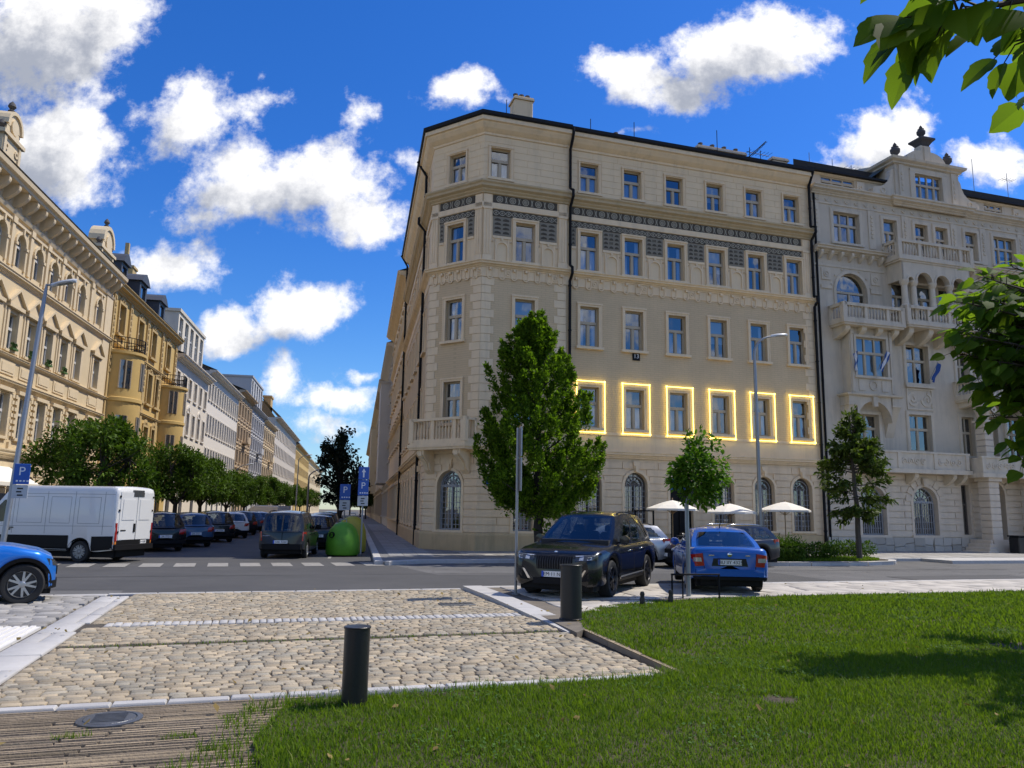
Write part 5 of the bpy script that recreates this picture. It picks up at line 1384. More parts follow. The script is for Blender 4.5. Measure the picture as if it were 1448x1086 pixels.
rhouse('ochre house third from the corner house down the side street', 64, 92, 18.4, 'beige_wall', R4, 9, 0, .9)
rhouse('cream house fourth from the corner house down the side street', 92, 135, 19.4, 'cream_sun', R4, 12, .1, .9, 1)
rhouse('far beige house at the end of the right row', 135, 215, 19.0, 'beige_wall', R4, 16, 0, .9)
# ================================================================ ground
def ground_mat(name, c1, c2, scale, rough=0.9, bump=0.3, bscale=250, patch=0.0, cracks=0.0):
    m = bpy.data.materials.new(name); m.use_nodes = True; n = NT(m.node_tree)
    out = n.add('ShaderNodeOutputMaterial'); p = n.add('ShaderNodeBsdfPrincipled', i_Roughness=rough); n.link(p.outputs[0], out.inputs[0])
    t = n.add('ShaderNodeTexCoord')
    a = n.add('ShaderNodeTexNoise', i_Scale=scale, i_Detail=8.0, i_Roughness=0.7); n.link(t.outputs['Object'], a.inputs['Vector'])
    c = n.mix(n.ramp(a.outputs[0], [(0.3, 0.0), (0.7, 1.0)]), c1, c2)
    f = n.add('ShaderNodeTexNoise', i_Scale=bscale, i_Detail=2.0); n.link(t.outputs['Object'], f.inputs['Vector'])
    c = n.mix(1.0, c, n.math('ADD', n.math('MULTIPLY', f.outputs[0], .7), .65), 'MULTIPLY')
    if patch:
        sp = n.add('ShaderNodeSeparateXYZ'); n.link(t.outputs['Object'], sp.inputs[0])
        mp = n.add('ShaderNodeMapping'); mp.inputs['Scale'].default_value = (0.09, 1.1, 1); n.link(t.outputs['Object'], mp.inputs[0])
        b2 = n.add('ShaderNodeTexNoise', i_Scale=1.0, i_Detail=5.0, i_Roughness=.6); n.link(mp.outputs[0], b2.inputs['Vector'])
        c = n.mix(1.0, c, n.math('ADD', n.math('MULTIPLY', b2.outputs[0], patch), 1 - patch / 2), 'MULTIPLY')
    if cracks:
        v = n.add('ShaderNodeTexVoronoi', feature='DISTANCE_TO_EDGE', i_Scale=.35); 
        wv = n.add('ShaderNodeTexNoise', i_Scale=2.0, i_Detail=4.0); n.link(t.outputs['Object'], wv.inputs['Vector'])
        n.link(n.vmath('ADD', t.outputs['Object'], wv.outputs['Color']).outputs[0], v.inputs['Vector'])
        k = n.ramp(v.outputs['Distance'], [(0.0, 1.0), (0.012, 0.0)])
        c = n.mix(n.math('MULTIPLY', k, cracks), c, tuple(x * .35 for x in c1))
    if cracks:
        o_ = n.add('ShaderNodeTexNoise', i_Scale=.42, i_Detail=3.0, i_Roughness=.5); n.link(t.outputs['Object'], o_.inputs['Vector'])
        c = n.mix(n.math('MULTIPLY', n.ramp(o_.outputs[0], [(.60, 0.0), (.70, 1.0)]), .35), c, tuple(x * .5 for x in c1))
    n.link(c, p.inputs['Base Color'])
    b = n.add('ShaderNodeBump', i_Strength=bump, i_Distance=0.01); n.link(f.outputs[0], b.inputs['Height']); n.link(b.outputs[0], p.inputs['Normal'])
    MATS[name] = m
    return m
ground_mat('asphalt', (0.095, 0.093, 0.089), (0.145, 0.141, 0.135), .5, .88, .5, 160, patch=.6, cracks=.75)
ground_mat('asphalt_dark', (0.058, 0.057, 0.056), (0.085, 0.083, 0.08), .5, .85, .5, 160, patch=.3)
ground_mat('tar', (0.02, 0.02, 0.02), (0.035, 0.034, 0.033), 2.0)
ground_mat('asphalt_light', (0.13, 0.127, 0.12), (0.17, 0.165, 0.155), .8)
ground_mat('earth', (0.10, 0.085, 0.06), (0.16, 0.13, 0.09), 1.0)
ground_mat('soil', (0.045, 0.034, 0.02), (0.085, 0.065, 0.04), 3.0, bump=.8, bscale=40)
ground_mat('joint_sand', (0.13, 0.11, 0.085), (0.20, 0.17, 0.13), 4.0, bump=.5, bscale=90)
ground_mat('joint_dark', (0.050, 0.042, 0.032), (0.10, 0.085, 0.065), 4.0, bump=.5, bscale=90)
ground_mat('path_grey', (0.16, 0.155, 0.15), (0.22, 0.215, 0.205), 1.0)
mat('cobble', (0.375, 0.305, 0.205), .8, .2, 1.2, .5, 38, island=.26, alt=(.80, .88, 1.0))
mat('cobble_grey', (0.31, 0.295, 0.27), .75, .14, 5, .35, 45, island=.25)
mat('slab', (0.46, 0.42, 0.36), .8, .08, 2.0, .2, 60, island=.16)
mat('granite', (0.47, 0.455, 0.43), .75, .08, 6, .25, 120, island=.10)
mat('edging', (0.29, 0.225, 0.145), .85, .2, 3, .4, 50, island=.32, alt=(.8, .8, .85))
mat('tactile', (0.70, 0.68, 0.63), .7, .05, 4, .1, 80)
mat('road_paint', (0.29, 0.275, 0.245), .75, .3, 5, .3, 60)
mat('lens_metal', (.12, .125, .13), .4, .15, 12, .2, 80, metal=.5)
def sheet(name, pts, z, m, sub=False):
    b = MB(); b.poly([(p[0], p[1], z) for p in pts]); o = b.build(name, M[m]); tag(o, kind='structure'); return o
def rdp(l): return [rd(a, b) for a, b in l]
g = sheet('ground', [(-2500, -1500), (2500, -1500), (2500, 4000), (-2500, 4000)], -.03, 'earth')
road = MB()
q = [rd(-400, 18.35), rd(400, 18.35), rd(400, 27.55), rd(-400, 27.55)]; road.poly([(p.x, p.y, 0) for p in q])
o = road.build('road', M['asphalt']); tag(o, kind='structure')
sheet('side_street', [st(19, -13.2), st(19, .7), st(700, .7), st(700, -13.2)], .004, 'asphalt_dark')
# darker strip across the road in front of the side street
sheet('asphalt_patch', rdp([(-2.7, 18.45), (16, 18.45), (16, 22.4), (5, 22.6), (4.4, 26.6), (-3.4, 26.6)]), .008, 'asphalt_dark')
def slab_block(name, pts, z1, m, z0=-.02):
    b = MB(); b.prism_xy([(p[0], p[1]) for p in pts], z0, z1); o = b.build(name, M[m]); tag(o, kind='structure'); return o
sheet('tar_seam', rdp([(-30, 22.9), (30, 23.0), (30, 23.06), (-30, 22.96)]), .0105, 'tar')
sheet('tar_seam', rdp([(16.0, 18.5), (16.06, 18.5), (16.1, 27.5), (16.04, 27.5)]), .0105, 'tar')
sheet('asphalt_patch', rdp([(19, 19.2), (24, 19.3), (24, 20.6), (19, 20.5)]), .0085, 'asphalt_dark')
sheet('asphalt_patch', rdp([(-9, 20.5), (-5.2, 20.6), (-5.3, 21.9), (-9, 21.8)]), .0085, 'asphalt_light')
# pavements
slab_block('pavement', [st(27.2, .95), rd(5.2, 27.85), rd(60, 27.85), rd(60, 34), rd(8.6, 33.6), rd(6.6, 36.0), st(36.5, 3.2), st(400, 3.2), st(400, .95)], .12, 'path_grey')
slab_block('pavement', [st(25, -19.5), st(25, -13.2), st(400, -13.2), st(400, -19.5)], .12, 'path_grey')
slab_block('pavement', [rd(4.62, 11.2), rd(4.95, 11.6), rd(5.3, 12.9), rd(6.2, 14), rd(7.6, 14.75), rd(9.5, 15.1), rd(13, 15.2), rd(60, 15.2), rd(60, 18.05), rd(5.05, 18.05)], .075, 'joint_sand')
slab_block('pavement', [rd(-60, -5), rd(-2.9, -5), rd(-2.9, 18.05), rd(-60, 18.05)], .012, 'joint_dark')
slab_block('pavement', [rd(-2.9, -5), rd(4.6, -5), rd(4.6, 18.05), rd(-2.9, 18.05)], .012, 'joint_dark')
# stones laid as real blocks
def stones(name, m, a0, a1, b0, b1, la, lb, z, h, jit, gap, inside=None, gb=None, rot=0, rag=.0, crown=.012, seed=1, skip=None):
    rr2 = np.random.default_rng(seed); V = []; F = []; gb = gap if gb is None else gb
    nb = int((b1 - b0) / lb)
    for j in range(nb):
        y0 = b0 + j * lb; a = a0 - rr2.random() * la
        while a < a1:
            w_ = la * (1 + (rr2.random() - .5) * jit)
            x0, x1 = max(a, a0) + gap / 2, min(a + w_, a1) - gap / 2; a += w_
            if x1 - x0 < la * .25: continue
            cx_, cy_ = (x0 + x1) / 2, y0 + lb / 2
            P = rd(cx_, cy_)
            if inside and not inside(cx_, cy_): continue
            k = len(V); dz = (rr2.random() - .5) * .012; e = min(.013, (lb - gb) * .2)
            q_ = (rr2.random((4, 2)) - .5) * rag * lb
            base = [(x0, y0 + gb / 2), (x1, y0 + gb / 2), (x1, y0 + lb - gb / 2), (x0, y0 + lb - gb / 2)]
            base = [(p[0] + d[0], p[1] + d[1]) for p, d in zip(base, q_)]
            ins = [(p[0] + (e if p[0] < cx_ else -e), p[1] + (e if p[1] < cy_ else -e)) for p in base]
            for p in base: w3 = rd(*p); V.append((w3.x, w3.y, z - .02))
            for p in base: w3 = rd(*p); V.append((w3.x, w3.y, z + h * .55 + dz))
            for p in ins: w3 = rd(*p); V.append((w3.x, w3.y, z + h + dz))
            w3 = rd(cx_, cy_); V.append((w3.x, w3.y, z + h + crown + dz))
            for i in range(4):
                i2 = (i + 1) % 4
                F += [(k + i, k + i2, k + 4 + i2, k + 4 + i), (k + 4 + i, k + 4 + i2, k + 8 + i2, k + 8 + i), (k + 8 + i, k + 8 + i2, k + 12, k + 12)]
    me = bpy.data.meshes.new(name); me.from_pydata(V, [], [f if f[2] != f[3] else f[:3] for f in F]); me.materials.append(M[m]); me.polygons.foreach_set('use_smooth', [True] * len(me.polygons)); me.set_sharp_from_angle(angle=R(50)); me.update()
    o = link(name, me); tag(o, kind='structure'); return o
stones('cobblestones', 'cobble', -2.4, 4.58, 8.40, 11.54, .175, .115, .012, .03, .5, .011, rag=.13, crown=.002, seed=2)
stones('cobblestones', 'cobble', -2.4, 4.58, 11.74, 13.42, .175, .117, .012, .03, .5, .011, rag=.13, crown=.002, seed=3)
stones('cobblestones', 'cobble', -2.4, 4.58, 13.82, 18.2, .178, .118, .012, .03, .5, .011, rag=.13, crown=.002, seed=4)
stones('white_stone_strip', 'granite', -2.2, 4.55, 13.46, 13.80, .12, .33, .012, .035, .3, .012, crown=.003, seed=5)
stones('edge_course', 'granite', -2.4, 4.4, 8.20, 8.38, .5, .16, .012, .038, .3, .012, crown=.002, seed=6)
stones('edging_rows', 'edging', -9, .62, 3.4, 8.16, 1.0, .066, .0, .042, .8, .016, gb=.034, rag=.22, crown=.003, seed=7)
# drain slot
b = MB(); P = [rd(-2.4, 11.53), rd(4.55, 11.53), rd(4.55, 11.75), rd(-2.4, 11.75)]; b.prism_xy([(p.x, p.y) for p in P], .0, .016); o = b.build('drain_channel', M['soil']); tag(o, kind='structure')
# kerbs
def kerb(name, pts, w_, z0, z1, m='granite', seg=1.0, close=False):
    b = MB()
    for p, q in zip(pts, pts[1:]):
        p = Vector(p[:2]); q = Vector(q[:2]); d = q - p; L = d.length
        if L < 1e-3: continue
        d.normalize(); n_ = Vector((-d.y, d.x)); k = max(1, round(L / seg))
        za, zb = (z1 if isinstance(z1, tuple) else (z1, z1))
        for i in range(k):
            s0, s1 = L * i / k + .006, L * (i + 1) / k - .006
            z0_, z1_ = za + (zb - za) * s0 / L, za + (zb - za) * s1 / L
            c = [p + d * s0, p + d * s1, p + d * s1 + n_ * w_, p + d * s0 + n_ * w_]; e = .015
            lo = [b.P(v.x, v.y, z0) for v in c]; zz = [z0_, z1_, z1_, z0_]
            mi = [b.P(v.x, v.y, z_ - e) for v, z_ in zip(c, zz)]
            cc = [p + d * (s0 + e) + n_ * e, p + d * (s1 - e) + n_ * e, p + d * (s1 - e) + n_ * (w_ - e), p + d * (s0 + e) + n_ * (w_ - e)]
            up = [b.P(v.x, v.y, z_) for v, z_ in zip(cc, zz)]
            for r1, r2 in ((lo, mi), (mi, up)):
                for i3 in range(4): b.F(r1[i3], r1[(i3 + 1) % 4], r2[(i3 + 1) % 4], r2[i3])
            b.F(*up)
    o = b.build(name, M[m]); tag(o, kind='structure'); return o
kerb('kerb', [rd(-60, 18.06), rd(-2.9, 18.06)], .28, -.03, .035)
kerb('kerb', [rd(-2.9, 18.22), rd(4.6, 18.22)], .14, -.03, .045)
kerb('kerb', [rd(5.05, 18.06), rd(60, 18.06)], .28, -.03, .09)
kerb('kerb', [rd(5.02, 18.1), rd(5.02, 15.9)], -.42, -.02, .125, seg=.9)
kerb('kerb', [rd(5.02, 15.9), rd(5.02, 11.5)], -.42, -.02, (.125, .045), seg=.9)
stones('border_slabs', 'granite', -2.95, -2.42, 3.5, 18.1, .53, .95, .012, .03, .0, .010, crown=.001, seed=9)
kerb('kerb', [rd(60, 27.85), rd(5.4, 27.85), st(27.3, .95)], .3, -.03, .135)
kerb('kerb', [st(27.3, .95), st(250, .95)], .28, -.03, .135)
kerb('kerb', [st(250, -13.2), st(25.5, -13.2)], .28, -.03, .135)
# left corner pavement pieces
stones('stone_setts', 'cobble_grey', -9.5, -2.98, 13.6, 18.0, .36, .24, .022, .03, .4, .018, rag=.2, seed=11)
stones('pavement_slabs', 'slab', -8, -2.98, 9.3, 11.2, .55, .46, .022, .022, .2, .01, crown=.001, seed=12)
b = MB()
for k in range(7):
    x0 = -3.77 + k * .108
    b.box(x0, x0 + .062, 11.1, 13.5, .05, .07)
b.box(-3.8, -3.0, 11.08, 13.52, .0, .052)
o = b.build('tactile_paving', M['tactile'], None, (0, 0, 0)); o.rotation_euler = (0, 0, RA); tag(o, kind='structure')
stones('pavement_slabs', 'slab', -5.2, -3.82, 11.2, 13.55, .45, .30, .022, .024, .2, .01, crown=.001, seed=13)
kerb('kerb', [rd(-9, 10.35), rd(-4.6, 10.35), rd(-3.4, 10.9), rd(-2.95, 11.2)], .24, -.02, .10)
sheet('asphalt_patch', rdp([(-9, 10.65), (-4.6, 10.65), (-3.6, 11.1), (-4.4, 11.5), (-9, 11.2)]), .05, 'asphalt_dark')
# right pavement slabs (under the parked cars)
stones('pavement_slabs', 'slab', 5.48, 60, 15.2, 18.03, .85, .47, .07, .025, .7, .012, rag=.12, crown=.002, seed=14, inside=lambda a, b: b > np.interp(a, [5, 5.3, 6.2, 7.6, 9.5, 13], [11.6, 12.9, 14, 14.75, 15.1, 15.25]) + .1)
stones('pavement_slabs', 'slab', 5.48, 8.6, 12.6, 15.2, .8, .47, .07, .025, .7, .012, rag=.12, crown=.002, seed=15, inside=lambda a, b: b > np.interp(a, [5, 5.3, 6.2, 7.6, 9.5, 13], [11.6, 12.9, 14, 14.75, 15.1, 15.25]) + .1)
# far pavement slabs
stones('pavement_slabs', 'cobble_grey', 8.0, 42, 28.2, 33.7, .9, .6, .112, .02, .3, .015, crown=.001, seed=16)
stp_ = []
def in_sw(a, b_): return True
b = MB()
for i in range(70):
    for j in range(3):
        s0 = 30.2 + i * .95; o0 = 1.28 + j * .58
        c = [st(s0 + .01, o0 + .01), st(s0 + .94, o0 + .01), st(s0 + .94, o0 + .57), st(s0 + .01, o0 + .57)]
        b.prism_xy([(p.x, p.y) for p in c][::-1], .1, .128)
mat('sw_slab', (.27, .265, .255), .85, .08, 2, .2, 60, island=.12)
o = b.build('pavement_slabs', M['sw_slab']); tag(o, kind='structure')
# zebra crossing over the side street mouth
for k in range(12):
    a = -7.4 + k * .985
    p = [rd(a, 26.5), rd(a + .62, 26.5), rd(a + .56, 28.1), rd(a - .06, 28.1)]
    b = MB(); b.poly([(v.x, v.y, .014) for v in p]); o = b.build('road_marking', M['road_paint']); tag(o, kind='structure')
b = MB()
for (s0, s1, o_) in ((30.5, 60, -1.0),):
    p = [st(s0, o_), st(s0, o_ + .12), st(s1, o_ + .12), st(s1, o_)]; b.poly([(v.x, v.y, .012) for v in p][::-1])
o = b.build('road_marking', M['road_paint']); tag(o, kind='structure')
p = [rd(5.4, 27.3), rd(11, 27.3), rd(11, 27.42), rd(5.4, 27.42)]; b = MB(); b.poly([(v.x, v.y, .014) for v in p]); o = b.build('road_marking', M['road_paint']); tag(o, kind='structure')
# manholes and gully
def disc(name, P, rx, lab, rect=False, z=.06):
    t = MB()
    if rect: t.bbox(-rx, rx, -rx * .55, rx * .55, -.03, z, .01); [t.box(-rx + .05 + k * .09, -rx + .09 + k * .09, -rx * .5, rx * .5, z, z + .006) for k in range(int(2 * rx / .09) - 1)]
    else:
        t.lathe([(rx + .05, -.02), (rx + .05, z - .006), (rx + .005, z), (rx, z - .01), (rx - .01, z), (.0, z + .003)], 28)
        for k in range(7): t.box(-rx * .6, rx * .6, -rx * .6 + k * rx * .2, -rx * .6 + k * rx * .2 + .02, z, z + .006)
    o = t.build(name, M['lens_metal'], None, (P.x, P.y, 0), RA); tag(o, lab, 'manhole')
disc('manhole_cover', rd(-1.11, 7.67), .21, 'round grey manhole cover set in the narrow edging rows', z=.062)
disc('drain_grate', rd(3.75, 15.2), .34, 'dark rectangular drain grate in the cobbles near the kerb', True, .062)
# ---- planted island by the umbrellas
isl = [rd(16.9, 27.9), rd(18.0, 26.55)] + [rd(18.0 + 5.6 * k / 4, 26.3 + .08 * k) for k in range(5)] + [rd(24.3, 26.9), rd(24.6, 27.4), rd(24.4, 27.9)]
isl = [rd(18.0, 27.9), rd(18.2, 25.7), rd(20, 25.5), rd(22.6, 25.5), rd(24.2, 25.9), rd(25.0, 26.7), rd(25.1, 27.9)]
slab_block('planting_island', isl, .13, 'soil')
kerb('kerb', isl[1:], -.26, -.02, .14, seg=.8)
# ---- lawn
lawn = [(.35, 7.85), (3.0, 8.0), (4.30, 8.05), (4.70, 8.3), (4.84, 10.5), (4.9, 11.6), (5.3, 12.9), (6.2, 14.0), (7.6, 14.75), (9.5, 15.1), (13, 15.2), (40, 15.2), (40, -6), (.2, -6), (.22, 5.0), (.05, 6.6)]
lb = MB(); lb.poly([(*rd(a, b_).xy, .07) for a, b_ in lawn]); lb2 = [(*rd(a, b_).xy, .07) for a, b_ in lawn]
for p, q in zip(lb2, lb2[1:] + lb2[:1]): lb.poly([(p[0], p[1], 0), (q[0], q[1], 0), q, p])
o = lb.build('lawn_soil', M['soil']); tag(o, kind='structure')
kerb('lawn_edging', [rd(4.66, 8.2), rd(4.80, 10.5), rd(4.86, 11.5)], -.04, -.02, .072, 'edging', seg=1.2)
def inpoly(x, y, poly):
    ins = np.zeros(len(x), bool); n = len(poly)
    for i in range(n):
        x0, y0 = poly[i]; x1, y1 = poly[(i + 1) % n]
        c = ((y0 > y) != (y1 > y)) & (x < (x1 - x0) * (y - y0) / (y1 - y0 + 1e-12) + x0); ins ^= c
    return ins
def blades(N, rng, amin, amax, bmin, bmax, hmin, hmax, wid, poly, z, extra=None, spread=.9):
    a = rng.uniform(amin, amax, N); b_ = rng.uniform(bmin, bmax, N)
    k = inpoly(a, b_, poly)
    if extra is not None: k &= extra(a, b_, rng)
    a, b_ = a[k], b_[k]; n = len(a)
    x = D2.x * a + E2.x * b_; y = D2.y * a + E2.y * b_
    h = rng.uniform(hmin, hmax, n); th = rng.uniform(0, 2 * np.pi, n); ln = rng.uniform(.15, spread, n) * h
    # clump height variation
    h *= .75 + .5 * (.5 + .5 * np.sin(x * 2.1 + 1.3 * np.sin(y * 1.7)) * np.sin(y * 2.6 + 1.1 * np.sin(x * 1.3)))
    dx, dy_ = np.cos(th), np.sin(th); wx, wy = -dy_ * wid, dx * wid
    V = np.zeros((n, 5, 3))
    V[:, 0] = np.stack([x - wx, y - wy, np.full(n, z)], 1); V[:, 1] = np.stack([x + wx, y + wy, np.full(n, z)], 1)
    mx, my = x + dx * ln * .35, y + dy_ * ln * .35
    V[:, 2] = np.stack([mx + wx * .8, my + wy * .8, z + h * .62], 1); V[:, 3] = np.stack([mx - wx * .8, my - wy * .8, z + h * .62], 1)
    V[:, 4] = np.stack([x + dx * ln, y + dy_ * ln, z + h], 1)
    return V
rng = np.random.default_rng(5)
bare = [(rd(.9, 5.2), .0), ]
def keep(a, b_, rng):
    x = D2.x * a + E2.x * b_; y = D2.y * a + E2.y * b_
    d1 = np.hypot((x - 2.65) / .24, (y - 7.95) / .20); d2 = np.hypot((x - 2.3) / .5, (y - 10.4) / .35); d3 = np.hypot((x + .7) / .8, (y - 8.0) / .12)
    pt_ = np.sin(x * 3.1 + 2.2 * np.sin(y * 2.3)) * np.sin(y * 3.7 + 1.9 * np.sin(x * 2.9)); ok = pt_ < rng.uniform(.62, 1.6, len(a))
    return ok & (d1 > rng.uniform(.55, 1.1, len(a))) & (d2 > rng.uniform(.0, 1.1, len(a))) & (d3 > rng.uniform(0, 1.1, len(a)))
parts = [blades(260000, rng, 0, 10, 3.6, 9.4, .022, .062, .0034, lawn, .065, keep), blades(15000, rng, 0, 10, 3.6, 9.4, .05, .095, .005, lawn, .065, keep, 1.4), blades(190000, rng, 4, 27, 9.0, 15.3, .025, .065, .0065, lawn, .065, keep), blades(8000, rng, 4, 20, 9.0, 15.3, .05, .09, .008, lawn, .065, keep, 1.3), blades(60000, rng, 10, 40, 2, 15.3, .05, .11, .012, lawn, .065),
         blades(9000, rng, .0, 5.2, 7.6, 12.2, .05, .12, .004, [(.2, 7.7), (4.4, 7.95), (5.0, 8.4), (5.1, 11.6), (4.85, 11.6), (4.72, 8.6), (4.2, 8.2), (.2, 8.0)], .05, None, 1.2),
         blades(4500, rng, -.6, .9, 4.6, 8.0, .03, .11, .004, [(-1.0, 4.6), (.5, 4.6), (.9, 8.0), (0.0, 7.95)], .03, lambda a, b_, r: r.random(len(a)) < np.clip(1.0 - np.abs(a - .2) * .9 - (np.sin(a * 9) * np.sin(b_ * 7) * .5), 0, 1))]
# stray tufts between the edging rows and along joints
tx = []
for (a, b_) in ((-1.0, 6.2), (-.5, 7.0), (-1.9, 5.9), (-.2, 6.6), (-.1, 7.5), (-.35, 6.05), (-1.3, 7.2), (-2.4, 6.4), (-.6, 5.5), (.0, 5.9), (-2.8, 5.6)):
    tx.append(blades(90, rng, a - .14, a + .14, b_ - .05, b_ + .05, .02, .06, .003, [(a - .2, b_ - .1), (a + .2, b_ - .1), (a + .2, b_ + .1), (a - .2, b_ + .1)], .03))
tx.append(blades(500, rng, -2.3, 4.5, 11.58, 11.7, .015, .04, .005, [(-3, 11.4), (5, 11.4), (5, 11.8), (-3, 11.8)], .02))
V = np.concatenate(parts + tx); n = len(V)
base = np.arange(n)[:, None] * 5
tri = np.concatenate([base + np.array([0, 1, 2]), base + np.array([0, 2, 3]), base + np.array([3, 2, 4])]).reshape(-1, 3)
leaf_mat('grass', (0.042, 0.100, 0.008), (0.140, 0.228, 0.018), .38, .6, (0.22, 0.36, 0.012))
o = link('lawn_grass', big_mesh('lawn_grass', V.reshape(-1, 3), tri, [M['grass']])); tag(o, kind='stuff')
# clover patches and a few fallen leaves
def flat_leaves(name, N, rng, amin, amax, bmin, bmax, smin, smax, poly, z, m, test=None, tilt=.35):
    a = rng.uniform(amin, amax, N); b_ = rng.uniform(bmin, bmax, N); k = inpoly(a, b_, poly) if poly else np.ones(N, bool)
    if test is not None: k &= test(a, b_, rng)
    a, b_ = a[k], b_[k]; n = len(a); x = D2.x * a + E2.x * b_; y = D2.y * a + E2.y * b_; sz = rng.uniform(smin, smax, n)[:, None]; th = rng.uniform(0, 6.28, n)
    d = np.stack([np.cos(th), np.sin(th), rng.normal(0, tilt, n)], 1); s_ = np.stack([-np.sin(th), np.cos(th), rng.normal(0, tilt, n)], 1); P0 = np.stack([x, y, np.full(n, z) + rng.uniform(0, .02, n)], 1)
    V = np.stack([P0 - d * sz, P0 - d * sz * .3 + s_ * sz * .7, P0 + d * sz, P0 - d * sz * .3 - s_ * sz * .7], 1)
    o = link(name, big_mesh(name, V.reshape(-1, 3), np.arange(n * 4).reshape(-1, 4), [M[m]])); tag(o, kind='stuff'); return o
leaf_mat('clover', (0.045, 0.10, 0.02), (0.10, 0.19, 0.04), .2, .6); leaf_mat('dry_leaf', (0.14, 0.09, 0.03), (0.32, 0.24, 0.09), .15, .7)
flat_leaves('clover', 60000, rng, 0, 16, 3.6, 15, .010, .020, lawn, .10, 'clover', lambda a, b, r: np.sin(a * 1.7 + 2 * np.sin(b * .9)) * np.sin(b * 2.1 + 1.5 * np.sin(a * 1.1)) > r.uniform(.35, .95, len(a)))
flat_leaves('fallen_leaves', 420, rng, -3, 16, 4, 18.3, .018, .045, None, .09, 'dry_leaf')
# grass on the island
ip = [(18.4, 27.7), (18.5, 26.0), (22.6, 25.8), (24.0, 26.2), (24.7, 26.9), (24.8, 27.8)]
V = blades(9000, rng, 18, 25, 25.7, 28, .05, .12, .012, ip, .13); base = np.arange(len(V))[:, None] * 5
tri = np.concatenate([base + np.array([0, 1, 2]), base + np.array([0, 2, 3]), base + np.array([3, 2, 4])]).reshape(-1, 3)
o = link('island_grass', big_mesh('island_grass', V.reshape(-1, 3), tri, [M['grass']])); tag(o, kind='stuff')
# ================================================================ vehicles
def paint(name, col, metal=0.1, rough=0.3, coat=.7):
    m = mat(name, col, rough, 0.02, 2.0, metal=metal, coat=coat, spec=.3); return m
paint('paint_black', (0.004, 0.005, 0.008), 0, .25, .6); paint('paint_blue', (0.010, 0.10, 0.42), .1); paint('paint_bright_blue', (0.01, 0.17, 0.62), .2)
paint('paint_white', (0.72, 0.72, 0.70), 0, .35); paint('paint_silver', (0.40, 0.41, 0.42), .55, .3); paint('paint_navy', (0.006, 0.009, 0.018)); paint('paint_grey', (0.10, 0.105, 0.11), .4)
paint('paint_mpv', (0.028, 0.031, 0.036), .2, .35); paint('paint_steel_blue', (0.035, 0.075, 0.15), .3)
mat('trim_black', (0.008, 0.008, 0.009), .65, .1, 8, spec=.2); mat('tyre', (0.018, 0.018, 0.018), .85, .1, 10); mat('underbody', (0.006, 0.006, 0.006), .95, 0)
mat('alloy', (0.42, 0.43, 0.44), .3, .05, 8, metal=.8); mat('dark_alloy', (.05, .05, .055), .35, .05, 8, metal=.7); mat('chrome', (.7, .7, .7), .12, 0, metal=1.0)
mat('lamp_red', (.36, .012, .010), .15, .1, 20, coat=1.0); mat('lamp_clear', (.55, .57, .6), .1, .2, 25, metal=.5, coat=1.0); mat('lamp_dark', (.05, .055, .06), .1, .2, 25, coat=1.0); mat('lamp_orange', (.75, .22, .02), .2, .05, 20, coat=1)
mat('plate_white', (.78, .78, .76), .5, .02, 5); mat('plate_blue', (.02, .08, .5), .5, 0); mat('letter_black', (.02, .02, .02), .6, 0)
glass_mat('car_glass', body=(0.006, 0.008, 0.010), f0=0.045, rough=.01)
glass_mat('car_glass_clear', tint_c=(.42, .48, .52), f0=0.07, rough=.01)
mat('seat_dark', (.03, .03, .032), .8, .1, 6)
WHEELS = {}
def wheel(parent, x, y, r, w_, rim='alloy', spokes=5):
    k = (round(r, 3), w_, rim, spokes)
    if k not in WHEELS:
        t = MB(); t.lathe([(r * .66, -w_ / 2 + .01), (r * .70, -w_ / 2), (r * .93, -w_ / 2), (r * .985, -w_ / 2 + .03), (r, -w_ / 4), (r, w_ / 4), (r * .985, w_ / 2 - .03), (r * .93, w_ / 2), (r * .70, w_ / 2), (r * .66, w_ / 2 - .01)], 32, axis='x')
        m = MB(); R0 = r * .69
        m.lathe([(R0, -w_ / 2 + .015), (R0 * .97, w_ / 2 - .02), (R0 * .93, w_ / 2 + .004), (R0 * .90, w_ / 2 - .01), (R0 * .88, w_ / 2 - .07)], 32, axis='x')
        m.lathe([(R0 * .26, w_ / 2 - .07), (R0 * .24, w_ / 2 - .005), (R0 * .17, w_ / 2 + .006), (0, w_ / 2 + .008)], 16, axis='x')
        for s in range(spokes):
            for e in (-1, 1):
                a = 2 * math.pi * s / spokes + e * .10; b = 2 * math.pi * s / spokes + e * .24
                p = []
                for (rad, ang, hw) in ((R0 * .2, a, .022), (R0 * .92, b, .018)):
                    c, s_ = math.cos(ang), math.sin(ang); p.append([(rad * c - hw * s_, rad * s_ + hw * c), (rad * c + hw * s_, rad * s_ - hw * c)])
                q = [p[0][0], p[0][1], p[1][1], p[1][0]]
                f_ = [m.P(w_ / 2 - .004, yy, zz) for yy, zz in q]; g_ = [m.P(w_ / 2 - .045, yy, zz) for yy, zz in q]
                m.F(*f_)
                for i in range(4): m.F(f_[i], f_[(i + 1) % 4], g_[(i + 1) % 4], g_[i])
        d = MB(); d.lathe([(R0 * .9, w_ / 2 - .08), (0, w_ / 2 - .08)], 24, axis='x')
        WHEELS[k] = (t.mesh('wheel', M['tyre'], 35), m.mesh('rim', M[rim], 30), d.mesh('brake_disc', M['dark_alloy']))
    a, b, c = WHEELS[k]
    o = link('wheel', a, parent, (x, y, r), R(90) if y > 0 else R(-90)); link('rim', b, o); link('brake_disc', c, o); return o
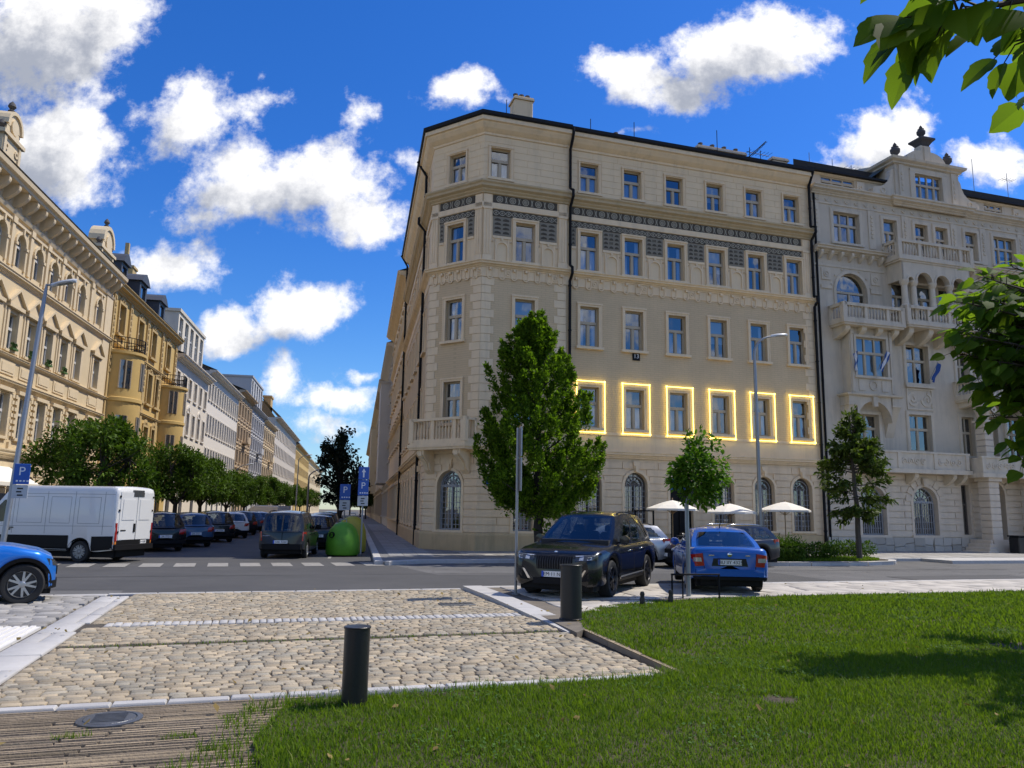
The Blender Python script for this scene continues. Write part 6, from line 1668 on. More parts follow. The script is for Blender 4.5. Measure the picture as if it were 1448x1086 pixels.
class Car:
    def __init__(s, name, label, cat, loc, az, sp, group=None):
        s.sp = sp; L, W = sp['L'], sp['W']; s.L, s.W = L, W
        # heading azimuth clockwise from +Y  -> rotation of local +x
        s.o = thing(name, label, cat, (loc[0], loc[1], loc[2] if len(loc) > 2 else 0), R(90 - az), group)
        s.hx = L / 2
        n = 64
        s.xs = sorted(set([round(-L / 2 + L * i / n, 4) for i in range(n + 1)] + [L / 2 - .02, L / 2 - .05, L / 2 - .1, -L / 2 + .02, -L / 2 + .05, -L / 2 + .1]))
        s.top = lambda x: np.interp(x, [p[0] for p in sp['top']], [p[1] for p in sp['top']])
        fe, re_ = sp.get('fend', [(0, .74), (.03, .82), (.10, .90), (.25, .96), (.6, 1)]), sp.get('rend', [(0, .80), (.03, .87), (.10, .94), (.3, .985), (.6, 1)])
        s.wx = lambda x: W / 2 * min(np.interp(L / 2 - x, [p[0] for p in fe], [p[1] for p in fe]), np.interp(x + L / 2, [p[0] for p in re_], [p[1] for p in re_]))
        sill = sp.get('sill', .24)
        def bot(x):
            z = np.interp(x, [-L / 2, -L / 2 + .5, L / 2 - .6, L / 2], [sp.get('rbot', .32), sill, sill, sp.get('fbot', .26)])
            for xw in sp['axles']:
                ra = sp['r'] + .06; d = abs(x - xw)
                if d < ra: z = max(z, sp['r'] + math.sqrt(ra * ra - d * d))
            return z
        s.bot = bot
    def section(s, x):
        t, b, w_ = s.top(x), s.bot(x), s.wx(x); h = t - b
        sh = s.sp.get('shoulder', .12); fl = s.sp.get('flat', 1.0)
        return [(w_ * .955, b), (w_ * .985, b + min(.05, h * .2)), (w_ * 1.0, b + h * .35), (w_ * .997, b + h * .55), (w_ * .978 * fl, t - min(sh, h * .3)), (w_ * .955 * fl, t - min(sh, h * .3) * .45), (w_ * .91 * fl, t - .012), (w_ * .82 * fl, t + .004), (w_ * .45, t + .022), (0, t + .03)]
    def body(s, m, name='body'):
        b = MB(); rows = []
        for x in s.xs:
            q = s.section(x); full = q + [(-y, z) for y, z in q[-2::-1]]
            rows.append([b.P(x, y, z) for y, z in full])
        for a, c in zip(rows, rows[1:]):
            for k in range(len(a) - 1): b.F(a[k], c[k], c[k + 1], a[k + 1])
        for r_, sx in ((rows[0], -1), (rows[-1], 1)):
            q = s.section(s.xs[0 if sx < 0 else -1]); c = b.P(sx * (s.L / 2 + .035), 0, (q[0][1] + q[-1][1]) / 2)
            for k in range(len(r_) - 1): b.F(*((r_[k], r_[k + 1], c) if sx > 0 else (r_[k + 1], r_[k], c)))
        o = b.build(name, M[m], s.o, smooth=38)
        u = MB(); L, W = s.L, s.W
        u.box(-L / 2 + .12, L / 2 - .12, -W * .40, W * .40, .17, min(.72, s.sp['r'] * 2)); u.box(-L / 2 + .06, L / 2 - .06, -W * .36, W * .36, .2, .42)
        for xw in s.sp['axles']: u.box(xw - s.sp['r'] * 1.3, xw + s.sp['r'] * 1.3, -W / 2 + .30, W / 2 - .30, .16, s.sp['r'] * 2.2)
        u.build('underbody', M['underbody'], s.o)
        return o
    def xsurf(s, y, z, front=True):
        xx = [x for x in s.xs if (x > s.L / 2 - 1.0 if front else x < -s.L / 2 + 1.0)]
        if not front: xx = xx[::-1]
        best = xx[0]
        for x in xx:                       # outermost x whose section contains (y, z)
            if s.wx(x) * .985 >= abs(y) and s.top(x) >= z - .005: best = x
        return best + (.03 if front else -.03) * max(0, 1 - abs(y) / (s.W * .4))
    def patch(s, name, m, quad, front=True, out=.012, depth=.05, nu=8, nv=3, parent=None):
        """quad: 4 (y,z) corners -> skin lying on the front / rear surface"""
        b = MB(); sg = 1 if front else -1; g = []
        for i in range(nu + 1):
            r = []
            for j in range(nv + 1):
                u, v = i / nu, j / nv
                y = (quad[0][0] * (1 - u) + quad[1][0] * u) * (1 - v) + (quad[3][0] * (1 - u) + quad[2][0] * u) * v
                z = (quad[0][1] * (1 - u) + quad[1][1] * u) * (1 - v) + (quad[3][1] * (1 - u) + quad[2][1] * u) * v
                r.append((s.xsurf(y, z, front) + sg * out, y, z))
            g.append(r)
        ids = [[b.P(*p) for p in r] for r in g]
        for i in range(nu):
            for j in range(nv): b.F(ids[i][j], ids[i + 1][j], ids[i + 1][j + 1], ids[i][j + 1])
        rim = [(i, 0) for i in range(nu)] + [(nu, j) for j in range(nv)] + [(i, nv) for i in range(nu, 0, -1)] + [(0, j) for j in range(nv, 0, -1)]
        bk = [b.P(g[i][j][0] - sg * depth, g[i][j][1] * .99, g[i][j][2]) for i, j in rim]
        for k in range(len(rim)): k2 = (k + 1) % len(rim); b.F(ids[rim[k][0]][rim[k][1]], bk[k], bk[k2], ids[rim[k2][0]][rim[k2][1]])
        return b.build(name, M[m], parent or s.o, smooth=40)
    def ysurf(s, x, z):
        q = s.section(x); zs = [p[1] for p in q]; return float(np.interp(z, zs[:8], [p[0] for p in q[:8]]))
    def side(s, name, m, pts, out=.008, both=True, depth=.03):
        """polygon in x,z laid on the flank(s)"""
        if len(pts) == 4:
            N = 10; lo = [(pts[0][0] + (pts[1][0] - pts[0][0]) * i / N, pts[0][1] + (pts[1][1] - pts[0][1]) * i / N) for i in range(N + 1)]; hi = [(pts[3][0] + (pts[2][0] - pts[3][0]) * i / N, pts[3][1] + (pts[2][1] - pts[3][1]) * i / N) for i in range(N + 1)]
            for sg in ((1, -1) if both else (1,)):
                b = MB(); rows = [[b.P(x, sg * (s.ysurf(x, max(z0 + (z1 - z0) * k / 4, s.bot(x) + .001)) + out), z0 + (z1 - z0) * k / 4) for k in range(5)] for (x, z0), (_, z1) in zip(lo, hi)]
                for r0, r1 in zip(rows, rows[1:]):
                    for k in range(4): b.F(r0[k], r1[k], r1[k + 1], r0[k + 1])
                e0 = [b.P(x, sg * (s.ysurf(x, z) + out - depth), z) for x, z in hi]
                for i in range(N): b.F(rows[i][4], rows[i + 1][4], e0[i + 1], e0[i])
                b.build(name, M[m], s.o)
            return
        for sg in ((1, -1) if both else (1,)):
            b = MB(); f = [b.P(x, sg * (s.ysurf(x, z) + out), z) for x, z in pts]; k = [b.P(x, sg * (s.ysurf(x, z) + out - depth), z) for x, z in pts]
            b.F(*f); [b.F(f[i], f[(i + 1) % len(pts)], k[(i + 1) % len(pts)], k[i]) for i in range(len(pts))]
            b.build(name, M[m], s.o)
    def strip(s, name, m, pts, w_=.012, out=.004):
        """thin seam along a polyline on both flanks"""
        b = MB()
        for sg in (1, -1):
            for (p, q) in zip(pts, pts[1:]):
                n = max(2, int(math.hypot(q[0] - p[0], q[1] - p[1]) / .12)); d = Vector((q[0] - p[0], q[1] - p[1])).normalized(); e = Vector((-d.y, d.x)) * w_ / 2
                for i in range(n):
                    t0, t1 = i / n, (i + 1) / n; a = Vector(p).lerp(Vector(q), t0); c = Vector(p).lerp(Vector(q), t1)
                    b.poly([(v.x, sg * (s.ysurf(v.x, v.y) + out), v.y) for v in (a - e, c - e, c + e, a + e)])
        b.build(name, M[m], s.o)
    def cabin(s, m, gl, side_win, ws=(.06, .94, .06, .95), rw=(.08, .92, .12, .9), rails=None, roof_m=None):
        c = s.sp['cab']   # xb, xtf, xtr, xr, zroof, wb, wt
        xb, xtf, xtr, xr, zr, wb, wt = c
        s.cabp = c
        z0 = lambda x: s.top(x) - .02
        def side(u, v, sg):
            x = (xb * (1 - u) + xr * u) * (1 - v) + (xtf * (1 - u) + xtr * u) * v
            zz = z0(xb * (1 - u) + xr * u) * (1 - v) + (zr - .07 + .07 * math.sin(math.pi * (.12 + .76 * u)) - .03) * v
            wv = wb * (1 - v) + wt * v + .035 * math.sin(math.pi * v)
            wv *= 1 - .05 * (abs(u - .5) * 2) ** 3
            return (x, sg * wv, zz)
        def scr(u, v, fr):
            uu_ = u * 2 - 1; x0, x1 = (xb, xtf) if fr else (xr, xtr); sg = 1 if fr else -1
            p = side(0.0 if fr else 1.0, v, 1); bul = sg * (.14 * (1 - v) + .07 * v) * (1 - uu_ ** 2)
            return (p[0] + bul, uu_ * p[1], p[2] + .03 * v * (1 - uu_ ** 2))
        b = MB()
        def grid(f, nu, nv, fl=False, holes=()):
            ids = [[b.P(*f(i / nu, j / nv)) for j in range(nv + 1)] for i in range(nu + 1)]
            for i in range(nu):
                for j in range(nv):
                    if any(i / nu > h[0] + (h[4] if len(h) > 4 else 0) * ((j + 1) / nv - h[2]) / (h[3] - h[2]) and (i + 1) / nu < h[1] - (h[5] if len(h) > 4 else 0) * ((j + 1) / nv - h[2]) / (h[3] - h[2]) and j / nv > h[2] and (j + 1) / nv < h[3] for h in holes): continue
                    q = (ids[i][j], ids[i + 1][j], ids[i + 1][j + 1], ids[i][j + 1]); b.F(*(q if fl else q[::-1]))
        for sg in (1, -1): grid(lambda u, v, sg=sg: side(u, v, sg), 56, 24, sg < 0, side_win)
        grid(lambda u, v: scr(u, v, True), 30, 24, False, [ws]); grid(lambda u, v: scr(u, v, False), 30, 24, True, [rw] if rw else ())
        it = MB(); zf = z0((xb + xr) / 2) + .06; it.box(xr + .18, xb - .25, -wb * .93, wb * .93, zf - .03, zf); it.box(xb - .30, xb + .02, -wb * .88, wb * .88, zf - .02, zf + .05)
        hs_ = [xtf - .45] + ([xtf - 1.35] if xtf - xtr > 1.2 else [])
        for k_, xs_ in enumerate(hs_):
            for yy in (-.38, .38): it.bbox(xs_ - .07, xs_ + .06, yy - .22, yy + .22, zf - .02, zf + .20, .05); it.bbox(xs_ - .08, xs_ + .02, yy - .12, yy + .12, zf + .21, zf + .36, .035)
        it.build('interior_trim', M['seat_dark'], s.o)
        sw_ = MB(); cw = (xb - .50, .36, zf + .02)
        sw_.tube([(cw[0] + .06 * math.sin(a), cw[1] + .18 * math.cos(a), cw[2] + .17 * math.sin(a)) for a in [2 * math.pi * q / 16 for q in range(16)]], .016, 5, closed=True); sw_.build('steering_wheel', M['trim_black'], s.o)
        mi = MB(); mi.bbox(xtf - .02, xtf + .03, -.12, .12, zr - .16, zr - .09, .015); mi.build('rear_mirror', M['trim_black'], s.o)
        gl = 'car_glass_clear' if gl == 'car_glass' else gl
        def roof(u, v):
            f = scr(v, 1.0, True); r_ = scr(v, 1.0, False); sd_ = side(u, 1.0, 1 if v > .5 else -1)
            vv = v * 2 - 1; x = f[0] * (1 - u) + r_[0] * u
            return (x, vv * abs(sd_[1]), sd_[2] + (.045 + .03 * math.sin(math.pi * u)) * (1 - vv ** 2) * min(1, u * 8 + .35, (1 - u) * 8 + .35))
        grid(roof, 14, 10, True)
        b.build('cabin', M[roof_m or m], s.o, smooth=45)
        def pane(f, r, nm, nu=6, nv=4, sgn=1, mm=None, off=.007, cut=(0, 0)):
            g = MB(); u0, u1, v0, v1 = r
            N_ = Vector((0, 0, 0))
            ids = []
            for i in range(nu + 1):
                row = []
                for j in range(nv + 1):
                    v = v0 + (v1 - v0) * j / nv; k = (v - v0) / (v1 - v0 + 1e-9)
                    u = u0 + cut[0] * k + (u1 - cut[1] * k - u0 - cut[0] * k) * i / nu
                    p = Vector(f(u, v)); e = 1e-3; du = Vector(f(u + e, v)) - p; dv = Vector(f(u, v + e)) - p; n_ = du.cross(dv).normalized() * sgn * off
                    row.append(g.P(*(p + n_)))
                ids.append(row)
            for i in range(nu):
                for j in range(nv): g.F(ids[i][j], ids[i + 1][j], ids[i + 1][j + 1], ids[i][j + 1])
            return g.build(nm, M[mm or gl], s.o, smooth=True)
        pane(lambda u, v: scr(u, v, True), ws, 'windscreen', 10, 5, 1)
        if rw: pane(lambda u, v: scr(u, v, False), rw, 'rear_window', 10, 5, -1)
        for sw in side_win:
            for sg in (1, -1): pane(lambda u, v, sg=sg: side(u, v, sg), sw[:4], 'side_window', 6, 4, -sg, cut=sw[4:] if len(sw) > 4 else (0, 0))
        s.sidef = side; s.scrf = scr
        if rails:
            r_ = MB()
            for sg in (1, -1):
                pts = [Vector(side(rails[0] + (rails[1] - rails[0]) * i / 8, 1.0, sg)) + Vector((0, -sg * .09, .055 if 0 < i < 8 else .0)) for i in range(9)]
                r_.tube(pts, .018, 6)
            r_.build('roof_rail', M[rails[2]], s.o, smooth=True)
    def mirrors(s, m, u=.10, v=.10):
        for sg in (1, -1):
            p = s.sidef(u, v, sg); b = MB(); b.lathe([(.02, -.10), (.09, -.085), (.105, -.02), (.10, .05), (.0, .055)], 10, p[0], p[1] + sg * .14, axis='x')
            v2 = [(x, (y - (p[1] + sg * .14)) * 1.15 + p[1] + sg * .14, z + p[2] + .07) for x, y, z in b.v]; b.v = v2
            b.tube([(p[0], p[1] - sg * .02, p[2] + .01), (p[0], p[1] + sg * .12, p[2] + .05)], .022, 5)
            b.build('wing_mirror', M[m], s.o, smooth=40)
    def handles(s, m, pos):
        for x, z in pos:
            for sg in (1, -1):
                y = s.ysurf(x, z); b = MB(); b.bbox(x - .09, x + .09, sg * y - .012 if sg > 0 else sg * y - .03, sg * y + .03 if sg > 0 else sg * y + .012, z - .012, z + .016, .006); b.build('door_handle', M[m], s.o)
    def wheels(s, rim='alloy', spokes=5, w_=.235):
        for xw in s.sp['axles']:
            for sg in (1, -1): wheel(s.o, xw, sg * (s.W / 2 - w_ / 2 - .025), s.sp['r'], w_, rim, spokes)
        for xw in s.sp['axles']:
            for sg in (1, -1):
                ra = s.sp['r'] + .06; a = MB()
                for k in range(16):
                    t0, t1 = math.pi * k / 16, math.pi * (k + 1) / 16
                    p = [(xw + (ra + e) * math.cos(t), s.sp['r'] + (ra + e) * math.sin(t)) for e, t in ((0, t0), (.045, t0), (.045, t1), (0, t1))]
                    yy = [sg * (s.ysurf(x, max(z, s.bot(x) + .001)) + .006) for x, z in p]
                    f = [a.P(x, y, z) for (x, z), y in zip(p, yy)]; a.F(*f)
                    k_ = [a.P(x, sg * (abs(y) - .12), z) for (x, z), y in zip(p[:1] + p[3:], yy[:1] + yy[3:])]; a.F(f[0], f[3], k_[1], k_[0])
                a.build('wheel_arch', M[s.sp.get('arch', 'trim_black')], s.o, smooth=40)
    def plate(s, front, z, txt, y0=0.0, parent=None, w_=.52, h=.115):
        sg = 1 if front else -1; x = s.xsurf(y0, z, front) + sg * .022
        b = MB(); b.box(-w_ / 2, w_ / 2, 0, .012, -h / 2, h / 2)
        o = b.build('number_plate', M['plate_white'], s.o, (x, y0, z), R(90) if front else R(-90))
        c = MB(); c.box(-w_ / 2, -w_ / 2 + .045, -.003, 0, -h / 2, h / 2); c.build('country_band', M['plate_blue'], o)
        letters(txt, .105, M['letter_black'], o, (.02, -.003, -.003), (R(90), 0, 0), ext=.001)
        return o
def badge(car, front, z, r=.045, m='chrome'):
    b = MB(); sg = 1 if front else -1; x = car.xsurf(0, z, front)
    b.lathe([(r, 0), (r, sg * .018), (r * .7, sg * .024), (0, sg * .024)], 16, x, 0, axis='x'); b.v = [(p[0], p[1], p[2] + z) for p in b.v]; b.build('badge', M[m], car.o, smooth=40)

# ---- black SUV standing on the pavement
sp = dict(L=4.95, W=2.0, r=.385, axles=(1.52, -1.45), sill=.30, rbot=.42, fbot=.27, shoulder=.10,
          top=[(-2.475, .86), (-2.44, .99), (-2.30, 1.06), (-1.6, 1.09), (0.4, 1.07), (.95, 1.08), (1.25, 1.09), (1.9, 1.03), (2.25, .97), (2.40, .90), (2.475, .80)],
          cab=(1.22, .25, -1.85, -2.32, 1.765, .90, .67))
c = Car('parked_suv', 'glossy black SUV with roof rails, parked nose towards us behind a bollard', 'car', (1.94, 18.72, .09), 204, sp); SUV = c
c.body('paint_black')
c.cabin('paint_black', 'car_glass', [(.14, .40, .10, .86, .10, .0), (.42, .66, .08, .88), (.68, .93, .14, .86, .0, .05)], ws=(.05, .95, .04, .93), rails=(.16, .93, 'trim_black'))
c.wheels('dark_alloy', 5, .27); c.mirrors('paint_black', .13, .06); c.handles('chrome', [(.15, .93), (-.85, .95)])
c.strip('door_seam', 'underbody', [(.95, .36), (.98, 1.02)]); c.strip('door_seam', 'underbody', [(-.12, .36), (-.12, 1.02)]); c.strip('door_seam', 'underbody', [(-1.0, .8), (-1.2, 1.02)])
c.strip('window_trim', 'chrome', [(1.0, 1.055), (-1.9, 1.075)], .018, .012); c.strip('side_trim', 'metal_grey', [(1.0, .40), (-.95, .42)], .03, .012)
c.side('side_skirt', 'trim_black', [(1.08, .30), (-1.0, .30), (-1.0, .37), (1.08, .37)], .01)
for sg in (1, -1):
    h = c.patch('headlight', 'lamp_dark', [(sg * .46, .765), (sg * .90, .80), (sg * .905, .91), (sg * .42, .885)], True, .014, .06, 10, 3)
    c.patch('light_strip', 'lamp_clear', [(sg * .47, .865), (sg * .89, .885), (sg * .89, .905), (sg * .45, .882)], True, .024, .02, 10, 1, h)
    c.patch('light_lens', 'lamp_clear', [(sg * .55, .79), (sg * .64, .795), (sg * .64, .86), (sg * .55, .85)], True, .024, .02, 3, 2, h)
    c.patch('light_lens', 'lamp_clear', [(sg * .72, .80), (sg * .81, .81), (sg * .81, .87), (sg * .72, .865)], True, .024, .02, 3, 2, h)
    c.patch('air_intake', 'trim_black', [(sg * .55, .36), (sg * .86, .40), (sg * .88, .62), (sg * .72, .56)], True, .012, .04, 6, 3)
    c.patch('fog_trim', 'chrome', [(sg * .52, .40), (sg * .58, .40), (sg * .70, .60), (sg * .66, .60)], True, .022, .02, 3, 3)
    c.patch('tail_light', 'lamp_red', [(sg * .45, .92), (sg * .93, .92), (sg * .93, 1.0), (sg * .45, .99)], False)
gr = c.patch('grille', 'trim_black', [(-.38, .60), (.38, .60), (.40, .86), (-.40, .86)], True, .016, .04, 12, 5)
for k in range(14):
    y = -.36 + k * .055; c.patch('grille_bar', 'dark_alloy', [(y, .61), (y + .014, .61), (y + .014, .85), (y, .85)], True, .03, .02, 1, 3, gr)
c.patch('bumper_intake', 'trim_black', [(-.48, .30), (.48, .30), (.46, .42), (-.46, .42)], True, .014, .04, 10, 2)
badge(c, True, .93, .042); c.plate(True, .50, 'EM·11 N14', 0)
# interior hints: wheel, dash seen as part of the windscreen
# ---- blue saloon seen from behind
sp = dict(L=4.6, W=1.80, r=.315, axles=(1.38, -1.22), sill=.25, rbot=.36, fbot=.25, shoulder=.11, rend=[(0, .84), (.03, .90), (.10, .95), (.3, .985), (.6, 1)], arch='paint_blue',
          top=[(-2.3, .90), (-2.27, .98), (-2.2, 1.015), (-1.75, 1.02), (-1.2, .99), (.4, .95), (.9, .96), (1.3, .93), (1.9, .84), (2.2, .74), (2.3, .62)],
          cab=(1.15, .20, -1.0, -1.86, 1.435, .82, .64))
c = Car('parked_car', 'blue saloon car seen from behind, parked on the slabs at the lawn edge', 'car', (5.23, 20.2, .09), 6.5, sp); SED = c
c.body('paint_blue'); c.cabin('paint_blue', 'car_glass', [(.14, .46, .10, .88, .12, .0), (.48, .80, .10, .88, .0, .06)], rw=(.07, .93, .10, .92)); c.wheels('alloy', 7, .2); c.mirrors('paint_blue'); c.handles('paint_blue', [(.1, .82), (-.85, .84)])
for sg in (1, -1):
    t = c.patch('tail_light', 'lamp_red', [(sg * .56, .62), (sg * .885, .60), (sg * .875, .86), (sg * .60, .90)], False, .016, .08, 8, 4)
    c.patch('light_lens', 'lamp_clear', [(sg * .62, .71), (sg * .80, .71), (sg * .80, .80), (sg * .63, .80)], False, .026, .02, 4, 2, t)
    c.patch('headlight', 'lamp_clear', [(sg * .45, .60), (sg * .80, .62), (sg * .80, .74), (sg * .45, .70)], True)
c.patch('plate_recess', 'paint_navy', [(-.40, .62), (.40, .62), (.36, .79), (-.36, .79)], False, .008, .03, 8, 2)  # recess shade painted as a dark navy patch; the boot is not sunken here
c.patch('boot_seam', 'underbody', [(-.55, .50), (.55, .50), (.56, .512), (-.56, .512)], False, .008, .02, 10, 1); [c.patch('boot_seam', 'underbody', [(sg * .55, .50), (sg * .562, .50), (sg * .60, .9), (sg * .588, .9)], False, .008, .02, 1, 6) for sg in (1, -1)]
c.patch('rear_bumper', 'paint_blue', [(-.86, .40), (.86, .40), (.87, .56), (-.87, .56)], False, .05, .08, 14, 4)
c.patch('bumper_valance', 'trim_black', [(-.80, .32), (.80, .32), (.82, .385), (-.82, .385)], False, .045, .07, 12, 2)
badge(c, False, .875, .05); c.plate(False, .705, 'BU IIY 4325', 0)
for y, t_ in ((.48, '—'),): pass
for sg, w_ in ((1, .12), (-1, .10)): c.patch('lettering', 'chrome', [(sg * .40 - w_ / 2, .845), (sg * .40 + w_ / 2, .845), (sg * .40 + w_ / 2, .868), (sg * .40 - w_ / 2, .868)], False, .014, .012, 3, 1)
b = MB(); b.tube([(-.85, 0, 1.42), (-1.02, 0, 1.56)], .012, 5); b.build('roof_aerial', M['trim_black'], c.o)
# seen through the rear window the car is dark; headrests
# ---- dark estate at the far kerb
sp = dict(L=4.75, W=1.85, r=.34, axles=(1.42, -1.35), sill=.27, rbot=.38, fbot=.26,
          top=[(-2.375, .86), (-2.33, .98), (-2.2, 1.02), (.4, .98), (1.0, .98), (1.7, .92), (2.15, .82), (2.375, .66)], cab=(1.2, .25, -1.9, -2.28, 1.50, .84, .66))
def estate(label, name, loc, az, m, rim, rails='chrome', group=None):
    c = Car(name, label, 'car', loc, az, sp, group)
    c.body(m); c.cabin(m, 'car_glass', [(.13, .38, .10, .88, .11, .0), (.40, .64, .10, .88), (.66, .92, .12, .86, .0, .06)], rails=(.12, .95, rails)); c.wheels(rim, 6, .22); c.mirrors(m); c.handles('chrome', [(.2, .84), (-.8, .86)])
    c.strip('window_trim', rails, [(1.0, .985), (-1.9, 1.0)], .025, .012); c.side('side_skirt', 'trim_black', [(1.0, .27), (-.95, .27), (-.95, .36), (1.0, .36)], .01)
    c.strip('door_seam', 'underbody', [(.9, .36), (.92, .95)]); c.strip('door_seam', 'underbody', [(-.15, .36), (-.15, .95)])
    for sg in (1, -1):
        c.patch('headlight', 'lamp_clear', [(sg * .45, .62), (sg * .84, .66), (sg * .84, .80), (sg * .45, .75)], True); c.patch('tail_light', 'lamp_red', [(sg * .6, .70), (sg * .90, .70), (sg * .90, 1.0), (sg * .68, 1.0)], False, .014, .06, 8, 4)
    c.patch('grille', 'trim_black', [(-.4, .52), (.4, .52), (.4, .72), (-.4, .72)], True); c.patch('rear_bumper', 'trim_black', [(-.86, .38), (.86, .38), (.86, .52), (-.86, .52)], False, .05, .08, 12, 2)
    c.plate(True, .46, 'EL 432', 0); c.plate(False, .72, '3A 4417', 0)
    return c
estate('dark navy estate with silver roof rails at the far kerb behind the blue saloon', 'parked_car', tuple(rd(15.9, 25.3)), 243, 'paint_navy', 'alloy')
estate('silver estate car parked at the far kerb, mostly hidden by the black SUV', 'parked_car', tuple(rd(11.5, 25.7)), 252, 'paint_silver', 'alloy', 'trim_black')
# ---- bright blue SUV at the left picture edge
sp2 = dict(L=4.3, W=1.82, r=.36, axles=(1.62, -1.1), sill=.28, rbot=.36, fbot=.26, shoulder=.14, fend=[(0, .56), (.04, .68), (.14, .85), (.30, .96), (.6, 1)],
          top=[(-2.15, .9), (-2.1, 1.0), (-1.9, 1.05), (.3, 1.03), (.9, 1.09), (1.4, 1.04), (1.85, .95), (2.05, .84), (2.15, .66)], cab=(1.0, .2, -1.7, -2.05, 1.62, .82, .62))
c = Car('parked_suv', 'bright blue SUV cut off by the left picture edge, black wheel arches', 'car', (-10.74, 14.52, 0.03), 58, sp2)
c.body('paint_bright_blue'); c.cabin('paint_bright_blue', 'car_glass', [(.13, .42, .1, .88, .1, 0), (.44, .72, .1, .88), (.74, .9, .2, .8, 0, .05)]); c.wheels('alloy', 5, .22); c.mirrors('paint_bright_blue'); c.handles('paint_bright_blue', [(.2, .85), (-.7, .87)])
ar_ = MB()
for sg in (1, -1):
    for xw in sp2['axles']:
        for k in range(18):
            t0, t1 = math.pi * k / 18, math.pi * (k + 1) / 18; p = [(xw + ra * math.cos(t), sp2['r'] + ra * math.sin(t)) for ra, t in ((.405, t0), (.475, t0), (.475, t1), (.405, t1))]
            f = [ar_.P(x, sg * (c.ysurf(x, max(z, c.bot(x))) + .016), z) for x, z in p]; ar_.F(*f); g_ = [ar_.P(x, sg * (c.ysurf(x, max(z, c.bot(x))) - .03), z) for x, z in p]; ar_.F(f[1], f[2], g_[2], g_[1])
ar_.build('arch_cladding', M['trim_black'], c.o, smooth=40)
c.side('side_skirt', 'trim_black', [(.85, .28), (-.8, .28), (-.8, .42), (.85, .42)], .012); c.strip('door_seam', 'underbody', [(.78, .42), (.84, 1.0)])
c.patch('bumper_valance', 'trim_black', [(-.78, .26), (.78, .26), (.82, .40), (-.82, .40)], True, .02, .05, 12, 3)
for sg in (1, -1): c.patch('headlight', 'lamp_dark', [(sg * .42, .66), (sg * .80, .70), (sg * .80, .82), (sg * .42, .76)], True); c.patch('tail_light', 'lamp_red', [(sg * .5, .8), (sg * .88, .8), (sg * .88, .95), (sg * .5, .95)], False)
c.patch('grille', 'trim_black', [(-.4, .5), (.4, .5), (.4, .7), (-.4, .7)], True)
# ---- white delivery van
sp3 = dict(L=5.75, W=2.0, r=.345, axles=(1.9, -1.65), sill=.36, rbot=.42, fbot=.34, shoulder=.16, fend=[(0, .74), (.05, .82), (.2, .92), (.6, 1)], rend=[(0, .93), (.03, .965), (.08, .99), (.2, 1)], arch='trim_black',
          top=[(-2.875, 2.30), (-2.84, 2.40), (-2.7, 2.45), (.85, 2.46), (1.15, 2.40), (1.3, 2.30), (2.1, 1.42), (2.3, 1.28), (2.7, 1.12), (2.82, 1.0), (2.875, .85)])
c = Car('delivery_van', 'white high-roof delivery van with rear doors to the sun', 'van', (-15.4, 27.05, 0), -79, sp3); VAN = c
c.body('paint_white'); c.wheels('metal_grey', 8, .22)
c.side('side_window', 'car_glass', [(1.05, 1.28), (1.95, 1.24), (1.72, 1.62), (1.35, 1.98), (1.05, 2.0)], .006); 
c.side('side_cladding', 'trim_black', [(2.4, .38), (-2.84, .44), (-2.84, .86), (.9, .86), (2.3, .80)], .012) if False else None
for x0, x1 in ((-2.84, -2.08), (-1.22, 1.45)): c.side('side_cladding', 'trim_black', [(x0, .37 if x0 > -2 else .44), (x1, .37), (x1, .84), (x0, .86)], .014)
for z0, z1, l_ in ((.95, 2.28, [-2.45, -1.35, -.3, .95]),):
    for x in l_: c.strip('panel_seam', 'metal_grey', [(x, .9), (x, z1)], .016)
for a, b_ in ((-2.3, -1.5), (-1.2, -.45), (-.15, .8)): c.strip('panel_seam', 'metal_grey', [(a, 1.25), (b_, 1.25), (b_, 2.1), (a, 2.1), (a, 1.25)], .014)
c.strip('panel_seam', 'metal_grey', [(-2.8, 1.18), (2.0, 1.12)], .014); c.strip('panel_seam', 'metal_grey', [(-2.8, 2.2), (1.2, 2.2)], .014)
c.handles('trim_black', [(.98, 1.08)])
for sg in (1, -1):
    t = c.patch('tail_light', 'lamp_red', [(sg * .84, .70), (sg * .965, .70), (sg * .965, 1.28), (sg * .86, 1.28)], False, .014, .08, 4, 4); c.patch('indicator', 'lamp_orange', [(sg * .86, .60), (sg * .96, .60), (sg * .96, .69), (sg * .86, .69)], False, .014, .04, 3, 2)
    d = c.patch('rear_door', 'paint_white', [(sg * .02, .74), (sg * .80, .74), (sg * .80, 2.28), (sg * .02, 2.28)], False, .02, .03, 6, 8)
    c.patch('door_panel', 'paint_white', [(sg * .12, 1.38), (sg * .70, 1.38), (sg * .68, 2.05), (sg * .12, 2.05)], False, .034, .02, 4, 5, d)
    c.patch('headlight', 'lamp_clear', [(sg * .5, .8), (sg * .85, .85), (sg * .85, 1.02), (sg * .5, .95)], True)
    for z in (.95, 1.65, 2.1): c.patch('door_hinge', 'trim_black', [(sg * .80, z), (sg * .86, z), (sg * .86, z + .07), (sg * .80, z + .07)], False, .03, .03, 2, 1)
    b = MB(); y = sg * 1.0; b.bbox(1.72, 1.86, y + (.06 if sg > 0 else -.26), y + (.26 if sg > 0 else -.06), 1.2, 1.62, .03); b.tube([(1.78, y * .97, 1.3), (1.78, y * 1.1, 1.35)], .02, 5); b.build('wing_mirror', M['trim_black'], c.o)
c.patch('door_handle', 'trim_black', [(.05, .98), (.13, .98), (.13, 1.26), (.05, 1.26)], False, .04, .03, 2, 2); c.patch('brake_light', 'lamp_dark', [(-.32, 2.14), (.22, 2.14), (.22, 2.36), (-.32, 2.36)], False, .03, .04, 4, 2)
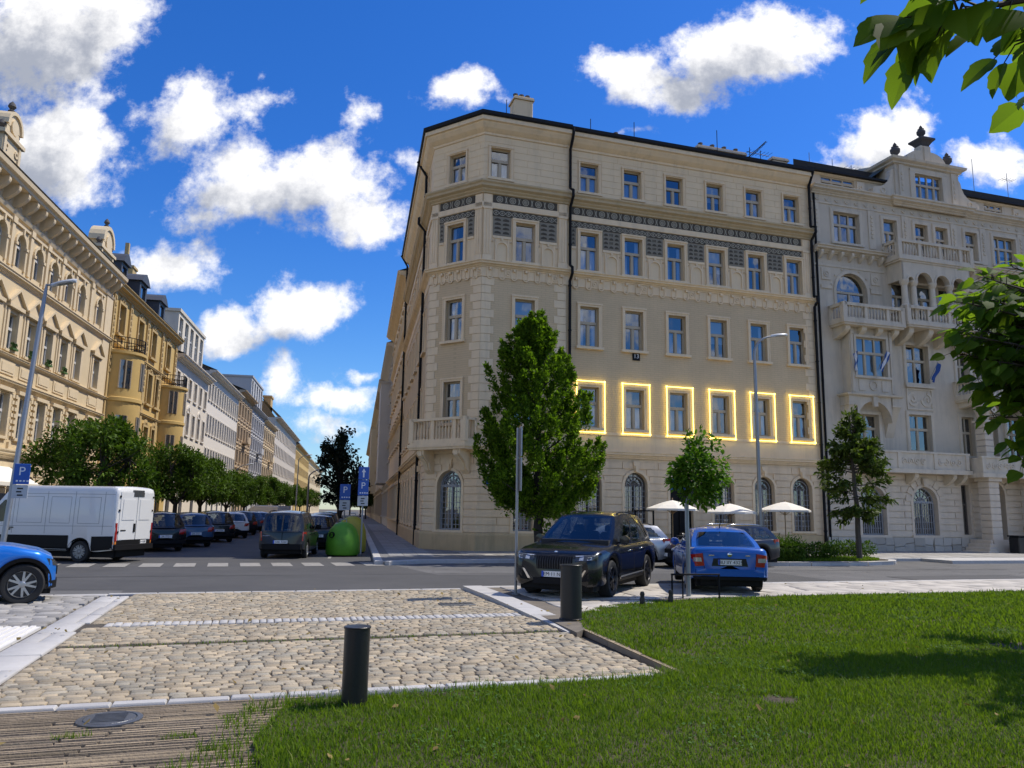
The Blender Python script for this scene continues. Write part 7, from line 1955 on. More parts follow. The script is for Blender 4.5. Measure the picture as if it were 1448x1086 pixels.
c.patch('rear_bumper', 'trim_black', [(-.95, .42), (.95, .42), (.95, .58), (-.95, .58)], False, .12, .16, 10, 2); c.patch('rear_step', 'trim_black', [(-.93, .58), (.93, .58), (.93, .72), (-.93, .72)], False, .02, .05, 10, 2)
c.plate(False, .655, '7AB 4180', -.35); c.patch('windscreen', 'car_glass', [(-.78, 1.45), (.78, 1.45), (.72, 2.2), (-.72, 2.2)], True, .02, .03, 8, 8); c.side('door_mark', 'trim_black', [(1.0, 1.0), (1.28, 1.0), (1.28, 1.04), (1.0, 1.04)], .01)
c.patch('lettering', 'letter_black', [(.48, 1.02), (.72, 1.02), (.72, 1.06), (.48, 1.06)], False, .03, .01, 3, 1)
# ---- small grey MPV on the side street
sp4 = dict(L=4.1, W=1.72, r=.30, axles=(1.3, -1.35), sill=.26, rbot=.36, fbot=.26, shoulder=.10, rend=[(0, .90), (.03, .94), (.1, .975), (.3, 1)],
          top=[(-2.05, .96), (-2.02, 1.02), (-1.8, 1.03), (.5, 1.0), (1.0, 1.0), (1.5, .92), (1.9, .78), (2.05, .62)], cab=(1.15, .3, -1.86, -2.03, 1.72, .80, .68))
def mpv(label, name, loc, az, m, group=None):
    c = Car(name, label, 'car', loc, az, sp4, group); c.body(m)
    c.cabin(m, 'car_glass', [(.14, .40, .10, .86, .11, 0), (.43, .66, .12, .85), (.69, .93, .12, .85)], rw=(.07, .93, .06, .86), rails=(.12, .95, 'trim_black')); c.wheels('metal_grey', 6, .19); c.mirrors('trim_black'); c.handles('trim_black', [(.2, .86), (-.9, .86)])
    for sg in (1, -1): c.patch('tail_light', 'lamp_red', [(sg * .72, .66), (sg * .845, .66), (sg * .845, .98), (sg * .74, .98)], False, .014, .06, 4, 4); c.patch('headlight', 'lamp_clear', [(sg * .45, .6), (sg * .8, .62), (sg * .8, .78), (sg * .45, .72)], True)
    c.patch('rear_bumper', 'trim_black', [(-.83, .34), (.83, .34), (.83, .54), (-.83, .54)], False, .06, .1, 12, 3)
    c.plate(False, .615, '1AK 5260', 0.05); c.patch('boot_seam', 'underbody', [(-.008, .66), (.008, .66), (.008, 1.0), (-.008, 1.0)], False, .008, .02, 1, 3); c.strip('window_trim', 'trim_black', [(1.0, 1.0), (-1.95, 1.0)], .03, .01)
    b = MB(); p0, p1 = c.scrf(.5, .06, False), c.scrf(.5, .86, False); b.tube([(p0[0] - .02, 0, p0[2]), (p1[0] - .02, 0, p1[2])], .025, 4); b.build('window_divider', M[m], c.o); c.patch('lettering', 'chrome', [(.45, .82), (.7, .82), (.7, .85), (.45, .85)], False, .012, .01, 3, 1)
    return c
mpv('small dark grey MPV with a roof rack seen from behind on the side street', 'parked_car', (-8.62, 31.3), -6, 'paint_mpv')
# ---- rows of parked cars in the side street
sp5 = dict(L=4.2, W=1.80, r=.32, axles=(1.3, -1.25), sill=.26, rbot=.36, fbot=.26, top=[(-2.1, .86), (-2.06, .98), (-1.9, 1.02), (.4, .98), (.95, .97), (1.5, .90), (1.95, .78), (2.1, .62)], cab=(1.1, .2, -1.6, -2.02, 1.52, .81, .62), rend=[(0, .84), (.03, .9), (.1, .95), (.3, 1)])
def hatch(label, loc, az, m, k=1.0, h=None, g='cars parked in the side street'):
    s5 = dict(sp5); 
    if h: s5['cab'] = sp5['cab'][:4] + (h,) + sp5['cab'][5:]
    c = Car('parked_car', label, 'car', loc, az, s5, g); c.body(m)
    c.cabin(m, 'car_glass', [(.13, .44, .1, .88, .1, 0), (.47, .74, .1, .88), (.77, .9, .2, .8, 0, .05)], rw=(.08, .92, .12, .9)); c.wheels('alloy', 5, .2); c.mirrors(m)
    for sg in (1, -1): c.patch('tail_light', 'lamp_red', [(sg * .52, .72), (sg * .86, .72), (sg * .86, .92), (sg * .56, .94)], False, .014, .06, 6, 3); c.patch('headlight', 'lamp_clear', [(sg * .45, .6), (sg * .8, .63), (sg * .8, .78), (sg * .45, .72)], True)
    c.patch('rear_bumper', 'trim_black' if k else m, [(-.84, .34), (.84, .34), (.84, .48), (-.84, .48)], False, .05, .08, 10, 2); c.plate(False, .63, '2A 7731', 0)
    return c
HC = {}
def hcopy(label, loc, az, m, h):
    k = h
    if k not in HC:
        HC[k] = hatch(label, loc, az, m, 1, h); HC[k].mesh_m = m; return HC[k].o
    o = copy_tree(HC[k].o, (loc[0], loc[1], 0), R(90 - az), label)
    for ch in [x for x in bpy.data.objects if x.parent == o]:
        if ch.name.split('.')[0] in ('body', 'cabin', 'wing_mirror'):
            ch.material_slots[0].link = 'OBJECT'; ch.material_slots[0].material = M[m]
    return o
for (px, dep, az, m, h, lab) in [
    (228, 34.0, -38, 'paint_black', 1.60, 'black car parked next to the white van, nearest of the row'),
    (272, 38.0, -36, 'paint_steel_blue', 1.55, 'blue grey hatchback, second car along behind the white van'),
    (307, 43.5, -34, 'paint_black', 1.62, 'tall dark car, third in the row behind the white van'),
    (333, 49.5, -30, 'paint_white', 1.55, 'white hatchback parked between dark cars in the side street row'),
    (347, 55.0, -30, 'paint_navy', 1.60, 'dark navy car just past the white hatchback'),
    (360, 61.0, -28, 'paint_steel_blue', 1.55, 'blue car past the navy one under the street trees'),
    (371, 68.0, -28, 'paint_silver', 1.52, 'silver car farther along under the street trees'),
    (380, 76.0, -26, 'paint_white', 1.50, 'small white car left of the grey MPV roof, far along the row'),
    (404, 90.0, -25, 'paint_grey', 1.60, 'far grey car in the row, showing just above the MPV roof'),
    (414, 104.0, -25, 'paint_navy', 1.60, 'farthest dark car of the left row')]:
    hcopy(lab, ((px - 724) / 1098.2 * dep, dep), az, m, h)
for (px, dep, az, m, h, lab) in [
    (457, 38.0, -14, 'paint_navy', 1.55, 'dark navy car in front of the grey MPV at the right kerb'),
    (466, 46.0, -13, 'paint_grey', 1.62, 'grey car roof behind the navy car and the green container'),
    (470, 56.0, -12, 'paint_silver', 1.60, 'silver car roof showing between the parking signs and the MPV'),
    (474, 68.0, -12, 'paint_black', 1.60, 'black car roof, farthest on the right kerb of the side street')]:
    hcopy(lab, ((px - 724) / 1098.2 * dep, dep), az, m, h)
# white box lorry far down the street
sp6 = dict(L=6.2, W=2.1, r=.38, axles=(2.0, -1.8), sill=.45, rbot=.5, fbot=.4, shoulder=.1, rend=[(0, .97), (.05, 1)], fend=[(0, .9), (.1, 1)], top=[(-3.1, 2.75), (1.0, 2.78), (1.6, 2.6), (2.1, 2.3), (2.7, 1.4), (3.1, 1.0)])
c = Car('box_van', 'white box van parked far down the side street above the row of cars', 'van', ((384 - 724) / 1098.2 * 72, 72.0), -60, sp6); c.o.scale = (.74, .74, .74); c.body('paint_white'); c.wheels('metal_grey', 6, .22)
c.side('side_window', 'car_glass', [(1.7, 1.5), (2.3, 1.45), (2.0, 2.1), (1.7, 2.2)], .01); c.strip('panel_seam', 'metal_grey', [(1.2, .6), (1.2, 2.6)], .03); c.patch('rear_door', 'paint_white', [(-.9, .8), (.9, .8), (.9, 2.6), (-.9, 2.6)], False, .02, .03, 4, 4)
for sg in (1, -1): c.patch('tail_light', 'lamp_red', [(sg * .85, .6), (sg * 1.0, .6), (sg * 1.0, .9), (sg * .85, .9)], False)
# ================================================================ trees and plants
leaf_mat('leaf_conical', (0.028, 0.066, 0.006), (0.17, 0.27, 0.022), .42, .5)
leaf_mat('leaf_bright', (0.04, 0.10, 0.010), (0.14, 0.25, 0.025), .40, .5)
leaf_mat('leaf_sparse', (0.034, 0.06, 0.010), (0.11, 0.15, 0.03), .28, .5)
leaf_mat('leaf_street', (0.026, 0.058, 0.008), (0.11, 0.185, 0.022), .22, .5)
leaf_mat('leaf_dark', (0.010, 0.018, 0.012), (0.022, 0.034, 0.020), .15, .5)
leaf_mat('leaf_hedge', (0.03, 0.07, 0.008), (0.10, 0.17, 0.02), .25, .5)
mat('bark', (0.085, 0.07, 0.055), .9, .2, 8, .7, 25); mat('bark_dark', (0.035, 0.03, 0.026), .9, .2, 8, .7, 25); mat('twig', (.06, .045, .03), .85, .15, 10)
def leaf_cloud(pts, rng, size, m, name, parent, dirs=None, jitter=.35, aspect=.5, droop=.3, fold=.25):
    """one folded two-face leaf at every point; dirs = preferred pointing direction"""
    n = len(pts)
    d = rng.normal(0, 1, (n, 3))
    if dirs is not None: d = d * .55 + dirs
    d[:, 2] -= droop
    d /= np.linalg.norm(d, axis=1)[:, None] + 1e-9
    up = rng.normal(0, .55, (n, 3)); up[:, 2] += 1
    s_ = np.cross(d, up); s_ /= np.linalg.norm(s_, axis=1)[:, None] + 1e-9
    nn = np.cross(s_, d)
    L = size * rng.uniform(1 - jitter, 1 + jitter, n)[:, None]; W = L * aspect
    V = np.zeros((n, 6, 3))
    V[:, 0] = pts; V[:, 1] = pts + d * L * .38 + s_ * W * .5 + nn * L * fold * .4; V[:, 2] = pts + d * L * .75 + s_ * W * .36 + nn * L * fold * .25
    V[:, 3] = pts + d * L; V[:, 4] = pts + d * L * .75 - s_ * W * .36 + nn * L * fold * .25; V[:, 5] = pts + d * L * .38 - s_ * W * .5 + nn * L * fold * .4
    b = np.arange(n)[:, None] * 6
    q = np.concatenate([b + np.array([0, 1, 2, 3]), b + np.array([0, 3, 4, 5])]).reshape(-1, 4)
    return link(name, big_mesh(name, V.reshape(-1, 3), q, [M[m]]), parent)
def limb(mb, p, q, r0, r1, rng, n=5, wob=.06):
    P = []; Rr = []
    for i in range(n + 1):
        t = i / n; v = Vector(p).lerp(Vector(q), t); L = (Vector(q) - Vector(p)).length
        if 0 < i < n: v += Vector(rng.normal(0, wob * L * .3, 3))
        P.append(v); Rr.append(r0 * (1 - t) + r1 * t)
    mb.tube(P, Rr, 7)
# ---- big conical tree on the far pavement
rng = np.random.default_rng(11)
BT = Vector((1.05, 30.4, 0.1))
t = thing('tree', 'large dense conical tree standing before the cream corner house', 'tree', tuple(BT))
H = 9.55; hb = 1.75; CXo = .05
tr = MB(); limb(tr, (0.1, 0, 0), (.0, 0, 3.0), .20, .15, rng); limb(tr, (0, 0, 3), (.0, 0, 8.8), .15, .02, rng, 7)
def cone_r(z):      # half width of the crown
    return np.interp(z, [1.7, 2.1, 2.9, 3.8, 5.0, 6.2, 7.3, 8.3, 9.0, 9.6], [.6, 1.65, 2.18, 2.25, 2.0, 1.65, 1.22, .72, .28, .05])
cl = []
def lean(z): return -.055 * (z - 5.0)
for i in range(430):
    z = 1.75 + 7.3 * rng.random() ** 1.15; a = rng.uniform(0, 2 * np.pi); r_ = cone_r(z) * (rng.uniform(.55, .98) if i % 4 else rng.uniform(.1, .6)); cl.append((r_ * math.cos(a) + lean(z), r_ * math.sin(a), z - .25, rng.uniform(.55, .95), a)) if math.sin(a * 2 + z * 1.7) * math.sin(z * 2.3 + 1) < rng.uniform(.3, 1.1) else None
for i in range(44):
    z = rng.uniform(2.1, 8.9); a = rng.uniform(0, 2 * np.pi); r_ = cone_r(z) * rng.uniform(.98, 1.1); cl.append((r_ * math.cos(a) + lean(z), r_ * math.sin(a), z - .2, rng.uniform(.5, .75), a))
cl += [(lean(9), 0, 8.9, .9, 0), (lean(8.8) - .3, 0, 8.4, .8, 3), (lean(8.6) + .35, 0, 8.2, .8, 0), (-1.15, -.3, 7.6, .9, 3.1), (-1.75, -.3, 6.6, .9, 3.3)]
for c_ in cl[::9]: limb(tr, (0, 0, max(1.7, c_[2] - .8)), c_[:3], .05, .012, rng, 3)
tr.build('trunk', M['bark_dark'], t, smooth=40)
pts = []; dirs = []
for (x, y, z, L_, a) in cl:
    n = int(255 * L_); u = rng.random(n) ** .8; ax = np.array([math.cos(a) * .38, math.sin(a) * .38, .92]); w_ = .29 * (1 - u * .82) * rng.random(n) ** .5
    d = rng.normal(0, 1, (n, 3)); d /= np.linalg.norm(d, axis=1)[:, None]
    p = np.array([x, y, z]) + ax * (u * L_)[:, None] + d * w_[:, None]; pts.append(p)
    dirs.append(ax * .55 + d * .75 + np.array([0, 0, .35]))
pts = np.concatenate(pts); dirs = np.concatenate(dirs)
leaf_cloud(pts, rng, .125, 'leaf_conical', 'crown', t, dirs, .4, .52, .0)
lowp = np.concatenate([np.array([.25, -.1, z]) + rng.normal(0, .13, (30, 3)) for z in (.6, .9, 1.2, 1.5)])
leaf_cloud(lowp, rng, .16, 'leaf_conical', 'trunk_shoots', t, None, .4, .55)
# ---- small round tree with grey pole-like trunk by the bike stand
def small_tree(label, loc, trunk_pts, r0, centre, rad, n, size, lm, seed, tm='bark', dens=1.0, top=None):
    rng = np.random.default_rng(seed); t = thing('tree', label, 'tree', loc)
    b = MB(); 
    for p, q in zip(trunk_pts, trunk_pts[1:]): limb(b, p, q, r0, r0 * .82, rng, 4, .01)
    cx_, cy_, cz_ = centre; cl = []
    for i in range(n):
        d = rng.normal(0, 1, 3); d /= np.linalg.norm(d); k = rng.uniform(.15, 1) ** .42 * rng.uniform(.8, 1.12); cl.append((cx_ + d[0] * rad[0] * k, cy_ + d[1] * rad[1] * k, cz_ + d[2] * rad[2] * k, rng.uniform(.16, .30)))
    if top: cl += top
    for c_ in cl[::3]: limb(b, (trunk_pts[-1][0], trunk_pts[-1][1], min(c_[2] - .05, trunk_pts[-1][2] + max(0, (c_[2] - trunk_pts[-1][2]) * .4))), c_[:3], r0 * .3, .008, rng, 3)
    b.build('trunk', M[tm], t, smooth=40); pts = []; dirs = []
    for (x, y, z, r_) in cl:
        m_ = int(100 * dens * (r_ / .25) ** 2); d = rng.normal(0, 1, (m_, 3)); d /= np.linalg.norm(d, axis=1)[:, None]; pp = d * (r_ * rng.uniform(.1, 1, m_) ** .5)[:, None] + np.array([x, y, z]); pts.append(pp)
        o = d * .8 + np.array([(x - cx_) / rad[0], (y - cy_) / rad[1], (z - cz_) / rad[2]]) * .6; dirs.append(o)
    leaf_cloud(np.concatenate(pts), rng, size, lm, 'crown', t, np.concatenate(dirs), .4, .55, .35); return t
small_tree('small round bright green tree on a grey pole stem by the bike stand', (3.90, 17.35, .1), [(0, 0, 0), (.0, 0, 2.0), (.22, .02, 2.35)], .055, (.30, 0, 2.68), (.52, .48, .78), 44, .11, 'leaf_bright', 21, 'metal_grey', .8, [(.35, 0, 3.55, .12), (.05, 0, 3.5, .1), (.6, 0, 3.45, .1)])
# ---- sparse feathery tree on the island
rng = np.random.default_rng(31)
t = thing('tree', 'sparse feathery young tree with open tiers on the planted island', 'tree', (*rd(23.55, 26.75).xy, .12))
b = MB(); limb(b, (0, 0, 0), (0, 0, 2.3), .12, .095, rng, 4, .01); limb(b, (0, 0, 2.3), (-.1, 0, 6.0), .095, .02, rng, 6, .02)
pts = []; dirs = []
for i in range(88):
    z = rng.uniform(1.8, 5.9); k = (z - 1.8) / 4.1; rm = np.interp(k, [0, .15, .35, .6, .85, 1], [.62, 1.3, 1.48, 1.05, .5, .12]) * rng.uniform(.75, 1.15); a = rng.uniform(0, 6.28)
    e = np.array([rm * math.cos(a), rm * math.sin(a), z + rng.uniform(-.1, .5) - (.35 if k < .2 else 0)]); s0 = np.array([0, 0, min(z, 5.8)])
    limb(b, s0, e, .028, .008, rng, 3, .05)
    n = int(20 * rm / .3 + 15); u = rng.uniform(.3, 1.04, n)[:, None]; p = s0 * (1 - u) + e * u + rng.normal(0, .065, (n, 3)); pts.append(p); d_ = np.tile((e - s0) / (np.linalg.norm(e - s0) + .01), (n, 1)) * .8; d_[:, 2] -= .1; dirs.append(d_)
b.build('trunk', M['bark'], t, smooth=40); leaf_cloud(np.concatenate(pts), rng, .20, 'leaf_sparse', 'crown', t, np.concatenate(dirs), .4, .42, .3)
# ---- street trees
def street_tree(seed, label, loc, sc, rz, proto={}):
    k = seed
    if k not in proto:
        rng = np.random.default_rng(seed); t = thing('street_tree', label, 'tree', loc, rz, 'street trees along the left row')
        b = MB(); limb(b, (0, 0, 0), (.05, 0, 1.9), .17, .14, rng, 4, .02); cl = []
        for i in range(7):
            a = i * 6.28 / 7 + rng.uniform(-.3, .3); e = (1.5 * math.cos(a), 1.5 * math.sin(a), rng.uniform(3.2, 4.2)); limb(b, (.05, 0, 1.8), e, .09, .035, rng, 5)
            for j in range(12):
                q = (e[0] * rng.uniform(.3, 1.75) + rng.normal(0, .35), e[1] * rng.uniform(.3, 1.75) + rng.normal(0, .35), rng.uniform(2.5, 5.6)); 
                if math.hypot(q[0], q[1]) / 2.75 > math.sqrt(max(.05, 1 - ((q[2] - 3.7) / 2.15) ** 2)): q = (q[0] * .7, q[1] * .7, 3.7 + (q[2] - 3.7) * .85)
                limb(b, e, q, .03, .01, rng, 3); cl.append((*q, rng.uniform(.35, .6)))
        b.build('trunk', M['bark_dark'], t, smooth=40); pts = []; dirs = []
        for (x, y, z, r_) in cl:
            m_ = int(105 * (r_ / .45) ** 2); d = rng.normal(0, 1, (m_, 3)); d /= np.linalg.norm(d, axis=1)[:, None]; pts.append(d * (r_ * rng.uniform(.1, 1, m_) ** .5)[:, None] + np.array([x, y, z])); o = d * .7; o[:, 2] += .15; dirs.append(o)
        leaf_cloud(np.concatenate(pts), rng, .24, 'leaf_street', 'crown', t, np.concatenate(dirs), .4, .38, .2); proto[k] = t; t.scale = (sc,) * 3
        return t
    c = copy_tree(proto[k], loc, rz, label); c.scale = (sc,) * 3; return c
for i, (s_, o_, sc, lab) in enumerate([
    (41.3, -12.6, 1.02, 'leafy street tree rising behind the white van, nearest of the left row'), (57.5, -12.3, 1.02, 'street tree with a forked trunk showing above the black parked car'),
    (66, -12.2, .98, 'fourth street tree of the left row, beside the white house'), (80, -12.4, .92, 'street tree before the plain white house with narrow windows'), (92, -12.4, .95, 'sixth street tree of the left row, by the far lamp post'), (108, -12.4, 1.0, 'street tree above the white box van'),
    (126, -12.4, 1.0, 'eighth street tree of the left row, before the blue grey house'), (150, -12.4, 1.05, 'street tree far down the left row, before the orange roof'), (180, -12.4, 1.1, 'next to last street tree down the left row'), (215, -12.4, 1.15, 'farthest street tree at the end of the left row'), (170, -1.5, 1.1, 'street tree at the end of the street, just left of the dark knobbly tree'), (185, .8, 1.2, 'street tree at the far end of the street behind the dark knobbly tree'), (150, 1.6, 1.0, 'street tree far down the right pavement past the parking signs')]):
    street_tree(41 + i % 3, lab, lp(s_, OL * -1 + o_, .1)[:2] + (.1,), sc, i * 1.3)
# ---- dark bare-looking tree over the end of the street
rng = np.random.default_rng(77)
pd = 62.0; t = thing('tree', 'dark knobbly tree rising above the parking signs at the end of the street', 'tree', ((487 - 724) / 1098.2 * pd, pd, 0))
b = MB(); limb(b, (0, 0, 0), (0, 0, 3), .25, .2, rng); pts = []
for i in range(46):
    a = rng.uniform(0, 6.28); z = rng.uniform(2.0, 7.6); r_ = np.interp(z, [2, 3.5, 5, 6.5, 7.6], [1.2, 2.3, 2.3, 1.5, .7]) * rng.uniform(.3, 1.1); e = (r_ * math.cos(a) - (.35 if z > 6 else 0), r_ * math.sin(a), z)
    limb(b, (0, 0, min(z * .6, 4)), e, .07, .025, rng, 4, .1); 
    for j in range(3): pts.append(np.array(e) + rng.normal(0, .30, 3) + rng.normal(0, .17, (36, 3)))
b.build('trunk', M['bark_dark'], t, smooth=40); leaf_cloud(np.concatenate(pts), rng, .26, 'leaf_dark', 'crown', t, None, .4, .6)
# ---- hedge, planter
def shrub(name, label, cat, loc, L, W, Hh, n, size, lm, seed, rz=RA, trail=False, group=None):
    rng = np.random.default_rng(seed); t = thing(name, label, cat, loc, rz, group)
    u = rng.uniform(-1, 1, (n, 3)); nrm = np.abs(u) ** 3; keep_ = nrm.sum(1) < 1.25; u = u[keep_]
    p = np.stack([u[:, 0] * L / 2, u[:, 1] * W / 2, (u[:, 2] * .5 + .5) * Hh], 1); p[:, 2] += .06 * np.sin(p[:, 0] * 7) 
    d = np.stack([u[:, 0] * .3, u[:, 1] * .5, np.abs(u[:, 2]) * .6 + .2], 1)
    if trail: d[:, 2] = -.8
    leaf_cloud(p, rng, size, lm, 'foliage', t, d, .4, .45, .1)
    st_ = MB()
    for i in range(12): x, y = rng.uniform(-L * .4, L * .4), rng.uniform(-W * .3, W * .3); limb(st_, (x, y, 0), (x * 1.05, y, Hh * .8), .015, .006, rng, 3)
    st_.build('stems', M['twig'], t); return t
shrub('clipped_hedge', 'low rounded dark hedge between the planter and the sparse tree', 'hedge', (*rd(21.4, 27.0).xy, .12), 2.2, .9, .62, 2600, .10, 'leaf_street', 51)
shrub('clipped_hedge', 'low rounded dark hedge left of the first, beside the green planter', 'hedge', (*rd(19.7, 27.1).xy, .12), 1.5, .9, .62, 2000, .10, 'leaf_street', 52)
shrub('clipped_hedge', 'low rounded dark hedge right of the sparse tree trunk', 'hedge', (*rd(24.3, 28.3).xy, .12), 2.6, .9, .66, 2600, .10, 'leaf_street', 53)
pt_ = thing('planter', 'long dark planter trough overflowing with light green leaves beside the dark estate car', 'planter', (*rd(19.2, 26.1).xy, .13), RA)
b = MB(); b.bbox(-.85, .85, -.22, .22, .28, .50, .015); [b.box(x - .04, x + .04, -.18, .18, 0, .28) for x in (-.6, .6)]; b.build('trough', M['trim_black'], pt_)
rng = np.random.default_rng(55); n = 2600; p = np.stack([rng.uniform(-.9, .9, n), rng.normal(0, .2, n), .5 + np.abs(rng.normal(0, .16, n))], 1); k = rng.random(n) < .35; p[k, 1] = -.24 - rng.random(k.sum()) * .06; p[k, 2] = rng.uniform(.12, .52, k.sum())
d = np.zeros((n, 3)); d[:, 1] = -.3; d[:, 2] = np.where(p[:, 2] > .55, .6, -.8); leaf_cloud(p, rng, .13, 'leaf_hedge', 'foliage', pt_, d, .4, .25, .1)
t = shrub('potted_plant', 'tall leafy plant against the last arched window by the right umbrella', 'plant', (*rd(20.5, 32.6).xy, .12), 1.2, .6, 1.2, 260, .22, 'leaf_street', 57)
# ---- near plane-tree branches hanging in from the right
leaf_mat('leaf_near', (0.028, 0.060, 0.006), (0.075, 0.135, 0.014), .52, .6, (0.24, 0.40, 0.018))
def big_leaf(mb, base, d, nrm, L, rng):
    """five-pointed broad leaf with a folded midrib, drooping tip"""
    d = Vector(d).normalized(); s_ = d.cross(Vector(nrm)).normalized(); n_ = s_.cross(d)
    half = [(.0, .0), (.02, .16), (.10, .32), (.22, .42), (.36, .47), (.44, .40), (.54, .40), (.66, .36), (.72, .25), (.82, .18), (.92, .09), (1.0, .0)]
    fold = rng.uniform(.08, .28); cup = rng.uniform(.05, .25); tw = rng.uniform(-.08, .08)
    B = Vector(base)
    def pt(u, w_): return tuple(B + d * (u * L) + s_ * (w_ * L * .92) + n_ * (L * (fold * abs(w_) - cup * u * u + tw * w_ * u)))
    mid = [mb.P(*pt(u, 0)) for u, _ in half]
    for sg in (1, -1):
        ed = [mb.P(*pt(u, sg * (w_ + (rng.uniform(-.02, .02) if w_ else 0)))) for u, w_ in half[1:-1]]; inn = [mb.P(*pt(u, sg * w_ * .5)) for u, w_ in half[1:-1]]
        for i in range(len(ed) - 1): mb.F(inn[i], ed[i], ed[i + 1], inn[i + 1]); mb.F(mid[i + 1], inn[i], inn[i + 1], mid[i + 2])
        mb.F(mid[0], ed[0], inn[0]); mb.F(mid[0], inn[0], mid[1]); mb.F(mid[-1], inn[-1], ed[-1]); mb.F(mid[-1], mid[-2], inn[-1])
def branch_tree(name, label, trunk, boughs, Lleaf, seed, nleaf, spread):
    rng = np.random.default_rng(seed); t = thing(name, label, 'tree', trunk[0]); o = Vector(trunk[0]); w_ = MB(); f = MB()
    P = [Vector(p) - o for p in trunk]
    for i, (p, q) in enumerate(zip(P, P[1:])): limb(w_, p, q, .2 - .03 * i, .17 - .03 * i, rng, 5, .03)
    for (path, r0) in boughs:
        pp = [Vector(p) - o for p in path]; m_ = len(pp); w_.tube(pp, [r0 * (1 - .8 * i / (m_ - 1)) for i in range(m_)], 6)
        L_ = sum((a - b).length for a, b in zip(pp, pp[1:])); N = int(nleaf * L_)
        for i in range(N):
            u = (i + rng.random()) / N; k = min(int(u * (m_ - 1)), m_ - 2); v = pp[k].lerp(pp[k + 1], u * (m_ - 1) - k); dv = (pp[k + 1] - pp[k]).normalized()
            off = Vector(rng.normal(0, 1, 3)); off -= dv * off.dot(dv); off.normalize(); off = off * spread * rng.uniform(.3, 1) + dv * spread * .5; off.z *= .7; e = v + off
            w_.tube([v, v + off * .5 + Vector((0, 0, .03)), e], [.006, .004, .003], 4, caps=False)
            ld = off.normalized() * .7 + dv * .5 + Vector((rng.normal(0, .25), rng.normal(0, .25), -.55 + rng.normal(0, .25)))
            big_leaf(f, e, ld, (rng.normal(0, .5), rng.normal(0, .5) - .2, 1.0), Lleaf * rng.uniform(.7, 1.15), rng)
    w_.build('trunk', M['twig'], t, smooth=50); f.build('crown', M['leaf_near'], t, smooth=60); return t
def P3(px, py, dep):           # a point of space seen at a pixel of the photograph, at the given distance
    v = f_ + rr * ((px - 724) / 1098.16) + uu * (-(py - 543) / 1098.16); v = v * (dep / v.y); return (v.x, v.y, v.z + EYE)
T1 = (5.6, 3.3, .1)
branch_tree('near_tree', 'broad-leaved tree with large leaves hanging into the top right corner', [T1, (5.5, 3.3, 2.4), (4.6, 3.1, 3.6)],
    [([(4.7, 3.15, 3.5), (3.2, 3.0, 3.75), P3(1450, 0, 2.75), P3(1360, 15, 2.72), P3(1318, 45, 2.7)], .02),
     ([(4.7, 3.15, 3.5), (3.4, 2.9, 3.8), P3(1440, -110, 2.6), P3(1360, -100, 2.6), P3(1310, -95, 2.6)], .02),
     ([(3.2, 3.0, 3.75), P3(1475, 25, 2.9), P3(1450, 60, 2.9)], .014),
     ([(4.6, 3.1, 3.6), (3.6, 3.6, 3.9), (3.0, 4.2, 4.3)], .03), ([(4.6, 3.1, 3.6), (4.8, 4.5, 4.4), (4.3, 5.6, 5.0)], .04), ([(5, 3.2, 3.2), (5.6, 4.6, 4.2), (5.2, 6.0, 4.9)], .04)], .205, 91, 15, .16)
T2 = (9.9, 11.0, .1)
bo = []
rng = np.random.default_rng(8)
tgt = [(1346, 478), (1342, 425), (1360, 455), (1350, 500), (1392, 392), (1380, 420), (1432, 378), (1385, 545), (1405, 590), (1432, 628), (1446, 655)]
while len(tgt) < 46:
    x, y = rng.uniform(1362, 1480), rng.uniform(380, 640)
    if x > 1362 + max(0, abs(y - 470) - 40) * .55: tgt.append((x, y))
for i, (px, py) in enumerate(tgt):
    q = Vector(P3(px, py, rng.uniform(10.2, 11.6))); s0 = Vector((9.6, 11.0, 2.2 + (q.z - 2.4) * .6)); bo.append(([s0, s0.lerp(q, .5) + Vector((0, 0, .25)), s0.lerp(q, .8) + Vector((0, 0, .12)), q], .035))
for i in range(30):
    a = rng.uniform(0, 6.28); q = Vector((9.8 + 2.6 * math.cos(a), 11.0 + 2.4 * math.sin(a), rng.uniform(2.8, 6.0)))
    if q.x - .64 * q.y < .6: continue
    s0 = Vector((9.8, 11.0, 2.2)); bo.append(([s0, s0.lerp(q, .5) + Vector((0, 0, .3)), q], .04))
for i in range(70):
    q = Vector((rng.uniform(7.4, 9.8), rng.uniform(9.3, 11.8), rng.uniform(3.0, 4.6))) if i < 48 else Vector((rng.uniform(6.9, 7.9), rng.uniform(8.0, 9.4), rng.uniform(3.1, 4.2)))
    if q.x - .68 * q.y < .35: continue
    s0 = Vector((9.8, 11.0, 2.6)); bo.append(([s0, s0.lerp(q, .5) + Vector((0, 0, .3)), q], .04))
branch_tree('near_tree', 'broad-leaved tree whose leafy boughs cover the right side of the grey house', [T2, (9.9, 11.0, 2.2), (9.7, 11.0, 4.6)], bo, .24, 93, 13, .22)
# ================================================================ street furniture
def bollard(px, py, lab, h):
    pass
mat('bollard_black', (.010, .010, .011), .38, .15, 6, .15, 50)
def boll(P, z0, h, r, lab):
    b = MB(); b.lathe([(r * 1.12, -.1), (r * 1.12, .02), (r, .03), (r, h - .02), (r * 1.06, h - .018), (r * 1.07, h - .006), (r * 1.03, h), (0, h + .006)], 32)
    o = b.build('bollard', M['bollard_black'], None, (P[0], P[1], z0), smooth=35); tag(o, lab, 'bollard', 'black round bollards at the lawn edge')
boll((-1.40, 7.50), .04, .73, .118, 'black cylindrical bollard nearest to us at the lawn corner')
boll((1.05, 13.45), .08, .90, .180, 'black cylindrical bollard in front of the black SUV')
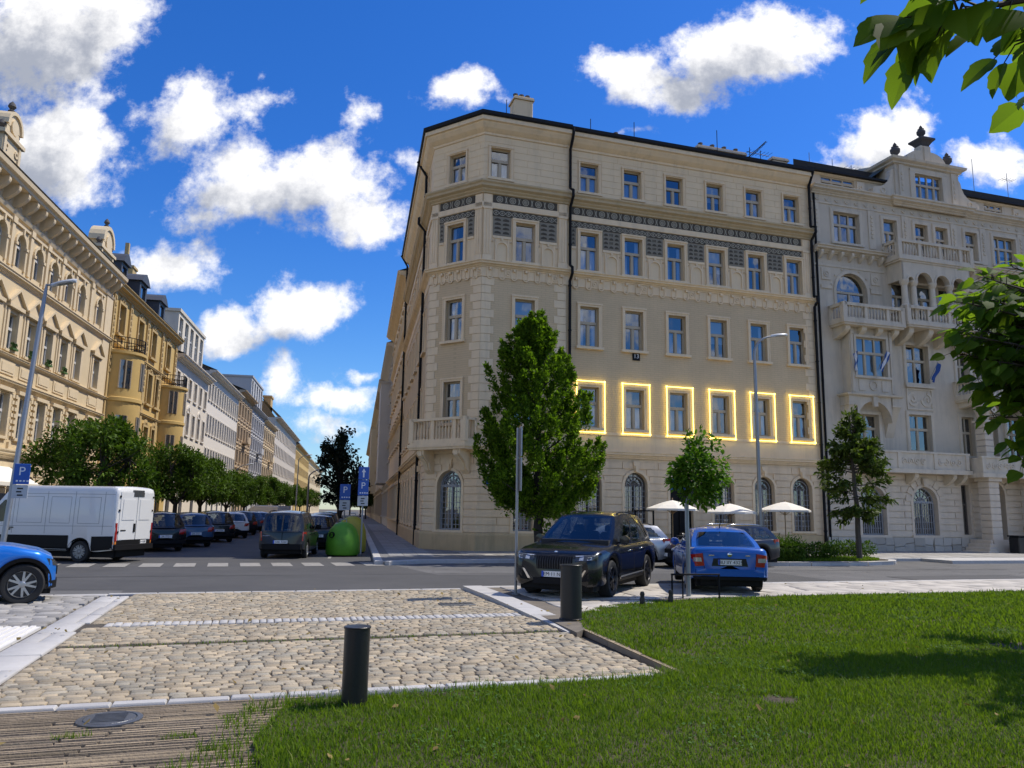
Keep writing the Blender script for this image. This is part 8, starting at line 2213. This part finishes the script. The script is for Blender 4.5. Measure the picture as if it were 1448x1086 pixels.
# umbrellas
mat('canvas', (.80, .76, .68), .85, .03, 3, .1, 30); mat('wood_pole', (.28, .19, .10), .6, .1, 5)
um = thing('parasol', 'white square-edged parasol on a wooden pole, leftmost of three by the house', 'umbrella', (*rd(17.0, 30.4).xy, .12), 0, 'white parasols outside the cream house')
b = MB(); b.lathe([(.24, 0), (.24, .05), (.05, .07), (.04, .3)], 12); b.build('base', M['metal_grey'], um)
b = MB(); b.tube([(0, 0, .05), (0, 0, 2.62)], .025, 8); b.lathe([(.02, 2.62), (.035, 2.65), (0, 2.72)], 8); b.build('pole', M['wood_pole'], um)
b = MB(); n = 8; r = 1.18; top = b.P(0, 0, 2.60); rows = []
for fr_, zz in ((.33, 2.50), (.66, 2.36), (1.0, 2.19)): rows.append([b.P(r * fr_ * math.cos(2 * math.pi * k / 16) * (1 if k % 2 == 0 else .945), r * fr_ * math.sin(2 * math.pi * k / 16) * (1 if k % 2 == 0 else .945), zz - (0 if k % 2 == 0 else .0) ) for k in range(16)])
va = [b.P(r * 1.0 * math.cos(2 * math.pi * k / 16) * (1 if k % 2 == 0 else .945), r * 1.0 * math.sin(2 * math.pi * k / 16) * (1 if k % 2 == 0 else .945), 2.09 + (0 if k % 2 == 0 else .02)) for k in range(16)]
for k in range(16): b.F(top, rows[0][k], rows[0][(k + 1) % 16])
for a, c_ in zip(rows, rows[1:] + [va]):
    for k in range(16): b.F(a[k], c_[k], c_[(k + 1) % 16], a[(k + 1) % 16])
b.build('canopy', M['canvas'], um)
b = MB()
for k in range(8): a = 2 * math.pi * k / 8; b.tube([(.03 * math.cos(a), .03 * math.sin(a), 1.95), (r * .5 * math.cos(a), r * .5 * math.sin(a), 2.38)], .01, 4); b.tube([(0, 0, 2.56), (r * .98 * math.cos(a), r * .98 * math.sin(a), 2.16)], .012, 4)
b.build('ribs', M['wood_pole'], um); um.scale = (.96, .96, .90)
copy_tree(um, (*rd(19.6, 30.0).xy, .02), .3, 'white square-edged parasol in the middle of three, right of the small round tree')
copy_tree(um, (*rd(22.0, 29.4).xy, .14), .7, 'white square-edged parasol, rightmost of three, standing behind the green planter')
# low dark frame (menu stand) behind the estate
b = MB()
for x in (0, .9): b.box(x, x + .06, 0, .06, 0, 1.9)
b.box(0, .96, 0, .06, 1.84, 1.9); o = b.build('terrace_frame', M['iron_black'], None, (*rd(15.9, 31.8).xy, .12), RA); tag(o, 'thin black metal frame standing on the terrace between two parasols', 'frame')
# post with two narrow boards seen edge-on
sg_ = thing('sign_post', 'thin steel post with two tall parking boards seen nearly edge-on, left of the black SUV', 'sign post', (.15, 17.33, .08), R(98))
b = MB(); b.lathe([(.09, 0), (.09, .02), (.045, .03)], 12); b.tube([(0, 0, 0), (0, 0, 3.62)], .032, 10); b.build('post', M['metal_grey'], sg_)
for z0, z1, nm, mm in ((2.98, 3.64, 'sign_board', 'sign_blue'), (2.22, 2.95, 'sign_board', 'plate_white')):
    b = MB(); b.bbox(-.24, .24, -.065, -.04, z0, z1, .01); o = b.build(nm, M['metal_grey'], sg_); c_ = MB(); c_.box(-.225, .225, -.068, -.0655, z0 + .02, z1 - .02); c_.build('sign_face', M[mm], o)
    letters('P' if mm == 'sign_blue' else 'Po–Pá', .4 if mm == 'sign_blue' else .13, M['sign_white' if mm == 'sign_blue' else 'letter_black'], o, (0, -.0695, (z0 + z1) / 2), (R(90), 0, 0), ext=.001)
# bike stand
b = MB(); pts = [(0, 0, 0), (0, 0, .42), (0, 0, .50), (.04, 0, .54), (1.0, 0, .54)]
b.tube([(0, 0, -.05), (0, 0, .52)], .02, 8); b.tube([(-.02, 0, .52), (1.05, 0, .52)], .02, 8); b.tube([(.36, .35, -.05), (.36, .35, .50), (.36, 0.02, .52)], .018, 8); b.tube([(1.03, 0, -.05), (1.03, 0, .52)], .02, 8)
o = b.build('bike_stand', M['iron_black'], None, (3.42, 16.72, .08), R(8), smooth=40); tag(o, 'low black tube bike stand at the lawn edge left of the blue saloon', 'bike stand')
for P, lab in (((2.63, 15.75), 'short black stake in the grass, left of the pair'), ((3.28, 16.2), 'short black stake in the grass, right one near the bike stand')):
    b = MB(); b.lathe([(.05, 0), (.055, .10), (.035, .15), (.05, .19), (.035, .24), (0, .25)], 8); o = b.build('ground_stake', M['bollard_black'], None, (P[0], P[1], .09), smooth=40); tag(o, lab, 'stake')
# tall lamp posts
def lamp(lab, base, top, arm, r0, head=(.62, .2), m='metal_grey', group='tall street lamps'):
    t = thing('street_lamp', lab, 'street lamp', base, 0, group); o = Vector(base); T = Vector(top) - o
    b = MB(); b.lathe([(r0 * 1.6, 0), (r0 * 1.6, .5), (r0 * 1.1, .58)], 12); A_ = Vector(arm)
    pts = [Vector((0, 0, .1)), T * .5, T * .86] + [T * (.9 + .1 * k / 4) + Vector((0, 0, 0)) for k in range(1, 5)]
    bend = [T + A_ * (1 - math.cos(math.pi / 2 * k / 6)) + Vector((0, 0, .9)) * math.sin(math.pi / 2 * k / 6) for k in range(1, 7)] if A_.length > .8 else [T + A_ * .5]
    P = pts + bend; n_ = len(P); b.tube(P, [r0 * (1 - .55 * i / (n_ - 1)) for i in range(n_)], 10); b.build('pole', m and M[m], t, smooth=40)
    e = P[-1]; d = Vector((A_.x, A_.y, .12)).normalized(); h = MB(); s_ = d.cross(Vector((0, 0, 1))).normalized(); rows = []
    for u, w_, z in ((-.12, .03, .0), (0, .07, .01), (.2, .13, .03), (.45, .14, .03), (.62, .10, .02), (.7, .03, 0)):
        c_ = e + d * u; rows.append([h.P(*(c_ + s_ * (w_ * math.cos(a)) + Vector((0, 0, 1)) * ((.09 if math.sin(a) > 0 else .05) * math.sin(a) + z))) for a in [2 * math.pi * k / 10 for k in range(10)]])
    for a, c_ in zip(rows, rows[1:]):
        for k in range(10): h.F(a[k], a[(k + 1) % 10], c_[(k + 1) % 10], c_[k])
    h.F(*rows[0]); h.F(*rows[-1]); h.build('lamp_head', M['lamp_shell'], t, smooth=50)
    g = MB(); c0 = e + d * .12; c1 = e + d * .58
    g.poly([tuple(c0 + s_ * .08 - Vector((0, 0, .028))), tuple(c1 + s_ * .08 - Vector((0, 0, .028))), tuple(c1 - s_ * .08 - Vector((0, 0, .028))), tuple(c0 - s_ * .08 - Vector((0, 0, .028)))]); g.build('lamp_glass', M['lamp_clear'], t); return t
mat('lamp_shell', (.55, .57, .58), .4, .05, 6)
lampb = rd(20.6, 29.2)
lamp('tall grey street lamp in front of the yellow light frames of the cream house', (lampb.x, lampb.y, .1), (lampb.x - .02, lampb.y, 8.95), (.95, .2, 0), .085)
lb_ = Vector((-15.35, 24.0, 0)); lt = Vector(P3(66, 403, 25.0))
lamp('tall grey street lamp leaning at the left edge, carrying a blue parking sign', tuple(lb_), tuple(lt), (.5, .05, 0), .085)
for (px, dp_, ht, lab) in ((338, 86.0, 5.6, 'slim grey street lamp standing between the left street trees'), (425, 112.0, 8.5, 'far pale lamp post before the orange-roofed house')):
    lamp(lab, ((px - 724) / 1098.2 * dp_, dp_, .1), ((px - 724) / 1098.2 * dp_, dp_, ht), (1.2, 0, 0), .09)
pf = ((466 - 724) / 1098.2 * 70, 70.0); lamp('white curved lamp arm in front of the dark tree', (pf[0] - 1.6, pf[1], .1), (pf[0] - 1.6, pf[1], 4.6), (2.2, 0, 0), .09)
# parking signs
def psign(lab, base, rz, zc, w_, post_h, arrow, sc=1.0, post=True):
    t = thing('parking_sign', lab, 'sign', base, rz, 'blue parking signs')
    h = w_ * 1.45
    if post: b = MB(); b.tube([(0, 0.03, 0), (0, 0.03, zc + h + (w_ * 1.2 if arrow else 0))], .035, 8); b.build('post', M['metal_grey'], t)
    h = w_ * 1.45
    b = MB(); b.bbox(-w_ / 2, w_ / 2, -.03, 0, zc, zc + h, .01); o = b.build('sign_board', M['sign_blue'], t)
    letters('P', w_ * .85, M['sign_white'], o, (0, -.033, zc + h * .62), (R(90), 0, 0), ext=.0015)
    c_ = MB(); [c_.box(-w_ * .32 + k * w_ * .22, -w_ * .32 + k * w_ * .22 + w_ * .13, -.034, -.03, zc + h * .12, zc + h * .20) for k in range(4)]; c_.build('lettering', M['sign_white'], o)
    b = MB(); b.bbox(-w_ / 2, w_ / 2, -.03, 0, zc - w_ * .98, zc - .02, .01); o2 = b.build('sub_sign', M['sign_light'], t)
    c_ = MB(); [c_.box(x0, x1, -.034, -.03, zc - w_ * q, zc - w_ * q + w_ * .10) for q, x0, x1 in ((.35, -w_ * .18, w_ * .18), (.58, -w_ * .22, w_ * .1), (.82, -w_ * .15, w_ * .2))]; c_.build('lettering', M['letter_black'], o2)
    if arrow:
        b = MB(); b.bbox(-w_ / 2, w_ / 2, -.03, 0, zc + h + .02, zc + h + .02 + w_ * 1.2, .01); o3 = b.build('sign_board', M['sign_blue'], t); z0 = zc + h + .02
        c_ = MB(); c_.box(-.03, .03, -.034, -.03, z0 + w_ * .2, z0 + w_ * .75); c_.prism_xz([(-w_ * .2, z0 + w_ * .7), (w_ * .2, z0 + w_ * .7), (0, z0 + w_ * 1.05)], -.034, -.03); c_.build('arrow', M['sign_white'], o3)
    return t
mat('sign_light', (.50, .52, .53), .5, .05, 4)
pd = 31.4; x_ = (518 - 724) / 1098.2 * pd
psign('tall blue parking sign with an arrow board above, beside the green container', (x_, pd, .1), R(-18) if False else R(-3), 2.30, .42, 4.2, True)
pd = 40.0; x_ = (493 - 724) / 1098.2 * pd; psign('blue parking sign behind the green container, left of the taller one', (x_, pd, .1), R(2), 2.22, .54, 3.2, False)
pd = 23.6; p = P3(33, 684, pd); psign('blue parking sign fixed to the leaning street lamp at the left edge', (p[0], p[1] - .12, 0), R(22), p[2] - .02, .42, 2.9, False, post=False)
# recycling containers
mat('bin_green', (.095, .30, .014), .55, .2, 3, .1, 30, stain=.3); mat('bin_yellow', (.36, .30, .025), .5, .1, 5)
def igloo(lab, loc, r, h, m, m2):
    t = thing('recycling_container', lab, 'container', loc, R(-11)); b = MB()
    b.lathe([(r * .93, .04), (r, .10), (r * 1.0, h * .38), (r * .95, h * .58), (r * .80, h * .78), (r * .52, h * .93), (r * .25, h * .99), (0, h)], 24); b.build('shell', M[m], t, smooth=60)
    b = MB(); b.lathe([(r * .88, 0), (r * .92, .05), (r * .9, .06)], 24); b.build('base', M['trim_black'], t)
    b = MB(); a = math.radians(250); b.lathe([(.12, -.02), (.12, .05), (.09, .05)], 14, axis='x'); b.v = [(math.cos(a) * (r * .93 + p[0]) - math.sin(a) * p[1], math.sin(a) * (r * .93 + p[0]) + math.cos(a) * p[1], h * .62 + p[2]) for p in b.v]; b.build('drop_hole', M['trim_black'], t)
    b = MB(); b.tube([(-.12, 0, h - .02), (-.12, 0, h + .1), (.12, 0, h + .1), (.12, 0, h - .02)], .02, 6); b.build('lifting_loop', M['metal_grey'], t)
    if m2: b = MB(); b.lathe([(r * 1.005, .3), (r * 1.005, .62)], 8, 0, 0, math.radians(235), math.radians(275)); b.build('sticker', M[m2], t)
igloo('green dome recycling container beside the grey MPV', ((490 - 724) / 1098.2 * 31.2, 31.6, .02), .66, 1.32, 'bin_green', None)
igloo('yellow-green recycling container partly hidden behind the green one', ((505 - 724) / 1098.2 * 34.0, 34.0, .02), .62, 1.55, 'bin_yellow', 'bin_green')
igloo('second green recycling container behind the yellow one', ((500 - 724) / 1098.2 * 36.0, 36.0, .02), .62, 1.42, 'bin_green', None)
# things at the right end of the pavement
ut = thing('waste_bin', 'squat black bin beside the portico steps', 'bin', gp(28.9, -2.2, .12), RA); b = MB(); b.bbox(-.4, .4, -.3, .3, 0, .85, .04); b.build('bin_body', M['bollard_black'], ut); b = MB(); b.box(-.43, .43, -.33, .33, .85, .92); b.build('bin_lid', M['iron_black'], ut)
for u_, lab in ((30.2, 'wooden post stand left of the steps'), (32.6, 'wooden sandwich stand right of the steps')):
    b = MB(); b.box(-.14, .14, -.1, .1, 0, 1.0) if u_ < 31 else [b.box(x, x + .1, -.06, .06, 0, 1.3) for x in (-.35, .3)]; 
    if u_ > 31: b.box(-.35, .4, -.05, .05, 1.2, 1.3); b.box(-.25, .3, -.03, .03, .4, 1.15)
    o = b.build('wooden_stand', M['wood_pole'], None, gp(u_, -3.2, .12), RA); tag(o, lab, 'stand')
pl_ = slab_block('pavement_ramp', [rd(27.5, 25.9), rd(40, 25.9), rd(40, 27.9), rd(27.5, 27.9)], .13, 'granite')
# left cafe awning
aw = thing('awning', 'pale shop awning at the foot of the cream house, behind the van', 'awning', lp(43, 0, 2.9), STA); b = MB(); b.prism_yz([(0, .9), (-1.6, 0), (-1.6, -.18), (-1.57, -.18), (0, .82)], -3.2, 3.2); b.build('awning_cloth', M['canvas'], aw)
